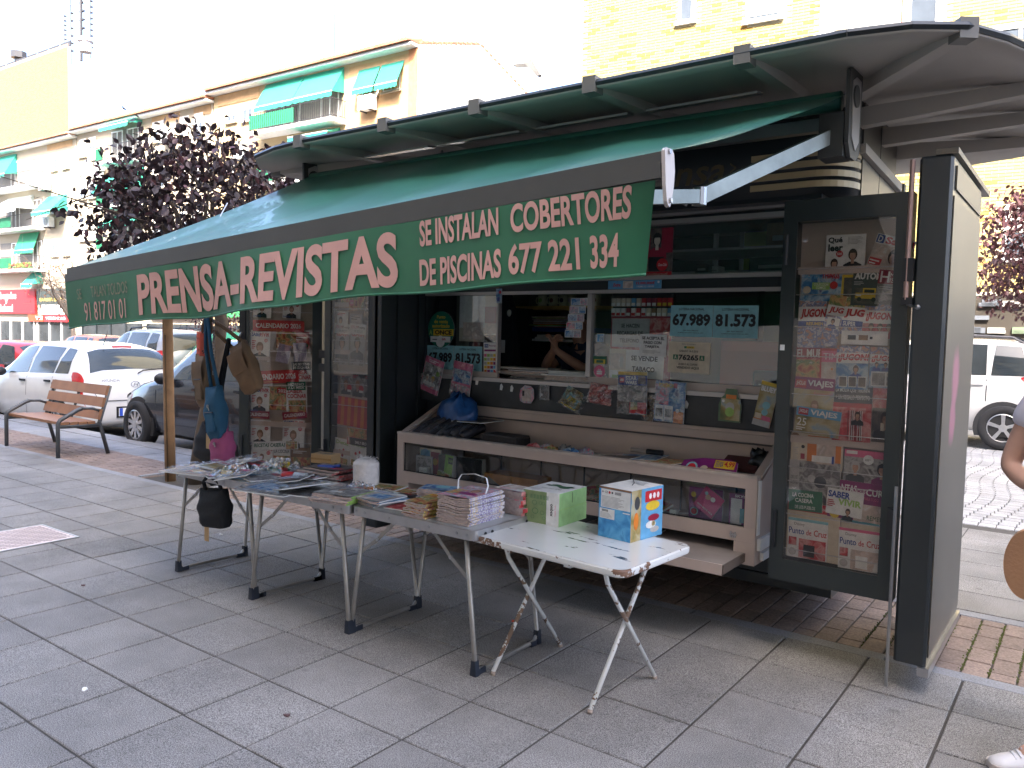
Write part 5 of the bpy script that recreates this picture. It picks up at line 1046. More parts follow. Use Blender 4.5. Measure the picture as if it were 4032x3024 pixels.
RLm('blank white strip of paper stuck across the football magazines', -.859, 1.552, .198, .063, -.6, 'w', [('band', .14, .35, .32, .68, 'dg'), ('band', .38, .34, .58, .70, 'br'), ('band', .62, .42, .68, .60, 'k')], .014, 'paper sign', 'paper_note', t=.001)
RLm('interior design magazine with white capitals below the football magazines', -1.102, 1.425, .117, .165, .8, 'red', [('pic', 0, 0, 1, .62, 'food'), ('band', 0, .66, 1, 1, 'm'), ('text', .03, .68, 1.0, .92, 'EL MUE', 'w', .03)], .003)
RLm('red bordered news magazine beside the interior design magazine', -1.011, 1.42, .08, .16, 1, 'r', [('band', .1, .05, .95, .93, 'pk'), ('text', .2, .68, .98, .86, 'TIM', 'w', 0), ('pic', .1, .05, .95, .6, 'pale'), ('disc', .7, .4, .07, 'o')], .005)
RLm('football magazine with a red exclamation heading, left one of the fourth row', -.906, 1.415, .139, .20, .7, 'w', [('pic', 0, .84, 1, 1, 'team'), ('band', 0, .60, 1, .84, 'w'), ('text', .04, .62, .98, .82, '¡JUGON!', 'r', .05, .15), ('pic', 0, 0, 1, .6, 'blue'), ('person', .62, .25, .36, 'b'), ('band', .1, .05, .36, .3, 'w'), ('band', .4, .05, .66, .3, 'w'), ('band', .7, .05, .96, .3, 'w'), ('pic', .12, .07, .34, .28, 'dark'), ('pic', .42, .07, .64, .28, 'dark'), ('pic', .72, .07, .94, .28, 'dark')], .007)
RLm('football magazine with a row of blue clad players, right one of the fourth row', -.757, 1.42, .15, .185, 0, 'w', [('pic', 0, .82, 1, 1, 'team'), ('band', 0, .60, 1, .82, 'w'), ('text', .04, .62, .86, .80, '¡JUGON!', 'r', .05, .15), ('pic', 0, 0, 1, .6, 'blue'), ('person', .2, .42, .25, 'b'), ('person', .45, .42, .25, 'b'), ('person', .7, .42, .25, 'b'), ('band', .06, .04, .9, .4, 'w'), ('pic', .09, .07, .45, .37, 'grey'), ('pic', .5, .07, .87, .37, 'grey')], .005)
RLm('travel magazine with a purple and red heading, upper of the two on the right door', -1.071, 1.285, .184, .15, -2, 'pale', [('band', 0, .62, 1, 1, 'p'), ('band', .02, .66, .30, .92, 'r'), ('text', .05, .70, .28, .88, '¡HOLA!', 'w', .03), ('text', .33, .68, .97, .92, 'VIAJES', 'w', .03), ('pic', 0, 0, 1, .62, 'land'), ('text', .5, .45, .95, .56, 'Especial', 'pk', 0, .2)], .009)
RLm('women magazine with a brunette cover portrait under the travel magazine', -1.064, 1.225, .139, .13, -1, 'red', [('lines', .05, .74, .95, .97, 2, 'w'), ('person', .5, .0, .85, 'c', 'br')], .011)
RLm('fashion magazine under a black headline card with zebra striped clothing', -.897, 1.205, .169, .26, .6, 'dark', [('band', 0, .68, 1, 1, 'dg'), ('text', .06, .86, .94, .94, 'LA MODA QUE TRIUNFA', 'w', .02), ('text', .06, .74, .94, .82, '+ UN REGALO PERFECTO', 'w', .02), ('band', 0, .60, 1, .68, 'r'), ('pic', 0, 0, 1, .6, 'red')]+[('band', .40+.035*i+.02*math.sin(i), .02, .415+.035*i+.02*math.sin(i), .55, 'w' if i % 2 else 'k') for i in range(12)]+[('person', .66, .3, .28, 'k')], .006)
RLm('fashion magazine with a woman in a dark jacket at the right of the zebra stripes', -.749, 1.212, .124, .257, .6, 'red', [('text', .3, .86, .98, .94, 'REGALO BE', 'pk', 0), ('pic', 0, 0, 1, .6, 'dark'), ('person', .5, .05, .6, 'k'), ('band', .3, .2, .42, .34, 'c'), ('band', .58, .2, .7, .34, 'c')], .003)
RLm('travel magazine with an anniversary number over an autumn hillside', -1.047, 1.152, .205, .125, -5, 'land', [('band', 0, .66, 1, 1, 'sky'), ('band', .05, .70, .27, .95, 'r'), ('text', .07, .74, .25, .91, '¡HOLA!', 'w', .03), ('text', .32, .68, .92, .94, 'VIAJES', 'w', .03), ('pic', 0, 0, 1, .55, 'land'), ('text', .05, .28, .26, .58, '25', 'w', .01), ('lines', .05, .12, .28, .26, 2, 'w')], .013)
RLm('crochet kit box with an orange panel and a price disc on the right door', -1.047, 1.012, .24, .165, 0, 'c', [('band', .32, .06, .96, .94, 'o'), ('pic', .5, .14, .86, .86, 'pale'), ('disc', .08, .86, .09, 'br'), ('text', .03, .83, .13, .90, '3,99', 'w', .01), ('disc', .24, .60, .035, 'k'), ('band', .20, .24, .28, .40, 'm'), ('lines', .05, .14, .16, .6, 8, 'lg'), ('band', .42, .2, .8, .38, 'w'), ('band', .8, .18, .84, .4, 'b')], .004, 'craft kit', 'craft_kit', t=.02)
RLm('crochet toy book with a sleeping grey doll on its cover', -1.051, .88, .234, .165, 1, 'grey', [('band', 0, 0, .2, 1, 'lg'), ('text', .05, .1, .16, .2, 'y', 'w'), ('text', .03, .45, .18, .55, 'CROCHET', 'dg', 0), ('text', .03, .30, .18, .40, 'SUSIMIU', 'dg', 0), ('pic', .22, .05, 1, .85, 'grey'), ('disc', .45, .5, .08, 'lg'), ('disc', .62, .42, .12, 'dg')], .005, 'book', 'book', t=.012)
RLm('knitting magazine with grey knitted headwear on a pink ground', -.807, .955, .228, .165, 0, 'pk', [('pic', 0, 0, 1, .8, 'grey'), ('person', .22, .1, .7, 'dg', 'lg'), ('person', .72, .05, .75, 'p', 'k'), ('disc', .46, .75, .1, 'w'), ('lines', .40, .72, .52, .78, 2, 'dg'), ('band', .04, .88, .25, .97, 'w')], .003)
RLm('purple herbal remedies magazine behind the white one low on the right door', -.837, .80, .291, .18, -1.3, 'p', [('text', .03, .70, .42, .90, 'PLANTAS', 'w', .02), ('text', .43, .70, .55, .82, 'QUE', 'w', .01), ('text', .56, .68, .98, .86, 'CURAN', 'w', .02), ('text', .18, .56, .75, .64, 'REMEDIOS CASEROS PARA TODO', 'pk', 0), ('pic', .4, 0, 1, .45, 'pale'), ('text', .60, .06, .96, .18, 'REMEDIOS', 'g', .0)], .006)
RLm('white health magazine with blue and green heading low on the right door', -.909, .785, .16, .12, -3, 'w', [('text', .03, .66, .64, .92, 'SABER', 'b', .04), ('text', .32, .40, .96, .66, 'VIVIR', 'gr', .04), ('lines', .03, .3, .28, .6, 4, 'r'), ('person', .62, -.15, .55, 'k')], .010)
RLm('green home cooking magazine at the lower left of the right door', -1.087, .77, .157, .10, 1.5, 'g', [('text', .12, .66, .75, .86, 'LA COCINA', 'w', .02), ('text', .20, .40, .72, .60, 'CASERA', 'w', .02), ('text', .2, .10, .8, .26, 'DE LOS PUEBLOS', 'w', .01)], .009)
RLm('cross stitch pack with a red top band at the right door foot', -1.047, .625, .244, .268, 0, 'c', [('band', 0, .84, 1, 1, 'r'), ('lines', .06, .87, .6, .97, 3, 'w'), ('text', .62, .88, .8, .95, 'Disney', 'w', 0), ('disc', .89, .90, .095, 'y'), ('text', .83, .87, .96, .93, '2,99', 'r', .02)], .004, 'craft pack', 'craft_pack', t=.008)
def punto(label, x, z, a, band, dy): RLm(label, x, z, .185, .19, a, 'w', [('band', 0, .93, 1, 1, band), ('text', .16, .80, .42, .89, 'Disney', 'dg', 0), ('text', .03, .60, .42, .76, 'Punto', 'b', .01), ('text', .47, .60, .60, .74, 'de', 'r', .01), ('text', .66, .60, .98, .76, 'Cruz', 'r', .01), ('band', .03, .30, .24, .52, 'lg'), ('pic', .04, .31, .23, .51, 'red'), ('disc', .14, .14, .1, 'lg'), ('pic', .30, .02, .97, .50, 'red' if band == 'lb' else 'pale'), ('band', .42, .06, .70, .36, 'k' if band == 'lb' else 'w')], dy, t=.004)
punto('cross stitch booklet with a red polka dot picture, left one at the door foot', -1.068, .588, 0, 'lb', .013)
RLm('cross stitch pack with a turquoise top band at the right door foot', -.811, .615, .229, .254, -3, 'c', [('band', 0, .82, 1, 1, 't'), ('lines', .1, .86, .6, .96, 2, 'w'), ('text', .56, .85, .74, .93, 'Disney', 'w', 0), ('disc', .90, .86, .09, 'y'), ('text', .84, .83, .96, .89, '5,99', 'r', .02)], .003, 'craft pack', 'craft_pack', t=.008)
punto('cross stitch booklet with a pale picture, right one at the door foot', -.833, .577, .5, 'pk', .012)
# ---------------------------------------------------------------- left display doors
D2 = Vector((-4.665, 3.95, 0)); D1 = Vector((L1[0], L1[1], 0)); D1u = Vector((math.cos(L1A), math.sin(L1A), 0)); D1n = Vector((math.sin(L1A), -math.cos(L1A), 0))
def L2m(label, u, z, w, h, a, bg, spec, dy=0., cat='magazine', name='magazine', **k): return print_thing(name, label, cat, w, h, bg, spec, (D2.x+u, D2.y+.048-dy, z), 0, a, **k)
def L1m(label, u, z, w, h, a, bg, spec, dy=0., cat='magazine', name='magazine', **k):
    q = D1+D1u*u-D1n*(.050-dy); return print_thing(name, label, cat, w, h, bg, spec, (q.x, q.y, z), L1A, a, **k)
L2m('red fronted magazine at the very top of the middle display door', .33, 1.87, .17, .12, -1, 'm', [('pic', 0, .0, 1, .5, 'food')])
L2m('dark cookery magazine headed with white letters at the top left of the middle door', .16, 1.80, .15, .19, -4, 'dark', [('text', .04, .80, .96, .95, 'Tricotar', 'w', .01), ('pic', .3, .0, 1, .7, 'food'), ('disc', .8, .72, .15, 'w'), ('disc', .8, .72, .12, 'br')], .003)
L2m('christmas menu magazine with a roast on the cover in the middle door', .30, 1.78, .16, .20, 0, 'dark', [('text', .2, .62, .8, .74, 'NAVIDAD', 'c', .01), ('pic', 0, 0, 1, .55, 'food'), ('band', .05, .18, .32, .38, 'pk'), ('text', .09, .24, .28, .32, 'CHO', 'w', .02)], .008)
L2m('dark magazine with cups of food at the upper right of the middle door', .46, 1.79, .15, .20, 1, 'dark', [('disc', .3, .8, .18, 'w'), ('disc', .3, .82, .15, 'br'), ('disc', .75, .75, .16, 'w'), ('disc', .75, .77, .13, 'm'), ('disc', .6, .4, .16, 'w'), ('disc', .6, .42, .13, 'br'), ('disc', .3, .2, .14, 'w')], .004)
L2m('dark grey magazine with script lettering on the upper right shelf of the middle door', .46, 1.665, .15, .12, 0, 'dg', [('text', .05, .58, .95, .85, 'Productos', 'w', .0, .1), ('pic', 0, 0, 1, .45, 'dark')], .009)
L2m('magazine with black lettering at the second shelf right end of the middle door', .47, 1.59, .13, .16, -3, 'pale', [('text', .04, .70, .98, .93, 'InStyle', 'k', .02), ('person', .5, 0, .7, 'k')], .010)
L2m('women magazine with a dark haired portrait, left end of the middle door second shelf', .14, 1.605, .12, .14, -3, 'w', [('lines', .04, .78, .9, .95, 2, 'r'), ('person', .4, .0, .85, 'o', 'k')], .004)
L2m('grey magazine with thin letters behind the serum samples in the middle door', .29, 1.585, .13, .14, -4, 'lg', [('lines', .1, .7, .9, .92, 2, 'k'), ('person', .6, .0, .6, 'dg')], .003)
for i, (u, z, dy) in enumerate(((.145, 1.415, .004), (.315, 1.415, .009))):
    L2m(('left' if i == 0 else 'right')+' one of two grey fashion magazines with a red four letter heading', u, z, .15, .27, -2, 'lg', [('text', .06, .78, .94, .94, 'CLARA', 'r', .02), ('person', .5, .16, .72, 'dg', 'k'), ('pic', .05, .0, .95, .16, 'grey')], dy)
    L2m(('lower left' if i == 0 else 'upper right')+' white serum sample card clipped above a red headed fashion magazine', u+.01, z+.13, .17, .075, -4, 'w', [('text', .05, .5, .5, .8, 'SERUM', 'r', .0), ('text', .5, .5, .95, .8, 'Freshly', 'k', .02), ('text', .3, .15, .8, .4, 'DE BOLSO', 'k', .0)], dy+.005, 'sample card', 'sample_card', t=.002)
L2m('dark glossy wrapped magazine at the right of the red headed fashion magazines', .475, 1.42, .12, .26, 0, 'dark', [('pic', 0, 0, 1, 1, 'dark')], .006, wrap=.006)
for i, u in enumerate((.20, .33, .46)):
    L2m(('leftmost', 'middle', 'rightmost')[i]+' of three grey portrait magazines on the middle door third shelf', u, 1.135, .13, .165, -2, 'grey', [('lines', .05, .82, .5, .97, 2, 'r'), ('person', .45, .0, .85, 'dg', 'br')]+([('disc', .75, .35, .2, 'r'), ('band', .6, .18, .9, .28, 'w')] if i < 2 else []), .004+.004*i)
for i in range(12): pass
mb = MB(); w_, h_ = .43, .21
mb.box(-w_/2, w_/2, .0004, .014, -h_/2, h_/2, IK['m'])
for i in range(12): mb.face([(-w_/2+w_*i/12, -.0003*(i % 2), -h_/2), (-w_/2+w_*(i+1)/12, -.0003*(i % 2), -h_/2), (-w_/2+w_*(i+1)/12, -.0003*(i % 2), h_/2), (-w_/2+w_*i/12, -.0003*(i % 2), h_/2)], IK['o'] if i % 2 else IK['r'])
mb.face([(w_*.38, -.001, -h_/2), (w_*.5, -.001, -h_/2), (w_*.5, -.001, h_/2), (w_*.38, -.001, h_/2)], IK['m']); mb.text('PORTA', (0, -.0015, 0), Z*-1, X, -.09, .09, w_*.40, w_*.48, IK['w'], .03)
o = mb.build('striped_pack'); o.location = (D2.x+.335, D2.y+.03, .93); o.rotation_euler.y = R(3); tag(o, 'pack with red and orange vertical stripes low on the middle display door', 'pack')
L2m('book with a black band and white capitals under the striped pack', .37, .755, .30, .13, -1.5, 'red', [('pic', 0, .45, 1, 1, 'food'), ('band', .1, .0, 1, .42, 'k'), ('text', .3, .10, .86, .30, 'EMILY BRONTË', 'w', .02), ('text', .01, .1, .09, .9, 'N', 'w', 0)], .012, 'book', 'book', t=.02)
for i, u in enumerate((.16, .34)): L2m(('left' if i == 0 else 'right')+' white diet magazine with red fruit at the foot of the middle door', u, .63, .17, .19, -4, 'w', [('text', .1, .78, .9, .93, 'Dietas', 'gr', .02), ('disc', .35, .5, .07, 'r'), ('disc', .6, .58, .06, 'r'), ('disc', .55, .36, .07, 'm'), ('pic', .1, .02, .9, .25, 'food')], .006+.005*i)
SV = [('text', .05, .80, .56, .95, 'SABER', 'b', .04), ('text', .45, .80, .97, .95, 'VIVIR', 'r', .03), ('disc', .80, .68, .09, 'r'), ('text', .74, .65, .86, .71, '25', 'w'), ('lines', .08, .4, .3, .7, 5, 'r'), ('person', .5, .02, .72, 'k', 'br'), ('text', .05, .04, .45, .12, 'DIETA', 'b', .02)]
CAL = lambda s: [('text', .06, .30, .94, .74, s, 'w', .03), ('lines', .1, .1, .9, .24, 1, 'o')]
svl = ['upper left white health magazine on the outer left door', 'upper right white health magazine on the outer left door', 'health magazine with a woman in a dark jacket on the left, middle rows', 'health magazine in the lower middle left of the outer left door', 'health magazine on the lower left row of the outer left door', 'health magazine with a standing woman on the lower right row', 'health magazine cut by the table edge at the foot of the outer left door']
for lb, u, z, w, h, dy in ((svl[0], .16, 1.69, .14, .15, .004), (svl[1], .39, 1.69, .14, .15, .004), (svl[2], .145, 1.40, .15, .235, .006), (svl[3], .145, .985, .15, .20, .006), (svl[4], .15, .73, .16, .20, .006), (svl[5], .41, .73, .17, .22, .004), (svl[6], .165, .55, .17, .15, .008)): L1m(lb, u, z, w, h, -2, 'w', SV, dy)
for lb, tx, u, z, w, h, a, dy in (('small calendar heading card at the top left of the outer left door', 'CALENDARIO', .15, 1.775, .16, .06, -4, .006), ('small tilted calendar heading card at the top right of the outer left door', 'CALENDARIO', .41, 1.775, .17, .055, -12, .008), ('wide red calendar card across the upper half of the outer left door', 'CALENDARIO 2026', .29, 1.555, .40, .085, 0, .012), ('wide red calendar card across the lower half of the outer left door', 'CALENDARIO 2026', .26, 1.165, .38, .10, 4, .012), ('red calendar card above the lower left health magazine', 'CALENDARIO', .14, .87, .17, .06, -1, .010), ('red calendar card above the standing woman magazine', 'CALENDARIO', .42, .875, .19, .06, 7, .010)): L1m(lb, u, z, w, h, a, 'm' if w < .3 else 'r', CAL(tx), dy, 'calendar', 'calendar', t=.002)
L1m('zebra patterned magazine at the top right of the outer left door', .43, 1.86, .17, .18, 0, 'k', [('band', .1+.1*i, .0, .15+.1*i, 1, 'w') for i in range(9)]+[('person', .5, .2, .5, 'dg')], .003)
L1m('red magazine with strawberries behind clear packs on the outer left door', .40, 1.45, .26, .13, 0, 'red', [('pic', .0, .0, .6, 1, 'food'), ('lines', .6, .5, .95, .75, 2, 'w'), ('disc', .9, .2, .06, 'g')], .004)
for i, (u, z, a) in enumerate(((.33, 1.345, -12), (.46, 1.36, 3))): L1m(('left' if i == 0 else 'right')+' lilac sachet in a clear pack on the outer left door', u, z, .10, .14, a, ink(.52, .42, .58), [('lines', .3, .4, .7, .6, 2, 'w')], .012, 'sachet', 'sachet', wrap=.004)
for lb, tx, u, z, bg in (('small dark recipe booklet titled for stews on the outer left door', 'LAS RECETAS', .47, 1.255, 'dg'), ('green recipe booklet titled for the oven on the outer left door', 'HORNO', .43, 1.10, 'g')): L1m(lb, u, z, .15, .065, 2, bg, [('text', .08, .55, .92, .85, tx, 'w', .02), ('text', .08, .15, .92, .45, 'DE CUCHARA' if bg == 'dg' else 'A LA MESA', 'w', .02)], .013, 'booklet', 'booklet')
for lb, u, z, h in (('cookery magazine with red lettering at the centre right of the outer left door', .47, 1.185, .10), ('cookery magazine with a plate of pastries on the outer left door', .435, .99, .20)): L1m(lb, u, z, .16, h, 2, 'w', [('text', .05, 1-.045/h, .8, 1-.012/h, 'SABER', 'r', .03), ('text', .05, 1-.085/h, .98, 1-.05/h, 'COCINAR', 'r', .03)]+([('pic', .1, .05, .95, .5, 'food')] if h > .15 else []), .009)
L1m('calendar magazine with vegetables between the health and cookery magazines', .28, 1.0, .15, .18, -1, 'food', [('pic', 0, 0, 1, 1, 'food'), ('band', .5, .72, 1, .95, 'r'), ('text', .55, .76, .95, .90, '202', 'w', .03)], .005)
L1m('white strip with green italic recipe lettering near the foot of the outer left door', .27, .635, .36, .065, 3, 'w', [('text', .04, .35, .72, .8, 'RECETAS CASERAS', 'g', .03, .15), ('pic', .74, .05, .98, .95, 'food')], .013, 'booklet', 'booklet')
L1m('brown recipe magazine at the foot of the outer left door', .47, .55, .15, .15, 0, 'br', [('lines', .1, .7, .9, .88, 2, 'w'), ('pic', 0, 0, 1, .5, 'food')], .006)
L1m('white cookery magazine with a script heading at the door foot', .32, .55, .13, .14, 0, 'w', [('text', .05, .7, .95, .9, 'LA COCINA', 'k', .01), ('pic', 0, 0, 1, .55, 'food')], .005)
# ================================================================ signs behind and on the serving window
def WN(label, x, z, w, h, a, bg, spec, y=4.458, cat='sign', name='paper_sign', **k): return print_thing(name, label, cat, w, h, bg, spec, (x, y, z), 0, a, t=k.pop('t', .002), **k)
ov = [(.5+.5*math.cos(2*math.pi*i/24), .5+.5*math.sin(2*math.pi*i/24)) for i in range(24)]
WN('oval green and white sticker announcing a lottery coupon seller, left of the window', -3.946, 1.558, .26, .27, 0, ink(.01, .16, .10), [('text', .34, .80, .66, .89, 'Punto', 'y', .02), ('text', .24, .67, .76, .77, 'de venta', 'y', .02), ('text', .17, .55, .83, .65, 'autorizado', 'y', .02), ('band', .02, .33, .22, .51, 'g'), ('band', .22, .33, .98, .51, 'y'), ('text', .06, .35, .18, .49, 'A', 'gr', .02), ('text', .28, .355, .92, .485, 'ONCE', 'k', .05), ('disc', .5, .17, .17, 'w'), ('band', .12, .15, .88, .31, 'w'), ('lines', .2, .21, .5, .26, 1, 'dg'), ('text', .56, .20, .70, .26, 'on', 'r', .03)], 4.446, outline=ov)
WN('large blank white sheet behind the left window pane', -3.66, 1.64, .235, .33, 0, 'c', [('band', 0, .3, 1, 1, 'w'), ('pic', .15, .05, .95, .42, 'pale')])
WN('maroon and cream panel standing in for a sign reflected in the left window pane', -3.49, 1.665, .12, .28, 0, 'pale', [('band', 0, .30, 1, .72, 'm'), ('band', 0, .72, 1, 1, 'c')], 4.464)  # pharmacy sign's reflection in the glass, painted as a maroon and cream panel
LOT = lambda n: [('text', .20, .84, .80, .92, 'LOTERIA NACIONAL', 'k', .02), ('text', .05, .34, .95, .74, n, 'k', .045), ('text', .32, .18, .68, .22, 'SIN RECARGO', 'dg', .02), ('text', .2, .11, .80, .15, 'NUMERO ABONADO TODO EL AÑO', 'dg', .02)]
WN('left one of the pair of blue lottery number cards under the oval sticker', -3.951, 1.344, .262, .19, .5, 'lb', LOT('67.989'), 4.449); WN('right one of the pair of blue lottery number cards left of the opening', -3.684, 1.345, .262, .19, .3, 'lb', LOT('81.573'), 4.449)
WN('left one of the pair of blue lottery number cards high on the right pane', -1.963, 1.637, .268, .187, -.4, 'lb', LOT('67.989'), 4.449); WN('right one of the pair of blue lottery number cards high on the right pane', -1.692, 1.635, .268, .187, 0, 'lb', LOT('81.573'), 4.449)
WN('white phone top up price sheet with a grid of coloured logos', -3.472, 1.36, .128, .225, 1.5, 'w', [('band', .06, .84, .34, .95, 'b'), ('text', .08, .865, .32, .925, 'CSQ', 'w', .02), ('text', .40, .86, .95, .93, 'Recargas', 'p', .01), ('band', .06, .72, .96, .78, 'p')]+[('band', .06+.235*i, .05+.125*j, .06+.235*i+.19, .05+.125*j+.09, ('o', 'r', 'lg', 'p', 'pk', 'y', 'sky', 'gr')[(i*3+j*5) % 8]) for i in range(4) for j in range(5)], 4.448)
WN('small blue and white card logo stuck by the sliding pane', -2.582, 1.523, .054, .056, 0, 'w', [('band', .08, .08, .92, .92, 'sky'), ('text', .4, .5, .88, .82, 'AM', 'w', .03), ('text', .4, .14, .88, .46, 'EX', 'w', .03)], 4.449)
WN('round pink gift card sticker low beside the opening', -2.581, 1.309, .082, .078, 0, 'pk', [('band', .26, .40, .74, .54, 'w'), ('band', .26, .24, .74, .37, 'w'), ('disc', .42, .62, .07, 'w'), ('disc', .58, .62, .07, 'w'), ('disc', .42, .62, .035, 'pk'), ('disc', .58, .62, .035, 'pk')], 4.449, outline=ov)
WN('green sticker with a yellow outline above the pink gift sticker', -2.58, 1.381, .10, .05, 0, 'g', [('band', .1, .05, .9, .6, 'y'), ('band', .25, .15, .75, .5, 'g')], 4.449)
WN('red faced tobacco rack board behind the right pane', -2.31, 1.46, .42, .41, .5, 'm', [('band', .02, .02, .98, .97, 'r'), ('pic', .02, .02, .98, .97, 'red')], 4.475)
WN('white notice offering phone top ups, upper left of the right pane', -2.376, 1.56, .262, .18, 0, 'lg', [('text', .25, .68, .74, .82, 'SE HACEN', 'k', .03), ('text', .14, .42, .84, .56, 'RECARGAS DE', 'k', .03), ('text', .22, .16, .74, .30, 'TELEFONO', 'k', .03)], 4.466)
WN('white notice about paying by card overlapping the two larger notices', -2.208, 1.485, .18, .135, -1, 'w', [('text', .08, .76, .92, .90, 'SE ACEPTA EL', 'k', .04), ('text', .15, .56, .82, .70, 'PAGO CON', 'k', .04), ('text', .20, .36, .75, .50, 'TARJETA', 'k', .04), ('lines', .12, .14, .88, .30, 3, 'lg')], 4.448)
WN('white notice saying tobacco is sold, lower middle of the right pane', -2.266, 1.365, .262, .175, -1, 'w', [('text', .14, .62, .84, .80, 'SE VENDE', 'k', .03), ('text', .18, .24, .78, .42, 'TABACO', 'k', .03)], 4.456)
WN('beige notice with a church picture left of the tobacco notice', -2.458, 1.36, .12, .195, 0, 'c', [('pic', 0, .35, .95, .85, 'pale'), ('band', .65, .4, .85, .75, 'lg'), ('band', .05, .05, .95, .3, 'w'), ('band', .2, .05, .7, .15, 'gr')], 4.462)
WN('white winning coupon notice with green walking figure badges', -1.969, 1.419, .265, .187, -.8, 'c', [('text', .32, .90, .66, .94, 'PREMIO DE 5 NUMEROS', 'dg', 0), ('band', .38, .79, .62, .86, 'y'), ('band', .38, .79, .44, .86, 'g'), ('text', .46, .80, .60, .85, 'ONCE', 'k', .02), ('text', .27, .67, .72, .74, 'SABADO 14-5-2016', 'k', .02), ('band', .12, .42, .24, .58, 'g'), ('band', .76, .42, .88, .58, 'g'), ('text', .15, .44, .21, .56, 'A', 'c', .03), ('text', .79, .44, .85, .56, 'A', 'c', .03), ('text', .26, .41, .74, .59, '76265', 'k', .04), ('text', .26, .25, .72, .32, '20.000 € AL CUPON', 'k', .02), ('text', .22, .12, .76, .21, 'VENDIDO AQUI', 'k', .03)], 4.449)
# cigarette packs behind the glass
rg = random.Random(6)
ck = thing('cigarette_rack', 'rack with two rows of cigarette packs behind the top of the right pane', 'rack', (-2.31, 4.49, 1.67))
mb = MB(); mb.box(-.21, .21, .0, .03, -.02, .14, IK['k']); mb.text('Street Goya 26', (0, -.001, 0), X, Z, -.09, .09, -.012, .008, IK['lg'], .0, .2); mb.build('case', ck)
for j in range(2):
    for i in range(12):
        c = (('c', 'c', 'c', 'c', 'sky', 'c', 'r', 'm', 'm', 'r', 'r', 'r'), ('w', 'w', 'w', 'm', 'w', 'r', 'w', 'c', 'br', 'c', 'c', 'sky'))[j][i]
        mb = MB(); x = -.195+.0355*i; z = .082-.062*j; mb.box(x-.014, x+.014, -.02, -.002, z-.025, z+.025, IK[c]); mb.face([(x-.013, -.0206, z-.022), (x+.013, -.0206, z-.022), (x+.013, -.0206, z-.004), (x-.013, -.0206, z-.004)], IK['y' if (j == 0 and i > 8) else 'w' if c != 'w' else 'r']); mb.build('cigarette_pack', ck)
WN('dark red poster of a woman in a strapless dress in the upper window', -2.198, 2.05, .20, .30, -.5, 'm', [('pic', 0, .12, 1, 1, 'dark'), ('band', .62, .5, 1, 1, 'm'), ('band', 0, .5, .25, 1, 'm'), ('person', .48, .40, .60, 'm', 'k', 'c'), ('band', .22, .14, .72, .42, 'k'), ('disc', .68, .26, .19, 'r'), ('text', .54, .23, .82, .29, 'Coca-Cola', 'w', .01, .2), ('band', 0, 0, 1, .12, 'r'), ('text', .14, .03, .86, .10, 'Incomparavel', 'c', .0)], 4.447, 'poster', 'poster')
WN('blue lottery banner promising a large prize on the band above the window', -2.34, 1.859, .37, .053, 0, 'sky', [('text', .10, .30, .24, .70, 'Extra', 'r', .03, .2), ('band', .29, .08, .48, .92, 'c'), ('pic', .31, .15, .46, .85, 'pale'), ('text', .54, .50, .88, .82, '15.000.000€', 'r', .03), ('text', .55, .15, .87, .36, '1 PREMIO DE 1.000.000', 'w', .01), ('disc', .95, .75, .02, 'w')], 4.428)
# lottery strips hanging in the opening
for i, (x, w_) in enumerate(((-2.775, .062), (-2.715, .05))):
    for j in range(7):
        pass
tk = thing('lottery_ticket_strip', 'double strip of colourful lottery tickets hanging in the serving opening', 'tickets', (-2.74, 4.43, 1.80))
for i, (dx, n) in enumerate(((-.015, 5), (.035, 5))):
    for j in range(n):
        z = -.045-.052*j; mb = MB(); sk_ = -.10*(z)*-1 if 0 else z*.20
        mb.box(dx-.036+sk_, dx+.036+sk_, .004*i, .004*i+.001, z-.024, z+.024, IK['w']); mb.face([(dx-.032+sk_, .004*i-.0006, z-.020), (dx+.032+sk_, .004*i-.0006, z-.020), (dx+.032+sk_, .004*i-.0006, z+.020), (dx-.032+sk_, .004*i-.0006, z+.020)], PIC['pink'] if (i+j) % 2 else PIC['blue'])
        mb.text('92516', (0, .004*i-.0012, 0), X, Z, dx+.0+sk_, dx+.028+sk_, z+.010, z+.018, IK['w'], .02); mb.build('ticket', tk)
t = WN('blue and red leaflet taped at the upper corner of the opening', -3.39, 1.80, .05, .10, 0, 'blue', [('disc', .7, .75, .25, 'r'), ('band', .2, .1, .7, .4, 'b')], 4.42)
# red recycling crate, printer and clutter behind the right pane
t = thing('red_plastic_crate', 'red plastic crate standing inside behind the right window pane', 'crate', (-1.64, 4.72, 1.226)); mb = MB(); mb.box(-.20, .20, -.1, .1, 0, .30, mat('dark_red_plastic', (.25, .025, .02), .4)); mb.build('body', t); mb = MB(); mb.box(-.19, .19, -.105, -.1005, .24, .29, mat('red_rim', (.32, .04, .03), .4)); mb.build('rim', t)
t = thing('receipt_printer', 'dark grey printer inside the right window pane corner', 'printer', (-1.52, 4.60, 1.226)); mb = MB(); mb.bbox(-.09, .09, -.06, .08, 0, .13, .012, mat('printer_grey', (.09, .095, .105), .5)); mb.build('case', t); mb = MB(); mb.box(-.07, .07, -.064, -.0605, .05, .075, BLACK); mb.box(-.05, .05, -.066, -.0645, .048, .054, WHITE); mb.build('paper_slot', t)
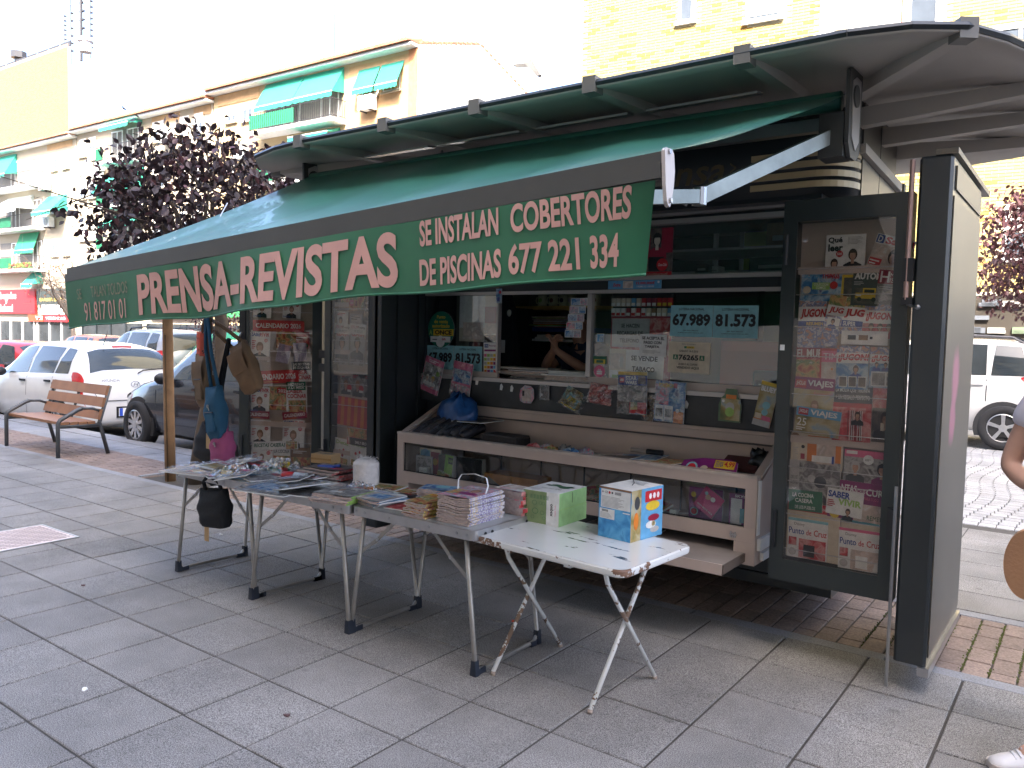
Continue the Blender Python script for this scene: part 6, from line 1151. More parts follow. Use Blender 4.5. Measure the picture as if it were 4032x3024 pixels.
# items on the upper inside shelf
for i, (x, w_, h_, c, lb) in enumerate(((-2.04, .09, .06, 'k', 'small dark box on the upper window shelf beside the poster'), (-1.98, .06, .05, 'w', 'small white printed box on the upper window shelf'), (-1.63, .30, .10, 'dg', 'long dark game box on the upper window shelf'), (-1.60, .20, .16, 'br', 'dark backpack shape on the upper window shelf'))):
    o = thing('boxed_item', lb, 'box', (x, 4.80+.06*i, 1.946 if i < 3 else 2.101)); mb = MB(); mb.bbox(-w_/2, w_/2, -.05, .05, 0, h_, .006, IK[c]); mb.build('box_body', o); mb = MB(); mb.face([(-w_*.3, -.0506, h_*.3), (w_*.3, -.0506, h_*.3), (w_*.3, -.0506, h_*.5), (-w_*.3, -.0506, h_*.5)], IK['lg']); mb.build('label', o)
# mugs, papers, vest
MUG = mat('mug_glaze', (.62, .64, .42), .25)
for i, x in enumerate((-3.76, -3.65, -3.55, -3.47, -3.24)):
    t = thing('mug', ('leftmost cream mug on the ochre shelf', 'second cream mug from the left on the ochre shelf, with a brown print', 'third cream mug from the left on the ochre shelf', 'fourth cream mug from the left, nearest the seller', 'rightmost cream mug on the ochre shelf behind the sliding pane')[i], 'mug', (x, 5.5, 1.7755), 0, 'mugs on the ochre shelf')
    mb = MB(); mb.lathe([(.036, 0), (.038, .004), (.038, .092), (.034, .092), (.034, .008), (.001, .008)], (0, 0, 0), MUG, 16); mb.build('cup', t, True)
    mb = MB(); mb.tube([(-.036, 0, .075), (-.058, 0, .072), (-.064, 0, .048), (-.055, 0, .026), (-.036, 0, .022)], .006, MUG, 6); mb.build('handle', t, True)
    mb = MB(); mb.disc((.005, -.0385, .048), X, Z, .018, IK[('gr', 'br', 'dg', 'lg', 'br')[i]]); mb.build('motif', t)
def paper_stack(name, label, x, y, z, w, d, n, th, mts, seed, cat='newspapers', rz=0., mess=.02):
    rg = random.Random(seed); t = thing(name, label, cat, (x, y, z), rz); zz = 0
    for k in range(n):
        mb = MB(); a, b = rg.gauss(0, mess), rg.gauss(0, mess); h = th*rg.uniform(.7, 1.3); mt = rg.choice(mts); r_ = rg.gauss(0, .06 if mess > .01 else .01); P = []
        cs, sn = math.cos(r_), math.sin(r_)
        for q in (0, h): P.append([(a+u*cs-v*sn, b+u*sn+v*cs, zz+q+rg.uniform(0, h*.4)*(q > 0)) for u, v in ((-w/2, -d/2), (0, -d/2), (w/2, -d/2), (w/2, 0), (w/2, d/2), (0, d/2), (-w/2, d/2), (-w/2, 0))])
        mb.loft(P, mt, True, True); mb.build('newspaper', t); zz += h*1.05
    return t
NEWS = [PAPER, mat('newsprint', (.46, .43, .38), .8, ns=20), PIC['grey'], PIC['pale'], mat('pink_newsprint', (.52, .40, .36), .8)]
paper_stack('newspaper_pile', 'untidy pile of folded newspapers on the counter in the serving opening', -3.22, 4.62, 1.2245, .40, .20, 9, .008, NEWS, 1, mess=.03); paper_stack('newspaper_pile', 'second pile of newspapers on the counter before the seller', -2.86, 4.60, 1.2245, .34, .19, 7, .009, NEWS, 2, mess=.025)
paper_stack('paper_pile', 'loose magazines and papers heaped on the blue shelf', -3.66, 5.56, 1.6005, .36, .24, 12, .007, NEWS+[IK['y'], IK['gr'], IK['o']], 3, 'papers', mess=.04)
paper_stack('paper_pile', 'small white boxes stacked on the white shelf', -3.74, 5.5, 1.5055, .12, .10, 2, .014, [PAPER], 4, 'papers')
t = thing('hanging_vest', 'dark fabric vest hanging at the left inside the kiosk', 'clothing', (-3.76, 4.98, 1.86)); mb = MB()
for k in range(1): mb.loft([[(-.05, -.02, 0), (.05, -.02, 0), (.05, .02, 0), (-.05, .02, 0)], [(-.10, -.03, -.15), (.10, -.03, -.15), (.10, .03, -.15), (-.10, .03, -.15)], [(-.13, -.04, -.4), (.12, -.04, -.4), (.12, .04, -.4), (-.13, .04, -.4)], [(-.15, -.04, -.64), (.14, -.05, -.64), (.14, .05, -.64), (-.15, .04, -.64)]], mat('dark_cloth', (.02, .022, .03), .9), True, True)
mb.build('cloth', t); mb = MB(); mb.box(.02, .055, -.06, -.056, -.47, -.37, PAPER); mb.build('price_tag', t)
t = thing('light_bulb', 'unlit bulb hanging on a cable inside the opening', 'bulb', (-3.69, 4.95, 1.70)); mb = MB(); mb.ball((0, 0, 0), (.02, .02, .028), mat('bulb_glass', (.7, .72, .65), .2), 10, 8); mb.build('glass', t, True); mb = MB(); mb.tube([(0, 0, .025), (0, 0, .12), (.02, .02, .5)], .005, BLACK, 5); mb.build('cable', t)
# ================================================================ blister packs clipped to the counter front
def LD(label, x, z, w, h, a, bg, spec, cat='toy pack', name='toy_pack', y=4.375, **k): return print_thing(name, label, cat, w, h, bg, spec, (x, y, z), 0, a, t=.004, **k)
pk = [('band', 0, .82, 1, 1, 'pk'), ('lines', .2, .86, .8, .95, 2, 'w'), ('pic', .05, .2, .95, .8, 'grey'), ('person', .3, .2, .35, 'w', 'c'), ('person', .6, .2, .35, 'w', 'y'), ('band', 0, 0, 1, .14, 'pk'), ('disc', .8, .6, .10, 'gr')]
LD('tilted pink toy bag at the left end of the counter front', -3.963, 1.216, .185, .26, -15, 'pink', pk, wrap=.012); LD('pink toy bag hanging second from the left on the counter front', -3.676, 1.2, .18, .25, -8.3, 'pink', [('band', 0, .78, 1, 1, 'pk'), ('pic', .08, .40, .92, .78, 'blue'), ('band', 0, .34, 1, .40, 'pk'), ('pic', .05, .08, .95, .34, 'pink'), ('disc', .25, .30, .05, 'w')], wrap=.012)
LD('round topped pink sachet on the counter front below the opening', -3.099, 1.13, .12, .12, 0, 'pink', [('pic', .2, .1, .8, .8, 'pale'), ('band', .2, .4, .35, .7, 'k')], outline=[(.05, .1), (.3, 0), (.8, 0), (1, .3), (.97, .8), (.75, .97), (.35, 1), (.08, .8), (0, .45)])
LD('small grey sachet beside the round pink one on the counter front', -2.954, 1.152, .072, .10, 1, 'grey', [('pic', .1, .1, .9, .9, 'dark'), ('disc', .2, .35, .12, 'lg')], wrap=.006)
FOILB = ramp_mat('foil_blue', [(.02, .25, .35), (.15, .5, .6), (.4, .25, .04), (.03, .05, .05), (.5, .35, .02)], 28, .18, metal=.8, bump=.8)
LD('crumpled blue and gold foil toy bag turned on its corner under the opening', -2.724, 1.115, .15, .135, -30, FOILB, [('text', .25, .36, .75, .60, 'EPIC', 'y', .03, .1), ('band', .1, .05, .9, .12, 'y')], wrap=.02, curl=.06)
LD('dark red foil toy bag to the right of the blue foil bag', -2.523, 1.168, .15, .13, -8, ramp_mat('foil_red', [(.05, .02, .02), (.30, .04, .03), (.15, .08, .08), (.4, .38, .36)], 26, .2, metal=.6, bump=.8), [('disc', .66, .5, .06, 'w')], wrap=.02, curl=.05)
LD('blue comic magazine with a white two line title and yellow top strip', -2.30, 1.19, .20, .26, 1, 'blue', [('band', 0, .92, 1, 1, 'y'), ('band', 0, .68, 1, .92, 'b'), ('band', .05, .74, .22, .86, 'r'), ('text', .07, .77, .20, .83, 'LEGO', 'w', .03), ('text', .26, .80, .66, .90, 'STAR', 'w', .05), ('text', .26, .70, .66, .79, 'WARS', 'w', .05), ('pic', .7, .72, .95, .90, 'dark'), ('pic', 0, .28, 1, .68, 'grey'), ('pic', 0, .0, .42, .28, 'dark'), ('band', .42, .02, 1, .28, 'r'), ('pic', .46, .10, .70, .28, 'land')], 'magazine', 'magazine', wrap=.006)
LD('blue and pink sticker magazine with two white card packs on its cover', -2.047, 1.152, .195, .245, -2, 'blue', [('pic', 0, .42, .46, .92, 'pink'), ('pic', .46, .3, 1, .92, 'blue'), ('text', .10, .84, .62, .95, 'POKEMON', 'y', .03, .1), ('band', .6, .84, .72, .96, 'm'), ('band', .03, .05, .31, .40, 'w'), ('band', .34, .05, .62, .40, 'w'), ('pic', .06, .12, .28, .32, 'grey'), ('pic', .37, .12, .59, .32, 'grey'), ('band', .66, .0, .98, .28, 'o'), ('disc', .78, .30, .06, 'w')], 'magazine', 'magazine', wrap=.006)
LD('black and gold crumpled foil bag behind the sticker magazine', -2.176, 1.10, .07, .16, -20, ramp_mat('foil_black', [(.02, .02, .02), (.2, .12, .05), (.06, .06, .06), (.4, .1, .04)], 26, .18, metal=.7, bump=.8), [], y=4.39, wrap=.02)
LD('green blister card with rounded shoulders on the counter front', -1.674, 1.157, .135, .19, -2, ink(.10, .17, .09), [('pic', .1, .05, .95, .7, 'land'), ('band', .30, .70, .75, .82, 'o'), ('disc', .5, .45, .2, 'lg'), ('disc', .5, .30, .2, 'gr'), ('disc', .2, .62, .06, 'w')], outline=[(.02, 0), (.98, 0), (1, .5), (.9, .72), (.82, .78), (.76, 1), (.28, 1), (.22, .8), (.08, .7), (0, .5)])
LD('tilted comic magazine with white bubble lettering beside the right door', -1.47, 1.177, .10, .25, -11, 'o', [('band', 0, .92, 1, 1, 'y'), ('pic', 0, .16, 1, .92, 'land'), ('text', .06, .78, .92, .90, 'BLUEY', 'w', .05), ('disc', .55, .48, .22, 'lb'), ('disc', .55, .32, .18, 'lb'), ('band', .05, .16, .4, .28, 'c'), ('band', .45, .14, .95, .24, 'pk'), ('band', 0, 0, 1, .14, 'lg')], 'magazine', 'magazine')
for i, (x, z) in enumerate(((-3.33, 1.165), (-3.24, 1.16), (-3.55, 1.19), (-1.95, 1.14))):
    mb = MB(); mb.add([(-.012, 0, -.02), (.008, 0, -.022), (.016, 0, .006), (.002, 0, .026), (-.010, 0, .014), (0, -.004, 0)], [(0, 1, 5), (1, 2, 5), (2, 3, 5), (3, 4, 5), (4, 0, 5)], PAPER); o = mb.build('paper_scrap'); o.location = (x, 4.393, z); tag(o, ('torn white paper hook on the bare part of the counter front', 'grey torn plastic scrap on the bare counter front', 'white plastic clip beside the second pink toy bag', 'pale hook beside the sticker magazine')[i], 'scrap')
# ================================================================ goods in the display case
def blob(name, label, c, r, mt, seed, cat, amp=.25, n=16, k=10, flat=None):
    rg = random.Random(seed); mb = MB(); ph = [(rg.uniform(0, 6), rg.uniform(2, 5), rg.uniform(2, 5)) for _ in range(5)]; rings = []
    for i in range(k+1):
        t_ = math.pi*(1-(.002+.996*i/k)); row = []
        for j in range(n):
            a = 2*math.pi*j/n; f = 1+amp*sum(math.sin(p+q*a+s*t_) for p, q, s in ph)/3; row.append((r[0]*math.sin(t_)*math.cos(a)*f, r[1]*math.sin(t_)*math.sin(a)*f, max(0, r[2]*(1+math.cos(t_))*f)))
        rings.append(row)
    mb.loft(rings, mt, True, True); o = mb.build(name, None, True, c); return tag(o, label, cat)
BLUEBAG = mat('blue_plastic_bag', (.02, .09, .28), .3, var=.3, ns=20, bump=.9, bs=30)
blob('plastic_bag', 'crumpled blue plastic bag lying at the back left of the display case', (-3.60, 4.26, .79), (.16, .10, .15), BLUEBAG, 2, 'plastic bag', .14)
for i in range(7):
    lb = ('first', 'second', 'third', 'fourth', 'fifth', 'sixth', 'seventh')[i]+' folded umbrella from the left in the dark row on top of the display case'
    t = thing('folded_umbrella', lb, 'umbrella', (-3.76+.068*i, 4.12, .845), R(-20+4*i), 'folded umbrellas in the display case'); mb = MB(); c = (mat('black_nylon', (.02, .02, .028), .5, bump=.5, bs=40), mat('grey_nylon', (.05, .05, .055), .5, bump=.5, bs=40))[i % 2]
    mb.lathe([(.016, -.13), (.031, -.11), (.036, .02), (.031, .10), (.016, .12)], (0, 0, .03), c, 10, (.1, 1, .55 if i < 4 else .2)); mb.build('canopy', t, True); mb = MB(); mb.lathe([(.013, -.17), (.016, -.15), (.013, -.13)], (0, 0, .03), BLACK, 8, (.1, 1, .55 if i < 4 else .2)); mb.build('handle', t, True)
    mb = MB(); mb.grid([[(x_*.03, y_*.11-.02, .06+.03*y_+.008*math.sin(x_*9+i*2+y_*7)) for x_ in (-1, -.3, .3, 1)] for y_ in (-1, -.4, .2, .8)], FILM); mb.build('wrapper', t)
print_thing('magazine', 'dark magazine lying across the umbrellas at the left of the display case', 'magazine', .42, .22, 'dark', [('lines', .6, .7, .9, .8, 2, 'r')], (-3.48, 4.26, .93), R(-8), 0, flat=True, curl=-.02)
t = thing('wicker_case', 'dark woven case lying in the middle of the display case top', 'basket', (-3.08, 4.13, .79), R(-3)); mb = MB(); mb.bbox(-.15, .15, -.08, .08, 0, .09, .015, mat('dark_wicker', (.022, .018, .018), .6, bump=1., bs=90)); mb.build('body', t)
mb = MB()
for k in range(9): mb.box(-.15, .15, -.083, -.0803, .006+.009*k, .012+.009*k, mat('weave', (.04, .032, .03), .6))
mb.build('weave', t)
rg = random.Random(9)
for i in range(6):
    c = ('red', 'pink', 'food', 'grey', 'blue', 'pink')[i]; blob('toy_sachet', ('red', 'pink', 'orange', 'grey', 'blue', 'small pink')[i]+' toy sachet in the heap right of the woven case', (-2.83+.07*i, 4.08+.05*(i % 2), .79), (.055, .04, .028), PIC[c], 30+i, 'toy sachet', .3, 10, 6)
for i, (x, y, rz, c, lb) in enumerate(((-2.42, 4.16, .25, 'pale', 'pale magazine lying on the display case right of the toy sachets'), (-2.30, 4.12, -.1, 'dark', 'dark magazine lying on the display case in the middle right'), (-2.15, 4.2, .05, 'blue', 'blue magazine at the back of the display case top'), (-1.95, 4.1, -.3, 'food', 'brown magazine lying loose near the purple bag'))):
    print_thing('magazine', lb, 'magazine', .30, .20, c, [('lines', .1, .7, .6, .9, 2, 'w')], (x, y, .804+.010*i), rz, 0, flat=True, curl=-.03)
t = thing('marker_pen', 'fat black marker pen on top of the display case', 'pen', (-2.10, 4.20, .865), R(4)); mb = MB(); mb.lathe([(.014, -.10), (.014, .0)], (0, 0, 0), mat('pen_grey', (.3, .25, .22), .5), 10, (1, 0, 0)); mb.build('barrel', t); mb = MB(); mb.lathe([(.016, 0), (.016, .10)], (0, 0, 0), BLACK, 10, (1, 0, 0)); mb.build('cap', t)
PUR = mat('purple_print', (.20, .02, .16), .35, var=.3, ns=12)
o = print_thing('toy_bag', 'purple toy bag with a yellow price flash leaning on the display case rail', 'toy bag', .34, .16, PUR, [('disc', .26, .55, .10, 'lb'), ('disc', .26, .55, .07, 'r'), ('disc', .47, .52, .07, 'c'), ('disc', .56, .48, .06, 'br'), ('band', .62, .62, .95, .92, 'y'), ('text', .64, .66, .76, .88, 'SEGUNDA', 'b', .01), ('text', .78, .66, .94, .90, '4,99', 'r', .03), ('band', .66, .10, .92, .55, 'lb'), ('disc', .8, .3, .08, 'o')], (-1.66, 4.02, .83), 0, 0, outline=[(.02, .2), (.1, 0), (.95, 0), (1, .5), (.98, .9), (.85, 1), (.4, .95), (.1, .8)]); o.rotation_euler = (R(-38), 0, 0)
blob('plastic_bag', 'crumpled black bag at the right end of the display case', (-1.44, 4.28, .80), (.08, .06, .06), mat('black_film', (.015, .015, .018), .3, bump=.8, bs=30), 5, 'plastic bag', .25)
t = thing('brown_folder', 'dark red brown folder lying behind the purple toy bag', 'folder', (-1.55, 4.25, .80)); mb = MB(); mb.cbox((0, 0, .05), (.20, .14, .02), mat('red_brown_card', (.10, .03, .03), .6), rx=R(20)); mb.build('cover', t)
# behind the glass
def BG(name, label, cat, x, z, w, h, bg, spec, y=4.02, a=0., t=.01, rx=0.):
    o = print_thing(name, label, cat, w, h, bg, spec, (x, y, z), 0, a, t=t); o.rotation_euler.x = rx; return o
BG('picture_book', 'blue and red arched picture behind the left end of the case glass', 'picture book', -3.70, .63, .20, .19, 'c', [('band', .05, .3, .5, .95, 'lb'), ('disc', .28, .75, .22, 'sky'), ('band', .55, .1, .95, .9, 'm'), ('disc', .75, .55, .12, 'y')], 4.08)
BG('print', 'grey framed print standing before the arched picture in the display case', 'print', -3.71, .605, .15, .15, 'lg', [('pic', .08, .1, .92, .9, 'grey')], 4.03)
BG('card_box', 'small white box with tiny lettering at the left of the display case', 'box', -3.69, .565, .07, .08, 'w', [('lines', .15, .2, .8, .8, 5, 'lg'), ('disc', .8, .8, .06, 'gr')], 4.0, t=.03)
for i, x in enumerate((-3.53, -3.34)): BG('umbrella_box', ('left' if i == 0 else 'right')+' shiny black wrapped pack behind the case glass', 'pack', x, .62, .13 if i == 0 else .22, .16, mat('black_wrap', (.02, .022, .025), .22, bump=.9, bs=60), [], 4.05+.02*i, t=.04)
BG('green_pack', 'lime green pack with a dark label inside the display case', 'pack', -3.46, .64, .07, .15, 'gr', [('band', .4, .62, 1, .9, 'dg'), ('text', .5, .68, .95, .84, 'AN', 'gr', .03)], 4.0, -6, t=.03)
BG('orange_pack', 'orange and green flat pack lying low in the display case', 'pack', -3.50, .56, .11, .07, 'food', [('band', 0, .0, 1, .3, 'o')], 3.99, -12, t=.02)
ob = thing('cardboard_box', 'long orange box with grey tape inside the display case', 'box', (-2.98, 4.12, .516), R(1)); mb = MB(); mb.box(-.21, .21, -.07, .09, 0, .11, mat('orange_card', (.50, .20, .03), .6)); mb.build('carton', ob); mb = MB(); mb.obox((-.205, -.0706, .06), (.10, 0, -.055), (0, .0004, 0), (.03, 0, .03), mat('grey_tape', (.28, .26, .24), .4)); mb.build('tape', ob);
rg = random.Random(14)
for i in range(12):
    x = -2.66+.075*i; w_, h_ = rg.uniform(.12, .2), rg.uniform(.06, .13); c = rg.choice(('grey', 'pale', 'dark', 'food', 'blue'))
    o = print_thing('comic', ('first', 'second', 'third', 'fourth', 'fifth', 'sixth', 'seventh', 'eighth', 'ninth', 'tenth', 'eleventh', 'twelfth')[i]+' jumbled paper from the left in the middle of the display case', 'comic', w_, .16, c, [('band', .1, .8, .8, .95, rg.choice(('w', 'r', 'y')))], (x, rg.uniform(4.05, 4.2), .53+rg.uniform(.0, .05)), rg.uniform(-.8, .8), 0, flat=True, t=.012, curl=rg.uniform(-.03, .0)); o.rotation_euler.x = R(-90+rg.uniform(0, 35)); o['group'] = 'jumbled papers in the display case'
BG('colouring_book', 'purple activity book with an oval logo behind the right end of the case glass', 'book', -1.66, .635, .19, .185, PUR, [('disc', .16, .28, .12, 'lb'), ('disc', .16, .28, .09, 'r'), ('disc', .14, .78, .08, 'y'), ('disc', .18, .62, .08, 'br')], 4.04)
BG('booklet', 'tilted pink booklet resting against the purple activity book', 'booklet', -1.63, .66, .125, .13, ink(.55, .06, .20), [('disc', .35, .65, .12, 'sk'), ('disc', .58, .7, .11, 'w'), ('text', .12, .12, .92, .22, 'MISIÓN BAJO EL AGUA', 'w', .02), ('disc', .2, .75, .08, 'lb')], 4.012, -33)
BG('toy_pack', 'purple and white toy card at the right end of the display case', 'toy pack', -1.475, .63, .10, .19, PUR, [('band', .1, .12, .7, .86, 'w'), ('text', .3, .89, .9, .97, 'SKYE', 'w', .03), ('band', .6, .2, .95, .6, 't')], 4.03)
o = print_thing('magazine', 'dark magazine with white pages lying on the pull-out shelf', 'magazine', .30, .20, 'dark', [('disc', .3, .6, .12, 'w'), ('band', .4, .5, .6, .62, 'lg')], (-2.05, 3.98, .452), .1, 0, flat=True, t=.006); tag(o, o['label'], 'magazine')
o = print_thing('price_card', 'small white box low in the right part of the display case', 'box', .04, .07, 'w', [('lines', .2, .2, .8, .8, 4, 'lg')], (-1.83, 4.0, .555), 0, 0, t=.02)
# ================================================================ sales tables
M_TUBE = mat('dull_aluminium_tube', (.32, .305, .285), .36, .6, var=.2, ns=14); M_TOP = mat('grey_laminate', (.42, .43, .43), .35, var=.08, ns=5); M_EDGE = mat('aluminium_edge', (.50, .49, .49), .36, .85, var=.15, ns=12); M_FOOT = mat('blue_black_foot', (.012, .018, .032), .5)
TZ = .655
def camp_table(label, x0, x1, y0, y1, rz=0.):
    cx, cy = (x0+x1)/2, (y0+y1)/2; w, d = x1-x0, y1-y0; t = thing('folding_table', label, 'table', (cx, cy, 0), rz, 'folding camping tables'); a, b = w/2, d/2
    mb = MB(); mb.bbox(-a+.012, a-.012, -b+.012, b-.012, TZ-.012, TZ+.001, .004, M_TOP); mb.build('tabletop', t)
    mb = MB()
    ring = rrect(-a, a, -b, b, .035, 5); inn = rrect(-a+.013, a-.013, -b+.013, b-.013, .025, 5)
    mb.loft([[(x, y, TZ-.045) for x, y in inn], [(x, y, TZ-.045) for x, y in ring], [(x, y, TZ) for x, y in ring], [(x, y, TZ+.002) for x, y in inn]], M_EDGE); mb.build('edge_frame', t)
    for sx in (-1, 1):
        mb = MB(); xt, xf = sx*(a-.07), sx*(a+.005); P = [(xt, -b+.03, TZ-.03), (xf, -b+.02, .05), (xf, -b+.05, .016), (xf, b-.05, .016), (xf, b-.02, .05), (xt, b-.03, TZ-.03)]; mb.tube(P, .0115, M_TUBE, 8); lg = mb.build('leg_frame', t, True)
        for sy in (-1, 1):
            mb = MB(); yy = sy*(b-.02); mb.prism([(-.018, 0), (.018, 0), (.015, .035), (.0115, .068), (-.0115, .068), (-.015, .035)], (xf, yy-.014, 0), X, Z, Y*.028, M_FOOT); mb.prism([(0, .0), (0, .04), (sy*-.025, .024), (sy*-.065, .026), (sy*-.065, .0)], (xf-.013, yy, 0), Y, Z, X*.026, M_FOOT); mb.build('foot', lg)
            mb = MB(); e0 = Vector((sx*(a-.27), sy*(b-.035), TZ-.05)); m_ = Vector((sx*(a-.16), sy*(b-.033), TZ-.15)); e1 = Vector((sx*(a-.042), sy*(b-.03), TZ-.235))
            for p, q in ((e0, m_), (m_, e1)): d_ = (q-p).normalized(); n_ = d_.cross(Y)*.009; mb.loft([[p-n_-Y*.002, p+n_-Y*.002, p+n_+Y*.002, p-n_+Y*.002], [q-n_-Y*.002, q+n_-Y*.002, q+n_+Y*.002, q-n_+Y*.002]], M_TUBE, True, True)
            for p in (e0, m_, e1): mb.lathe([(.010, -.006), (.010, .006)], p, STEEL, 8, (0, 1, 0))
            mb.build('brace', t)
    mb = MB()
    for x in (-a+.04, -a+.10, a-.10, a-.04, a-.27, -a+.27): mb.lathe([(.007, 0), (.007, .003)], (x, -b-.0005, TZ-.022), STEEL, 8, (0, -1, 0))
    for y in (-b+.08, -b+.13, b-.13): mb.lathe([(.008, 0), (.008, .003)], (a+.0005, y, TZ-.022), BLACK, 8, (1, 0, 0))
    mb.build('rivets', t)['kind'] = 'stuff'
    return t
camp_table('leftmost of the three grey folding tables, the one with a black bag hanging below', -4.55, -3.775, 2.69, 3.21)
camp_table('middle one of the three grey folding tables, under the plastic wrapped magazines', -3.765, -2.975, 2.67, 3.21)
camp_table('right one of the three grey folding tables, carrying the tall magazine piles', -2.965, -2.17, 2.69, 3.22)
# worn white table ------------------------------------------------------
WZ = .628; wt = thing('white_folding_table', 'worn white folding table with chipped paint and crossed rusty legs', 'table', (-1.815, 2.985, 0), R(-4))
def chipped(name, scale, thr, under, seedv=(0, 0, 0), stretch=(1, 1, 1)):
    m = mat(name, (.70, .71, .70), .22, var=.04, ns=4, coat=.25).copy(); m.name = name; N = m.node_tree.nodes; L = m.node_tree.links; b = N['Principled BSDF']
    old = b.inputs['Base Color'].links[0].from_socket; tc = N.new('ShaderNodeTexCoord'); mp = N.new('ShaderNodeMapping'); mp.inputs['Scale'].default_value = stretch; mp.inputs['Location'].default_value = seedv; L.new(tc.outputs['Object'], mp.inputs[0])
    n = N.new('ShaderNodeTexNoise'); n.inputs['Scale'].default_value = scale; n.inputs['Detail'].default_value = 7; n.inputs['Roughness'].default_value = .62; L.new(mp.outputs[0], n.inputs['Vector'])
    mr = N.new('ShaderNodeMapRange'); mr.inputs[1].default_value = thr; mr.inputs[2].default_value = thr+.015; L.new(n.outputs['Fac'], mr.inputs[0])
    mx = N.new('ShaderNodeMix'); mx.data_type = 'RGBA'; L.new(mr.outputs[0], mx.inputs[0]); L.new(old, mx.inputs[6]); mx.inputs[7].default_value = (*under, 1); L.new(mx.outputs[2], b.inputs['Base Color']); return m
M_WT = chipped('chipped_white_top', 7, .625, (.09, .075, .065), (3, 1, 0), (.55, 2.2, 1)); M_WE = chipped('worn_white_edge', 9, .56, (.20, .12, .085)); M_WL = chipped('rusty_white_leg', 16, .55, (.20, .13, .09))
a, b = .418, .285; mb = MB(); ring = rrect(-a, a, -b, b, .05, 6)
mb.loft([[(x*.985, y*.98, WZ+.001) for x, y in ring], [(x*.97, y*.96, WZ+.0012) for x, y in ring]], M_WT, False, True); mb.build('tabletop', wt)
mb = MB(); mb.loft([[(x*.93, y*.92, WZ-.028) for x, y in ring], [(x*.995, y*.99, WZ-.030) for x, y in ring], [(x, y, WZ-.022) for x, y in ring], [(x, y, WZ-.006) for x, y in ring], [(x*.985, y*.98, WZ) for x, y in ring]], M_WE, True); mb.build('edge', wt)
for x in (-.265, .265):
    for s in (1, -1):
        mb = MB(); off = .012*s; mb.tube([(x+off, s*-.20, WZ-.03), (x+off, s*-.175, WZ-.10), (x+off, s*.235, .012)], .0105, M_WL, 10); mb.tube([(x+off, s*.233, .016), (x+off, s*.237, .0)], .0115, mat('rubber_tip', (.30, .24, .20), .8), 10); mb.build('leg', wt, True)
mb = MB()
for x in (-.2, .12): mb.box(x, x+.035, -b+.02, -b+.05, WZ-.045, WZ-.0305, M_WE)
mb.build('under_bracket', wt)['kind'] = 'stuff'
mb = MB(); mb.tube([(-.26, -.2, WZ-.04), (.26, -.2, WZ-.04)], .009, M_WL, 8); mb.build('cross_bar', wt)
# boxes on the white table ------------------------------------------------
def flat_text(mb, s, o, u, v, x0, x1, z0, z1, m_, bold=.02): mb.text(s, o, u, v, x0, x1, z0, z1, m_, bold)
gb = thing('product_box', 'green and white appliance box standing on the left half of the white table', 'box', (-2.098, 3.225, WZ+.002), R(1))
GRN = ink(.30, .52, .22); OLV = ink(.22, .30, .13); w, d, h = .205, .255, .158
mb = MB(); mb.box(-w/2, w/2, -d/2, d/2, 0, h, IK['w']); mb.build('carton', gb)
mb = MB(); F = (0, -d/2-.0004, 0)
mb.face([(-w/2+.002, F[1], .002), (w*.16, F[1], .002), (w*.16, F[1], h-.002), (-w/2+.002, F[1], h-.002)], OLV); Fo = (0, F[1]-.0005, 0)
mb.text('SmartVac-ONE', Fo, Z, X*-1, .015, .135, .078, .092, IK['k'], .01); mb.text('xsquo', Fo, Z, X*-1, .045, .105, -.073, -.055, IK['k'], .03); mb.text('Useful Tech', Fo, Z, X*-1, .048, .10, -.086, -.079, IK['pk'], .0)
for (cx, cz, r) in ((-.035, .10, .014), (.0, .10, .010), (.015, .10, .010), (-.03, .06, .018), (.01, .055, .012), (.02, .03, .010), (-.045, .03, .010)):
    for k in range(10): p, q = 2*math.pi*k/10, 2*math.pi*(k+1)/10; f = lambda t_, s_: (cx+r*s_*math.cos(t_), Fo[1], cz+r*s_*math.sin(t_)*.8); mb.face([f(p, 1), f(q, 1), f(q, .86), f(p, .86)], IK['g'])
cover_l = [(-.06+.018*i, .12, .135) for i in range(6)]
for x_, z0, z1 in cover_l:
    for q in range(5): mb.face([(x_, Fo[1], z0+q*.004), (x_+.014, Fo[1], z0+q*.004), (x_+.014, Fo[1], z0+q*.004+.0016), (x_, Fo[1], z0+q*.004+.0016)], IK['g'])
mb.build('front_print', gb)
mb = MB(); G_ = w/2+.0004; mb.face([(G_, -d/2+.001, .001), (G_, d/2-.001, .001), (G_, d/2-.001, h-.001), (G_, -d/2+.001, h-.001)], GRN); mb.box(G_, G_+.0012, -d/2, d/2, .078, .0795, IK['gr']); mb.box(G_+.0013, G_+.002, -.012, -.009, .10, .15, IK['k']); mb.box(G_+.0001, G_+.0015, -d/2, d/2, .0, .0775, GRN); mb.build('side_flap', gb)
mb = MB(); T_ = h+.0005
mb.loft([[(-.05+.0, -.01+.03*math.sin(k*.63), T_+.0002) for k in range(1)]+[(-.05+.12*(i/6), .01+.02*math.sin(i), T_+.0003) for i in range(7)], [(-.05, .05, T_+.0003)]+[(-.05+.12*(i/6), .06+.012*math.sin(i*1.3), T_+.0003) for i in range(7)]], ink(.02, .10, .05), closed=False); mb.text('SmartVac-ONE', (0, 0, T_+.0009), X, Y, -.05, .06, -.05, -.035, IK['k'], .01); mb.face([(-.07, .02, T_+.0006), (-.045, .02, T_+.0006), (-.045, .045, T_+.0006), (-.07, .045, T_+.0006)], IK['k']); mb.box(.06, .085, .03, .045, T_+.0002, T_+.0008, IK['k'])
for q in range(4): mb.face([(-.09, -.10+q*.008, T_+.0006), (-.03, -.10+q*.008, T_+.0006), (-.03, -.097+q*.008, T_+.0006), (-.09, -.097+q*.008, T_+.0006)], IK['lg'])
mb.build('top_print', gb)
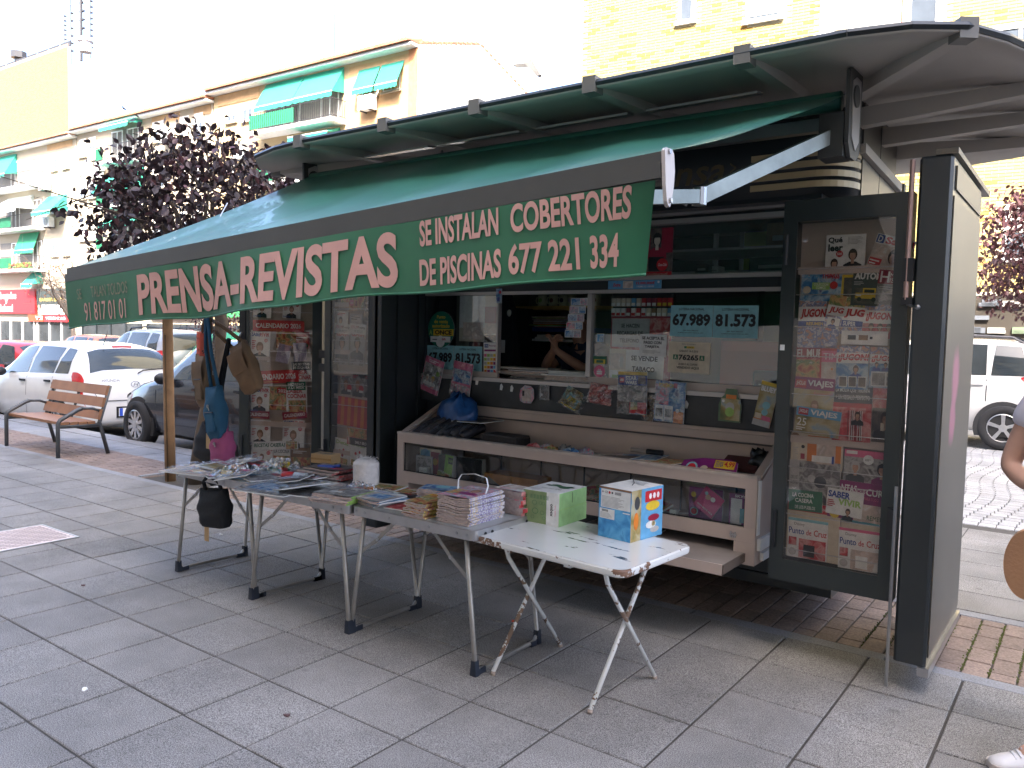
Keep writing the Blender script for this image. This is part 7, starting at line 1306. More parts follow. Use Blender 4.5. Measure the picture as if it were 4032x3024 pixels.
bb = thing('toy_box', 'blue and white toy box with bright side pictures on the white table', 'box', (-1.672, 3.205, WZ+.002), R(-8))
w, d, h = .178, .245, .228; BLU = ramp_mat('blue_brush_print', [(.02, .16, .42), (.05, .28, .58), (.12, .42, .70), (.04, .22, .50)], 16)
mb = MB(); mb.box(-w/2, w/2, -d/2, d/2, 0, h, BLU); mb.build('carton', bb)
mb = MB(); F1 = -d/2-.0005
def rc(mb, x0, x1, z0, z1, y_, m_): mb.face([(x0, y_, z0), (x1, y_, z0), (x1, y_, z1), (x0, y_, z1)], m_)
rc(mb, -w/2+.012, w/2-.004, .135, .218, F1, IK['w']); rc(mb, -w/2+.006, .0, .085, .130, F1, IK['w']); rc(mb, -w/2, w/2, .219, .228, F1, IK['br']); rc(mb, .045, w/2-.006, .122, .127, F1-.0002, IK['w'])
for q in range(9): rc(mb, -w/2+.018, -w/2+.018+.13*(.7+.3*((q*7) % 5)/5), .140+q*.0055, .1425+q*.0055, F1-.0006, IK['lg'])
for q in range(5): rc(mb, -w/2+.010, -w/2+.010+.07*(.7+.3*((q*3) % 4)/4), .090+q*.005, .0925+q*.005, F1-.0006, IK['lg'])
mb.text('CE', (0, F1-.0006, 0), X, Z, -.055, -.040, .200, .210, IK['k'], .01); mb.text('4+', (0, F1-.0006, 0), X, Z, -.072, -.060, .200, .210, IK['k'], .01); mb.disc((-.03, F1-.0006, .205), X, Z, .006, IK['r']); mb.disc((-.015, F1-.0006, .205), X, Z, .005, IK['dg'])
for q in range(7): rc(mb, .0+q*.005, .0025+q*.005, .199, .211, F1-.0006, IK['k'])
for q in range(6): rc(mb, -.07+q*.006, -.066+q*.006, .116, .126, F1-.0006, IK['dg'])
mb.build('back_label', bb)
mb = MB(); S_ = w/2+.0005
def sc_(y0_, y1_, z0, z1, m_, e=0): mb.face([(S_+e, y0_, z0), (S_+e, y1_, z0), (S_+e, y1_, z1), (S_+e, y0_, z1)], m_)
sc_(-d/2, -d/2+.075, 0, h, PIC['land']); sc_(-.045, d/2-.002, .002, h-.002, IK['sky'], .0002); sc_(-.02, .11, .165, .215, IK['r'], .0006); [mb.disc((S_+.001, .02+.03*q, .19), Y, Z, .011, IK['w'], 8, .014) for q in range(3)]
for (y_, z, ry, rz_, m_) in ((.04, .145, .055, .022, 'y'), (.05, .09, .045, .016, 'm'), (.03, .06, .04, .018, 'w'), (.06, .035, .035, .014, 'lg'), (.05, .062, .015, .012, 'y'), (-.08, .17, .02, .03, 'dg'), (-.085, .09, .018, .04, 'o')): mb.disc((S_+.0012, y_, z), Y, Z, ry, IK[m_], 12, rz_)
mb.build('side_print', bb)
mb = MB(); mb.face([(-w/2, -d/2, h+.0004), (w/2, -d/2, h+.0004), (w/2, d/2, h+.0004), (-w/2, d/2, h+.0004)], IK['w']); mb.build('top_panel', bb)
mb = MB(); mb.loft([[(-.04, .05, h+.001), (.05, .02, h+.001)], [(-.05, .09, h+.014), (.04, .06, h+.006)], [(-.06, .07, h+.028), (.03, .09, h+.002)]], FILM, closed=False); mb.tube([(-.05, .07, h+.03), (0, .02, h+.008), (.01, -.01, h+.003)], .002, IK['k'], 4); mb.build('torn_film', bb)
# ================================================================ goods on the grey tables
GZ = TZ+.0025
def mag_pile(label, x, y, n, w, d, th, seed, cov, spec, rz=0., grp='', mess=.006, z0=GZ, edge=None):
    rg = random.Random(seed); z = z0; out = []
    for k in range(n):
        h = th*rg.uniform(.8, 1.2); mb = MB(); N_ = 10; bot, top = [], []
        wob = [rg.uniform(-.002, .002) for _ in range(N_+1)]; sp = edge or PAPER
        for j in range(N_+1):
            u = -w/2+w*j/N_; bow = .004*math.sin(3.1*j/N_*2+k*.05)*min(1, k/6)+wob[j]
            bot.append((u, bow)); top.append((u, bow+h))
        V = [[(u, -d/2, z_) for u, z_ in bot], [(u, d/2, z_) for u, z_ in bot], [(u, d/2, z_) for u, z_ in top], [(u, -d/2, z_) for u, z_ in top]]
        for q in range(4):
            A_q, B_q = V[q], V[(q+1) % 4]; mb.grid([A_q, B_q], cov if q == 2 else PAPER if q != 3 else mat('page_edges', (.45, .36, .34), .8, var=.25, ns=50))
        mb.face([V[0][-1], V[1][-1], V[2][-1], V[3][-1]], sp); mb.face([V[3][0], V[2][0], V[1][0], V[0][0]], PAPER)
        if k == n-1:
            up = MB(); cover(up, w, d, spec); 
            mb.add([(p[0], p[2], h+.004-p[1]) for p in up.v], up.f, IK['w']); base = len(mb.mi)-len(up.f)
            for i, m_ in enumerate(up.mi): mb.mi[base+i] = mb.m(up.mats[m_])
        o = mb.build('magazine'); o.location = (x+rg.gauss(0, mess), y+rg.gauss(0, mess), z); o.rotation_euler.z = rz+rg.gauss(0, mess*3)
        lab = label.split(' ', 1); od = ('lowest', 'second lowest', 'third', 'fourth', 'fifth', 'sixth', 'seventh', 'eighth', 'ninth', 'tenth', 'eleventh', 'twelfth', 'thirteenth', 'fourteenth', 'fifteenth', 'sixteenth', 'seventeenth', 'eighteenth', 'nineteenth', 'twentieth', 'twenty-first', 'twenty-second')[k]
        tag(o, ('topmost ' if k == n-1 else od+' ')+label if k < 2 or k == n-1 else od+' '+lab[0]+' up '+lab[1], lab[0], grp); z += h*1.03
    return z
cell = ramp_mat('glossy_spines', [(.72, .72, .76), (.20, .14, .35), (.70, .70, .74), (.60, .40, .18), (.74, .74, .78)], 9, .3, stretch=(1, 6, .3), per_obj=False)
z1 = mag_pile('magazine in the tall pile by the green box', -2.335, 2.865, 22, .185, .27, .0056, 1, PIC['pale'], [('pic', 0, 0, 1, 1, 'pink'), ('person', .6, .25, .55, 'p', 'br'), ('lines', .06, .80, .7, .93, 2, 'w'), ('lines', .06, .2, .4, .6, 5, 'y')], R(2), 'copies in the tall magazine pile', edge=cell)
z2 = mag_pile('magazine in the red edged pile left of the tall pile', -2.545, 2.80, 11, .13, .20, .0062, 2, PIC['food'], [('pic', 0, 0, 1, .8, 'food'), ('band', 0, .82, 1, 1, 'y'), ('lines', .1, .85, .9, .97, 2, 'r')], R(4), 'copies in the red edged pile', edge=ramp_mat('yellow_spines', [(.7, .68, .6), (.65, .5, .08), (.3, .05, .06), (.72, .7, .66)], 14, .3, stretch=(1, 5, .3), per_obj=False))
z3 = mag_pile('magazine in the pale blue pile behind the tall pile', -2.74, 3.10, 10, .20, .13, .0055, 3, PIC['blue'], [('pic', 0, 0, 1, 1, 'blue'), ('disc', .55, .6, .2, 'lb'), ('lines', .1, .15, .9, .4, 2, 'b')], R(20), 'copies in the pale blue pile', edge=ramp_mat('teal_spines', [(.7, .72, .74), (.10, .35, .40), (.74, .75, .76), (.3, .4, .45)], 14, .3, stretch=(1, 5, .3), per_obj=False))
mag_pile('book in the stack behind the tall magazine pile', -2.27, 3.13, 6, .17, .12, .018, 4, PIC['pink'], [('band', 0, 0, 1, 1, 'w'), ('pic', .1, .3, .95, .95, 'pale'), ('lines', .1, .1, .8, .26, 2, 'pk')], R(-4), 'books beside the green box', .008, edge=PIC['red'])
mag_pile('magazine in the messy white topped pile beside the wrapped pile', -2.90, 2.83, 6, .20, .20, .006, 5, PIC['blue'], [('pic', .0, .0, 1, 1, 'pale'), ('band', .0, .78, 1, 1, 'w'), ('lines', .05, .82, .8, .96, 2, 'b'), ('pic', .3, .2, .9, .7, 'blue')], R(-6), 'copies in the messy white topped pile', .02)
mag_pile('magazine in the wrapped green edged pile', -3.09, 2.74, 5, .24, .20, .008, 6, PIC['pale'], [('pic', 0, 0, 1, 1, 'grey'), ('person', .4, .3, .5, 'w', 'br'), ('lines', .5, .8, .95, .95, 2, 'w')], R(12), 'copies in the wrapped green edged pile', .01, edge=IK['gr'])
mag_pile('magazine in the dark stack under the cardboard box', -3.60, 3.10, 6, .27, .17, .010, 7, PIC['dark'], [('pic', 0, 0, 1, 1, 'dark'), ('band', .6, .2, .95, .4, 'r'), ('lines', .1, .7, .7, .9, 2, 'w')], R(8), 'copies in the dark stack', .012, edge=PIC['red'])
def sheet(name, label, cat, x, y, w, d, bg, spec, rz=0., z=GZ, t=.006, curl=0., wrap=None): 
    return print_thing(name, label, cat, w, d, bg, spec, (x, y, z+t), rz, 0, t=t, flat=True, curl=curl, wrap=wrap)
sheet('magazine', 'black make up magazine with a smiling face lying before the pale blue pile', 'magazine', -2.86, 3.03, .26, .19, 'dark', [('person', .75, .1, .9, 'k', 'k'), ('band', .1, .55, .34, .62, 'r'), ('disc', .2, .8, .05, 'w'), ('lines', .05, .1, .5, .2, 2, 'w')], R(-12))
sheet('magazine', 'brown covered magazine at the back edge of the right grey table', 'magazine', -2.93, 3.14, .22, .13, 'food', [('lines', .1, .7, .8, .9, 2, 'w')], R(10), GZ+.001)
strap_o = thing('strapping_band', 'white plastic strapping band standing up in a loop over the tall magazine pile', 'strap', (-2.335, 2.93, z1)); mb = MB(); P = [(-.085, -.06, .006), (-.09, -.05, .05), (-.075, -.045, .075), (0, -.04, .085), (.075, -.045, .075), (.09, -.05, .04), (.085, -.06, .006)]
for q in range(len(P)-1):
    p0, p1 = Vector(P[q]), Vector(P[q+1]); mb.loft([[p0-Y*.005, p0+Y*.005, p0+Y*.005+Z*.0015, p0-Y*.005+Z*.0015], [p1-Y*.005, p1+Y*.005, p1+Y*.005+Z*.0015, p1-Y*.005+Z*.0015]], WHITE, True, True)
mb.build('band', strap_o)
# twine spool
sp = thing('twine_spool', 'large white spool of plastic twine standing on the middle grey table', 'spool', (-3.30, 3.105, GZ)); mb = MB(); prof = [(.055, 0)]
for k in range(34): z = .004+k*.0044; r = .073+(.0012 if k % 2 else 0)-(max(0, k-27)**2)*.0007-(max(0, 3-k))*.0015; prof.append((r, z))
prof += [(.022, .158), (.018, .150)]
mb.lathe(prof, (0, 0, 0), mat('shiny_twine', (.70, .66, .64), .25, var=.12, ns=30, bump=.8, bs=90), 28); mb.build('winding', sp, True)
rg = random.Random(2); mb = MB()
for k in range(16): a = rg.uniform(0, 6.28); r = rg.uniform(.02, .07); mb.tube([(r*math.cos(a), r*math.sin(a), .150), (r*1.1*math.cos(a+.5), r*1.1*math.sin(a+.5), .166), (r*math.cos(a+1), r*math.sin(a+1), .148)], .0012, mat('shiny_twine', (.70, .66, .64), .25, var=.12, ns=30, bump=.8, bs=90), 4)
mb.build('loose_twine', sp)['kind'] = 'stuff'
def film_heap(name, label, cat, x, y, w, d, h, seed, z=GZ, inside=(), rz=0.):
    rg = random.Random(seed); t = thing(name, label, cat, (x, y, z), rz); n = 15
    if inside:
        for i in range(len(inside)):
            m_, a, b, s, hh = inside[i]; mb = MB(); mb.bbox(a*w-s/2, a*w+s/2, b*d-s*.4, b*d+s*.4, .002+.0015*i, .002+.0015*i+hh, min(.004, hh*.4), m_); mb.build('content', t)
    G = []
    for i in range(n+1):
        row = []
        for j in range(n+1):
            u, v = i/n-.5, j/n-.5; e = max(0, 1-(2*max(abs(u), abs(v)))**3); row.append((w*u*1.02+rg.uniform(-.006, .006), d*v*1.02+rg.uniform(-.006, .006), .002+h*e*rg.uniform(.35, 1.0)))
        G.append(row)
    mb = MB(); mb.grid(G, film('crinkled_film', .34, .08)); mb.build('film', t); return t
film_heap('toy_bag', 'clear plastic bag of small coloured toys on the left grey table', 'toy bag', -4.06, 2.80, .27, .24, .075, 3, inside=((IK['sky'], .1, -.1, .20, .004), (IK['o'], -.15, .1, .05, .05), (IK['r'], -.02, .18, .04, .045), (IK['w'], .06, .05, .05, .04), (IK['k'], .12, .22, .04, .05), (IK['y'], -.2, -.15, .06, .02), (IK['gr'], -.3, 0, .05, .02), (IK['pk'], .2, -.05, .05, .03)), rz=R(15))
film_heap('toy_bag', 'clear crinkled plastic bag with green toys at the back of the left grey table', 'toy bag', -4.02, 3.06, .25, .20, .085, 4, inside=((IK['g'], 0, 0, .12, .02), (IK['y'], .1, .1, .05, .05), (IK['w'], -.2, .05, .06, .03), (IK['r'], .2, -.1, .05, .02)), rz=R(5))
film_heap('plastic_wrapper', 'loose clear plastic wrapper beside the twine spool', 'wrapper', -3.20, 2.97, .18, .15, .055, 6, inside=((IK['r'], -.1, 0, .12, .006), (IK['b'], -.2, -.2, .08, .006), (IK['o'], .25, .1, .05, .02)))
sheet('magazine', 'white plastic wrapped magazine at the front left corner of the left grey table', 'magazine', -4.36, 2.72, .34, .28, 'pale', [('pic', .1, .1, .9, .9, 'pale'), ('pic', .4, .2, .7, .5, 'food'), ('lines', .1, .75, .6, .92, 2, 'r')], R(14), wrap=.02)
sheet('magazine', 'second wrapped white magazine overlapping behind it on the left grey table', 'magazine', -4.40, 2.93, .30, .26, 'w', [('pic', .1, .05, .9, .7, 'grey'), ('disc', .6, .7, .07, 'r')], R(25), GZ+.004, wrap=.025, curl=-.05)
sheet('magazine', 'dark red magazine at the back left of the left grey table', 'magazine', -4.25, 3.12, .34, .16, 'm', [('pic', .1, .1, .6, .8, 'dark'), ('lines', .55, .5, .95, .8, 2, 'w')], R(4))
sheet('magazine', 'dark covered magazine under the clear toy bag on the left grey table', 'magazine', -4.19, 2.76, .28, .2, 'dark', [('band', .1, .1, .9, .2, 'r')], R(-20), GZ-.001)
sheet('magazine', 'large grey plastic wrapped magazine at the front of the middle grey table', 'magazine', -3.55, 2.67, .36, .26, 'grey', [('pic', .05, .3, .6, .95, 'blue'), ('band', .5, .55, .9, .8, 'lg'), ('lines', .55, .6, .85, .75, 2, 'k')], R(10), wrap=.012)
sheet('magazine', 'second grey wrapped magazine to the right of the large one on the middle table', 'magazine', -3.30, 2.76, .26, .25, 'grey', [('pic', .05, .05, .95, .8, 'dark'), ('lines', .1, .82, .8, .95, 2, 'w')], R(14), GZ+.003, wrap=.012)
sheet('magazine', 'pale open magazine on the middle table before the dark stack', 'magazine', -3.42, 2.95, .30, .16, 'w', [('lines', .08, .1, .46, .9, 9, 'lg'), ('pic', .54, .2, .94, .9, 'pale')], R(6))
for i, (x, y, w_, d_, c, rz, dz, lb, sp_) in enumerate((
    (-4.44, 3.07, .22, .17, 'blue', 12, .001, 'blue covered magazine at the back left corner of the left grey table', [('band', 0, .8, 1, 1, 'w')]),
    (-4.22, 2.96, .24, .18, 'food', -8, .012, 'food magazine in the middle of the left grey table', [('band', 0, .78, 1, 1, 'r')]),
    (-4.00, 2.74, .20, .15, 'pale', 30, .009, 'pale pattern booklet under the clear toy bag front edge', [('band', .1, .1, .9, .3, 'sky')]),
    (-3.86, 3.10, .18, .20, 'red', 3, .002, 'red magazine at the right back of the left grey table', [('person', .5, .05, .7, 'w')]),
    (-3.86, 2.83, .17, .22, 'grey', -14, .004, 'grey magazine bridging the left and middle tables', [('band', 0, .82, 1, 1, 'm')]),
    (-3.68, 2.86, .24, .17, 'dark', 22, .009, 'dark magazine with a white band left on the middle table', [('band', .05, .6, .95, .8, 'w')]),
    (-3.62, 3.00, .20, .14, 'pink', -6, .012, 'pink magazine just in front of the dark stack', [('band', 0, .75, 1, 1, 'w')]),
    (-3.16, 3.12, .20, .16, 'food', 15, .001, 'brown cookery magazine behind the loose wrapper on the middle table', [('band', 0, .8, 1, 1, 'c')]),
    (-3.42, 2.74, .20, .26, 'pale', -20, .016, 'pale magazine lying across the two grey wrapped ones', [('person', .5, .05, .6, 'lb')]),
    (-3.06, 2.95, .19, .15, 'dark', -25, .004, 'dark magazine with orange spots right of the loose wrapper', [('disc', .3, .5, .12, 'o'), ('disc', .6, .4, .1, 'r')]),
    (-2.72, 2.86, .17, .21, 'red', 8, .001, 'red magazine between the messy pile and the red edged pile', [('band', 0, .8, 1, 1, 'y')]),
    (-2.62, 3.03, .18, .14, 'dark', -30, .003, 'black magazine with a red lipstick picture beside the pale blue pile', [('band', .2, .4, .6, .5, 'r')]),
    (-2.46, 3.10, .20, .16, 'blue', 6, .001, 'blue magazine behind the tall pile on the right grey table', [('band', 0, .8, 1, 1, 'w')]),
    (-4.30, 2.84, .30, .20, 'w', -4, .016, 'shiny wrapped white magazine over the front ones on the left table', [('pic', .1, .1, .9, .7, 'land'), ('lines', .1, .78, .7, .92, 2, 'r')]))):
    sheet('magazine', lb, 'magazine', x, y, w_, d_, c, sp_, R(rz), GZ+dz, t=.006, curl=(-.03, 0, -.05)[i % 3], wrap=(.014 if i % 3 != 1 else None))
t = thing('glue_tube', 'white and red plastic tube lying on the middle grey table', 'tube', (-3.74, 2.935, GZ+.022), R(14)); mb = MB(); mb.lathe([(.012, -.07), (.022, -.055), (.022, .02)], (0, 0, 0), mat('red_plastic', (.55, .03, .04), .35), 14, (1, 0, 0)); mb.build('grip', t, True); mb = MB(); mb.lathe([(.0225, .0), (.0225, .08), (.012, .088)], (.021, 0, 0), WHITE, 14, (1, 0, 0)); mb.build('barrel', t, True)
t = thing('cardboard_box', 'small brown cardboard box with a printed lid on the dark magazine stack', 'box', (-3.78, 3.22, GZ+.062), R(14)); mb = MB(); mb.bbox(-.075, .075, -.05, .05, 0, .055, .003, KRAFT); mb.build('carton', t); mb = MB(); mb.box(-.074, .074, -.0515, -.0505, .02, .032, mat('brown_tape', (.30, .17, .06), .3)); [mb.box(-.05+.013*q, -.042+.013*q, -.015, .015, .0552, .0558, IK['k']) for q in range(8)]; mb.build('print', t)
t = thing('blue_pouch', 'blue plastic pouch lying on the dark magazine stack', 'pouch', (-3.62, 3.10, GZ+.064), R(8)); mb = MB(); mb.loft([[(-.06, -.03, 0), (.06, -.02, 0), (.06, .03, 0), (-.06, .03, 0)], [(-.055, -.025, .012), (.055, -.015, .02), (.05, .025, .012), (-.05, .025, .01)]], mat('blue_vinyl', (.02, .08, .42), .3), True, True); mb.build('body', t); mb = MB(); mb.tube([(.05, 0, .012), (.085, .01, .016)], .008, mat('blue_vinyl', (.02, .08, .42), .3), 8); mb.build('cap', t)
# ================================================================ bags hanging at the left end of the awning
def bag(name, label, loc, w, d, h, mt, strap, seed, tilt=0., flap=False, pocket=False, lean=0., rz=0., squash=.55, buckle=None):
    rg = random.Random(seed); t = thing(name, label, 'bag', loc, rz); rings = []; n = 18
    for i in range(11):
        f = i/10; ww = w/2*(squash+(1-squash)*math.sin(math.pi*min(1, .12+.70*f)))*(1 if f < .93 else .92); dd = d/2*(.18+.82*math.sin(math.pi*min(1, .16+.66*f))); z = -h*f; x = lean*f; row = []
        for j in range(n):
            a_ = 2*math.pi*j/n; ca, sa = math.cos(a_), math.sin(a_); p = .55; row.append((x+ww*math.copysign(abs(ca)**p, ca)*(1+rg.uniform(-.015, .015)), dd*math.copysign(abs(sa)**p, sa)+.006*math.sin(f*14+j), z+.10*h*abs(ca)**2*(f < .05)))
        rings.append(row)
    rings.append([(q[0]*.75+lean*.25, q[1]*.6, -h*1.03) for q in rings[-1]])
    mb = MB(); mb.loft(rings, mt, True, True); bd = mb.build('body', t, True)
    for S in strap: mb = MB(); mb.tube([Vector(p)-Vector(loc) for p in S], .013, mt, 6); mb.build('strap', t, True)
    if flap: mb = MB(); mb.grid([[(w*.40*(j/4-.5)*2*.98+lean*i*.12, -d*.40-.012-.008*i*(1-i/4), -.03-h*.12*i) for j in range(5)] for i in range(5)], mt); mb.build('flap', t, True)
    if pocket:
        mb = MB(); mb.bbox(-w*.28, w*.28, -d*.56, -d*.40, -h*.86, -h*.46, .012, mt); mb.build('pocket', t)
        mb = MB(); mb.tube([(-w*.26, -d*.57, -h*.45), (w*.26, -d*.57, -h*.46)], .004, BLACK, 5); mb.build('zip', t)
    if buckle:
        mb = MB(); mb.lathe([(.010, 0), (.010, .006), (.005, .006), (.005, 0)], (.0, -d*.55, -h*.32), STEEL, 10, (0, -1, 0)); mb.tube([(0, -d*.56, -h*.33), (.01, -d*.57, -h*.42)], .004, STEEL, 5); mb.build('buckle', t)
    t.rotation_euler.y = tilt; return t
HK = Vector((-4.72, 3.06, 2.10)); CLO = lambda n, c: mat(n, c, .85, var=.18, ns=9, bump=.7, bs=60)
ch = thing('hanging_chain', 'steel chain with an S hook hanging from the left end of the awning', 'chain', HK)
mb = MB()
for k in range(44):
    z = -.02*k; q = (k % 2)*math.pi/2; c_, s_ = math.cos(q)*.007, math.sin(q)*.007; mb.tube([(c_, s_, z), (c_, s_, z-.024), (-c_, -s_, z-.024), (-c_, -s_, z), (c_, s_, z)], .0022, STEEL, 4)
mb.build('chain_links', ch)['kind'] = 'stuff'
mb = MB(); mb.tube([(0, 0, .0), (0, .02, .12), (0, .10, .26)], .004, STEEL, 5); mb.build('hook', ch)
TAN = CLO('khaki_canvas', (.19, .125, .075)); TAN2 = CLO('tan_canvas', (.22, .13, .07)); BLUEC = CLO('blue_canvas', (.022, .095, .17)); PINKC = CLO('pink_leather', (.34, .07, .17)); BLKC = CLO('black_nylon_bag', (.010, .011, .014)); NAVY = CLO('navy_strap', (.02, .03, .06))
bag('shoulder_bag', 'khaki canvas shoulder bag with zip pockets, left one in the hanging bunch', (-4.84, 3.06, 1.33), .15, .10, .33, TAN, [[(-4.87, 3.06, 1.36), (-4.80, 3.05, 1.55), (-4.73, 3.06, 1.64), (-4.76, 3.07, 1.5), (-4.80, 3.07, 1.36)]], 1, R(-6), True, True)
bag('messenger_bag', 'tan messenger bag hanging slanted at the right of the bunch', (-4.50, 3.10, 1.40), .21, .09, .31, TAN2, [[(-4.56, 3.10, 1.42), (-4.66, 3.09, 1.55), (-4.71, 3.08, 1.62)], [(-4.46, 3.12, 1.42), (-4.62, 3.10, 1.60), (-4.70, 3.08, 1.68)]], 2, R(-22), True, False, .05)
bag('shoulder_bag', 'petrol blue canvas bag hanging in the middle of the bunch', (-4.62, 3.0, 1.12), .18, .10, .31, BLUEC, [[(-4.65, 3.0, 1.12), (-4.68, 3.0, 1.40), (-4.69, 3.03, 1.66)], [(-4.57, 3.0, 1.12), (-4.62, 3.0, 1.36), (-4.68, 3.03, 1.68)]], 3, R(-8), False, True, buckle=True)
bag('handbag', 'pink handbag with a metal clasp at the bottom of the bunch', (-4.555, 3.02, .845), .19, .11, .20, PINKC, [[(-4.60, 3.02, .84), (-4.62, 3.03, 1.0), (-4.60, 3.03, 1.05)], [(-4.51, 3.02, .84), (-4.54, 3.03, 1.0), (-4.59, 3.03, 1.06)]], 4, R(0), False, False, 0, 0, .8, True)
bag('tote_bag', 'black nylon bag hanging low at the left of the bunch, its straps spread', (-4.83, 3.12, .84), .24, .10, .24, BLKC, [[(-4.92, 3.12, .84), (-4.85, 3.11, 1.0), (-4.80, 3.10, 1.16), (-4.74, 3.08, 1.5)], [(-4.76, 3.12, .84), (-4.75, 3.11, 1.0), (-4.76, 3.10, 1.16), (-4.73, 3.08, 1.5)]], 5, R(14), False, False, -.03, 0, .7)
bag('handbag', 'black handbag with a brown tag hanging below the leftmost grey table', (-4.19, 2.72, .555), .27, .11, .21, BLKC, [[(-4.27, 2.72, .55), (-4.26, 2.70, .61), (-4.20, 2.69, .645)], [(-4.11, 2.72, .55), (-4.10, 2.70, .61), (-4.16, 2.69, .645)], [(-4.27, 2.73, .62), (-4.19, 2.71, .60), (-4.11, 2.73, .62)]], 6, R(-6), False, False, 0, 0, .75)
def card_tag(name, label, loc, w, h, mt, texts, rz=0., ry=0.):
    t = thing(name, label, 'tag', loc, rz); mb = MB(); mb.box(-w/2, w/2, 0, .002, -h, 0, mt); mb.build('card', t); mb = MB(); mb.tube([(0, .001, 0), (.01, .001, .03)], .001, PAPER, 4); mb.build('string', t)
    for s_, z0, z1, x0, x1 in texts: mb = MB(); mb.text(s_, (0, -.0006, 0), X, Z, x0*w, x1*w, -h+z0*h, -h+z1*h, IK['k'], .01); mb.build('lettering', t)
    t.rotation_euler.y = ry
M_ORT = mat('orange_card', (.78, .13, .08), .6)
card_tag('price_card', 'bright orange price card facing forward on the hanging bags', (-4.795, 3.0, 1.50), .058, .15, M_ORT, (('BANDOLERA', .66, .74, -.4, .4), ('9,', .10, .26, -.2, .15)))
card_tag('price_card', 'second orange price card seen edge on beside the chain', (-4.745, 3.0, 1.49), .05, .15, M_ORT, (('9', .1, .26, -.2, .2),), R(50))
card_tag('cardboard_tag', 'brown cardboard tag hanging between the black and pink bags', (-4.69, 3.0, .83), .045, .10, KRAFT, ())
card_tag('cardboard_tag', 'brown cardboard tag hanging under the black handbag below the table', (-4.235, 2.70, .345), .045, .095, KRAFT, ())
# ================================================================ people
SKIN = mat('skin', (.46, .25, .17), .5, var=.08, ns=12); SKIN2 = mat('skin_fair', (.52, .30, .22), .5, var=.08, ns=12)
def skin_body(name, parent, joints, edges, radii, mt, sub=2):
    me = bpy.data.meshes.new(name); me.from_pydata([tuple(j) for j in joints], edges, []); me.materials.append(mt); o = bpy.data.objects.new(name, me); COL.objects.link(o); o.parent = parent
    md = o.modifiers.new('skin', 'SKIN'); md.use_smooth_shade = True
    for i, r in enumerate(radii): sv_ = me.skin_vertices[0].data[i]; sv_.radius = r if hasattr(r, '__len__') else (r, r); sv_.use_root = (i == 0)
    s = o.modifiers.new('sub', 'SUBSURF'); s.levels = sub; s.render_levels = sub; return o
def body_from(name, parent, chains, mt, sub=2):
    """chains of (point, radius); the first point of a later chain may be the index name of an existing joint"""
    J, E, Rr, idx = [], [], [], {}
    for ch in chains:
        prev = None
        for item in ch:
            if isinstance(item, str): prev = idx[item]; continue
            key, p, r = item; J.append(p); Rr.append(r); k = len(J)-1; idx[key] = k
            if prev is not None: E.append((prev, k))
            prev = k
    return skin_body(name, parent, J, E, Rr, mt, sub)
def hand_chains(pref, wrist, d, side, up, curl=.5, size=1.):
    """palm and five fingers leaving joint `wrist`; d forward, side towards the thumb, up out of the back of the hand"""
    d, side, up = Vector(d).normalized(), Vector(side).normalized(), Vector(up).normalized(); w = Vector(wrist); s = size; ch = []
    palm = w+d*.055*s; ch.append([pref+'w', (pref+'palm', palm, (.030*s, .017*s))])
    for i, (o_, L_) in enumerate(((.030, .068), (.010, .078), (-.010, .072), (-.029, .056))):
        b_ = palm+d*.032*s+side*o_*s; L_ *= s; c1 = d*math.cos(curl*.7)-up*math.sin(curl*.7); c2 = d*math.cos(curl*1.7)-up*math.sin(curl*1.7)
        ch.append([pref+'palm', (pref+'k%d' % i, b_, .0098*s), (pref+'m%d' % i, b_+c1*L_*.5, .0088*s), (pref+'t%d' % i, b_+c1*L_*.5+c2*L_*.5, .0072*s)])
    tb = w+d*.025*s+side*.030*s; ch.append([pref+'palm', (pref+'t0_', tb+side*.008*s, .012*s), (pref+'t1_', tb+side*.028*s+d*.030*s-up*.012*s, .0095*s), (pref+'t2_', tb+side*.026*s+d*.056*s-up*.024*s, .008*s)]); return ch
def head_mesh(t, c, r, face, skin, hair, short=True, name='hair'):
    """hair cap, ears, eyes, brows, nose and mouth set on the head centred at c looking along face"""
    f = Vector(face).normalized(); s = f.cross(Z).normalized(); c = Vector(c)
    mb = MB(); rings = []
    for i in range(8):
        th = math.pi*.52*(1-i/7.2); row = []
        for j in range(18):
            a = 2*math.pi*j/18; dirn = f*math.cos(a)+s*math.sin(a); back = .5-.5*math.cos(a); tt = min(math.pi*.66, th*(.72+.62*back)); row.append(c+dirn*(r*1.0*math.sin(tt)*1.04)+Z*(r*1.16*math.cos(tt))+Z*.012)
        rings.append(row)
    mb.loft(rings, hair, True, True); mb.build(name, t, True)
    e = MB()
    for sg in (-1, 1):
        e.ball(c+f*r*.88+s*sg*r*.34+Z*.004, (.010, .010, .008), WHITE, 8, 6); e.ball(c+f*r*.96+s*sg*r*.34+Z*.004, (.006, .006, .006), BLACK, 8, 6)
    o = e.build('eyes', t, True)
    e = MB()
    for sg in (-1, 1): e.tube([c+f*r*.90+s*sg*r*.16+Z*.020, c+f*r*.93+s*sg*r*.36+Z*.027, c+f*r*.82+s*sg*r*.54+Z*.020], .004, hair, 5)
    e.build('eyebrows', t)
    e = MB(); e.tube([c+f*r*.84+s*r*-.26-Z*.055, c+f*r*.93-Z*.053, c+f*r*.84+s*r*.26-Z*.055], .006, mat('lips', (.34, .12, .10), .5), 6); e.build('mouth', t, True)
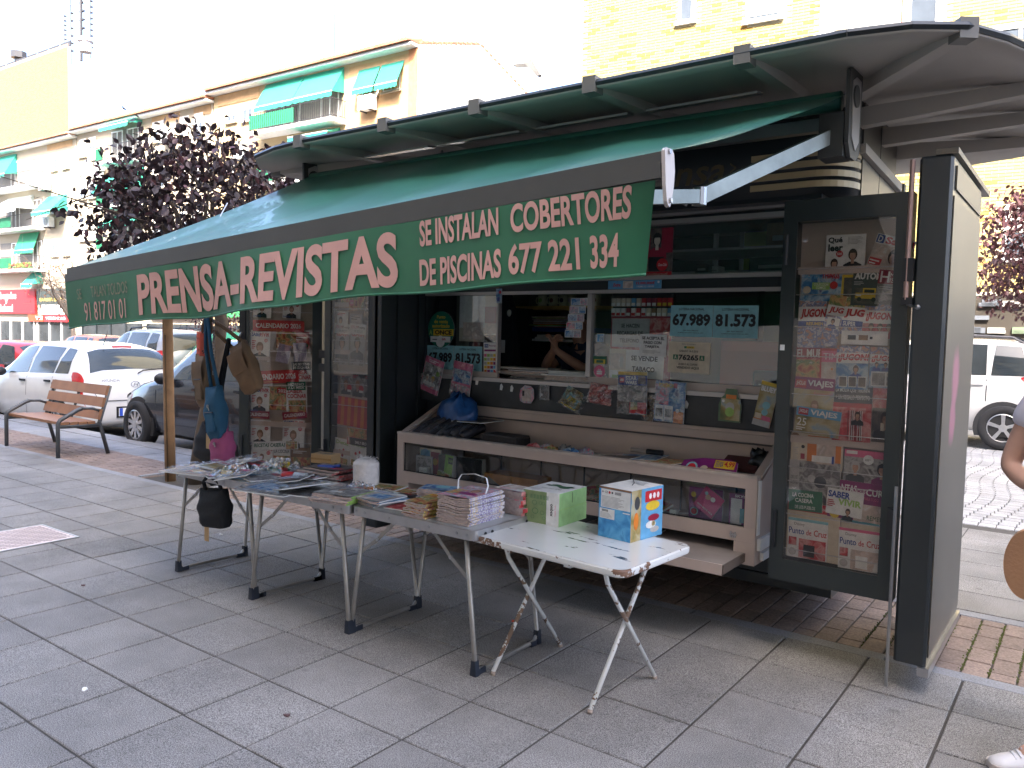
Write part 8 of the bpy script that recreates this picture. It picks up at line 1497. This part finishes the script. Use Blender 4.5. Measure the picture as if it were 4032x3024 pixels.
# ---- the seller, sitting behind the counter with clasped hands
P0_ = Vector((-3.06, 5.0, .20)); sel = thing('person', 'seller in a navy polo shirt sitting with clasped hands in the kiosk window', 'person', P0_)
def L_(x, y, z): return Vector((x, y, z))-P0_
hd = L_(-3.09, 4.98, 1.655); NAVYP = mat('navy_polo', (.018, .03, .065), .85, var=.15, ns=9)
wl, wr = L_(-3.17, 4.80, 1.425), L_(-3.14, 4.79, 1.425)
ch = [[('pel', L_(-3.05, 5.06, .72), (.15, .12)), ('waist', L_(-3.05, 5.07, .98), (.145, .105)), ('chest', L_(-3.06, 5.06, 1.26), (.165, .11)), ('neckb', L_(-3.07, 5.04, 1.44), (.075, .07)), ('neck', L_(-3.075, 5.01, 1.52), .054), ('jaw', L_(-3.088, 4.985, 1.60), (.062, .068)), ('skull', L_(-3.085, 5.0, 1.68), (.074, .090)), ('crown', L_(-3.08, 5.01, 1.735), (.058, .070))],
      ['jaw', ('nose', L_(-3.112, 4.895, 1.642), .013)], ['skull', ('earl', L_(-3.170, 5.0, 1.655), (.010, .018))], ['skull', ('earr', L_(-3.005, 5.03, 1.655), (.010, .018))],
      ['chest', ('shl', L_(-3.235, 5.04, 1.40), .062), ('ell', L_(-3.31, 4.90, 1.285), .043), ('laf', L_(-3.24, 4.84, 1.36), .037), ('Lw', wl, .027)],
      ['chest', ('shr', L_(-2.885, 5.07, 1.40), .062), ('elr', L_(-2.945, 4.90, 1.285), .043), ('raf', L_(-3.05, 4.83, 1.36), .037), ('Rw', wr, .027)],
      ['pel', ('kl', L_(-3.16, 4.80, .66), .075), ('fl', L_(-3.16, 4.80, .26), .045)], ['pel', ('kr', L_(-2.94, 4.82, .66), .075), ('fr', L_(-2.94, 4.82, .26), .045)]]
ch += hand_chains('L', wl, (.35, -.25, 1), (0, -.6, .5), (-1, -.2, .2), .9, .95)+hand_chains('R', wr, (-.25, -.2, 1), (.1, -.7, .4), (1, -.2, .2), .9, .95)
body_from('body', sel, ch, SKIN)
head_mesh(sel, hd+Vector((.004, .015, .0)), .084, (-.25, -1, -.03), SKIN, mat('grey_hair', (.05, .045, .04), .8, var=.4, ns=40))
body_from('polo_shirt', sel, [[('a', L_(-3.05, 5.07, .78), (.165, .135)), ('b', L_(-3.05, 5.075, 1.0), (.165, .125)), ('c', L_(-3.06, 5.06, 1.27), (.185, .13)), ('d', L_(-3.068, 5.05, 1.43), (.095, .085))], ['c', ('s1', L_(-3.24, 5.04, 1.405), .077), ('s2', L_(-3.285, 4.95, 1.335), .066)], ['c', ('s3', L_(-2.88, 5.07, 1.405), .077), ('s4', L_(-2.925, 4.965, 1.335), .066)]], NAVYP)
mb = MB(); c0 = L_(-3.07, 4.975, 1.50); mb.add([c0+Vector(p) for p in ((-.055, .03, .0), (0, -.02, -.02), (-.02, -.03, -.075), (-.07, .01, -.05), (.055, .03, 0), (.02, -.03, -.075), (.07, .01, -.05))], [(0, 3, 2, 1), (1, 5, 6, 4)], NAVYP); mb.build('collar', sel)
mb = MB(); mb.lathe([(.0095, -.003), (.0095, .003)], wl+Vector((.02, -.03, .075)), mat('gold', (.7, .5, .15), .3, 1.), 10, (.2, .2, 1)); mb.build('ring', sel)
# ---- passer-by at the right edge: elbow, bracelet, bag and one white trainer are in view
Q0 = Vector((-.04, 3.63, 0)); pas = thing('person', 'passer-by in a white top with a beaded bracelet, cropped by the right edge', 'person', Q0)
def M_(x, y, z): return Vector((x, y, z))-Q0
rw = M_(-.105, 3.55, .985)
ch = [[('pel', M_(-.02, 3.68, .90), (.155, .12)), ('waist', M_(-.02, 3.69, 1.04), (.125, .10)), ('chest', M_(-.015, 3.70, 1.24), (.15, .11)), ('neckb', M_(-.01, 3.69, 1.38), (.06, .06)), ('neck', M_(-.01, 3.68, 1.44), .048), ('jaw', M_(-.01, 3.655, 1.51), (.055, .065)), ('skull', M_(-.01, 3.67, 1.58), (.07, .085)), ('crown', M_(-.01, 3.68, 1.635), (.055, .066))],
      ['jaw', ('nose', M_(-.02, 3.565, 1.545), .012)],
      ['chest', ('sh', M_(-.165, 3.70, 1.335), .056), ('up', M_(-.215, 3.71, 1.20), .047), ('el', M_(-.262, 3.70, 1.055), .042), ('fa', M_(-.20, 3.63, 1.010), .038), ('Rw', rw, .025)],
      ['chest', ('shl', M_(.14, 3.72, 1.335), .056), ('ell', M_(.20, 3.70, 1.08), .042), ('fal', M_(.16, 3.58, .98), .034), ('Lw', M_(.10, 3.50, .97), .025)],
      ['pel', ('kr', M_(-.03, 3.60, .50), .07), ('ar', M_(-.03, 3.43, .11), .040), ('toe', M_(-.15, 3.35, .045), .033)], ['pel', ('kl', M_(.08, 3.70, .50), .07), ('al', M_(.10, 3.78, .11), .042), ('toel', M_(.09, 3.68, .045), .035)]]
ch += hand_chains('R', rw, (.9, -.7, 0), (.2, .2, 1), (-.5, -.7, .2), .6, .9)+hand_chains('L', M_(.10, 3.50, .97), (-.7, -.7, .1), (0, 0, 1), (.6, -.6, .2), .6, .9)
body_from('body', pas, ch, SKIN2)
head_mesh(pas, M_(-.008, 3.67, 1.565), .08, (-.1, -1, 0), SKIN2, mat('brown_hair', (.06, .035, .02), .7))
WTOP = mat('white_jersey', (.66, .63, .72), .8, var=.05, ns=8, bump=.2, bs=30); GTR = mat('grey_trousers', (.22, .21, .24), .85)
body_from('top', pas, [[('a', M_(-.02, 3.69, .93), (.165, .13)), ('b', M_(-.02, 3.69, 1.06), (.145, .12)), ('c', M_(-.015, 3.70, 1.25), (.168, .128)), ('d', M_(-.01, 3.69, 1.37), (.08, .075))], ['c', ('s1', M_(-.168, 3.70, 1.34), .072), ('s2', M_(-.218, 3.71, 1.20), .066)], ['c', ('s3', M_(.142, 3.72, 1.34), .072), ('s4', M_(.185, 3.71, 1.20), .066)]], WTOP)
body_from('trousers', pas, [[('a', M_(-.02, 3.68, .93), (.165, .13)), ('b', M_(-.03, 3.68, .82), (.165, .13))], ['b', ('k1', M_(-.03, 3.60, .50), .08), ('h1', M_(-.03, 3.46, .20), .066)], ['b', ('k2', M_(.08, 3.71, .50), .085), ('h2', M_(.095, 3.79, .20), .068)]], GTR)
mb = MB()
for k in range(20):
    a = 2*math.pi*k/20; mb.ball(rw+Vector((-.012, .012, .0))+Vector((.55, .6, 0))*0+Vector((-.7*math.cos(a)*.033, -.7*math.cos(a)*-.033*-1, math.sin(a)*.036)), .0055, mat('wood_beads', (.40, .22, .13), .4), 6, 5)
mb.build('bracelet', pas)
def shoe(side, toe, heel):
    toe, heel = Vector(toe), Vector(heel); d = (toe-heel); l = d.length; d.normalize(); s = d.cross(Z)*-1; M_SH = mat('white_leather', (.62, .60, .60), .45, bump=.15, bs=50); mb = MB(); rings = []
    for f, w_, h0 in ((0, .024, .075), (.1, .033, .088), (.3, .034, .092), (.48, .038, .080), (.65, .045, .062), (.82, .044, .050), (.94, .034, .040), (1.0, .016, .028)):
        c_ = heel+d*l*f; rings.append([c_+s*w_*math.cos(a_)*(1 if math.sin(a_) < .2 else .86)+Z*(.018+(h0-.018)*max(0, math.sin(a_))) for a_ in np.linspace(0, 2*math.pi, 15)[:-1]])
    mb.loft(rings, M_SH, True, True); o = mb.build('trainer', pas, True)
    mb = MB(); mb.loft([[heel+d*l*f*1.01-d*.002+s*w_*c_+Z*z_ for c_, z_ in ((-1.08, .0), (1.08, 0), (1.08, .022), (-1.08, .022))] for f, w_ in ((0, .026), (.1, .034), (.48, .039), (.65, .046), (.82, .045), (.94, .035), (1.0, .018))], mat('rubber_sole', (.50, .45, .42), .7), True, True); mb.build('sole', o)
    mb = MB()
    for k in range(5):
        f = .38+.07*k; z_ = .090-.0075*k; mb.tube([heel+d*l*f+s*-.026+Z*(z_-.012), heel+d*l*(f+.02)+Z*(z_+.004), heel+d*l*f+s*.026+Z*(z_-.012)], .0035, mat('lace', (.52, .52, .55), .8), 5)
    mb.build('laces', o)
shoe(1, M_(-.238, 3.30, 0), M_(-.035, 3.42, 0)); shoe(2, M_(.04, 3.58, 0), M_(.10, 3.83, 0))
bg_ = thing('leather_bag', 'tan leather shoulder bag carried by the passer-by at the right edge', 'bag', (-.185, 3.58, .72)); mb = MB()
mb.prism([(.10, .12)]+[(.02-.085*math.sin(a_)**.8, .135*math.cos(a_)-.005*math.sin(2*a_)) for a_ in np.linspace(.05, math.pi-.05, 22)]+[(.10, -.07)], (0, -.02, -.02), X, Z, Y*.05, mat('tan_leather', (.36, .19, .10), .55, var=.08, bump=.6, bs=90)); mb.build('body', bg_)
mb = MB(); mb.tube([(.05, 0, .12), (.10, .08, .35), (.12, .14, .62)], .009, mat('tan_leather', (.36, .19, .10), .55, var=.08, bump=.6, bs=90), 6); mb.build('strap', bg_)
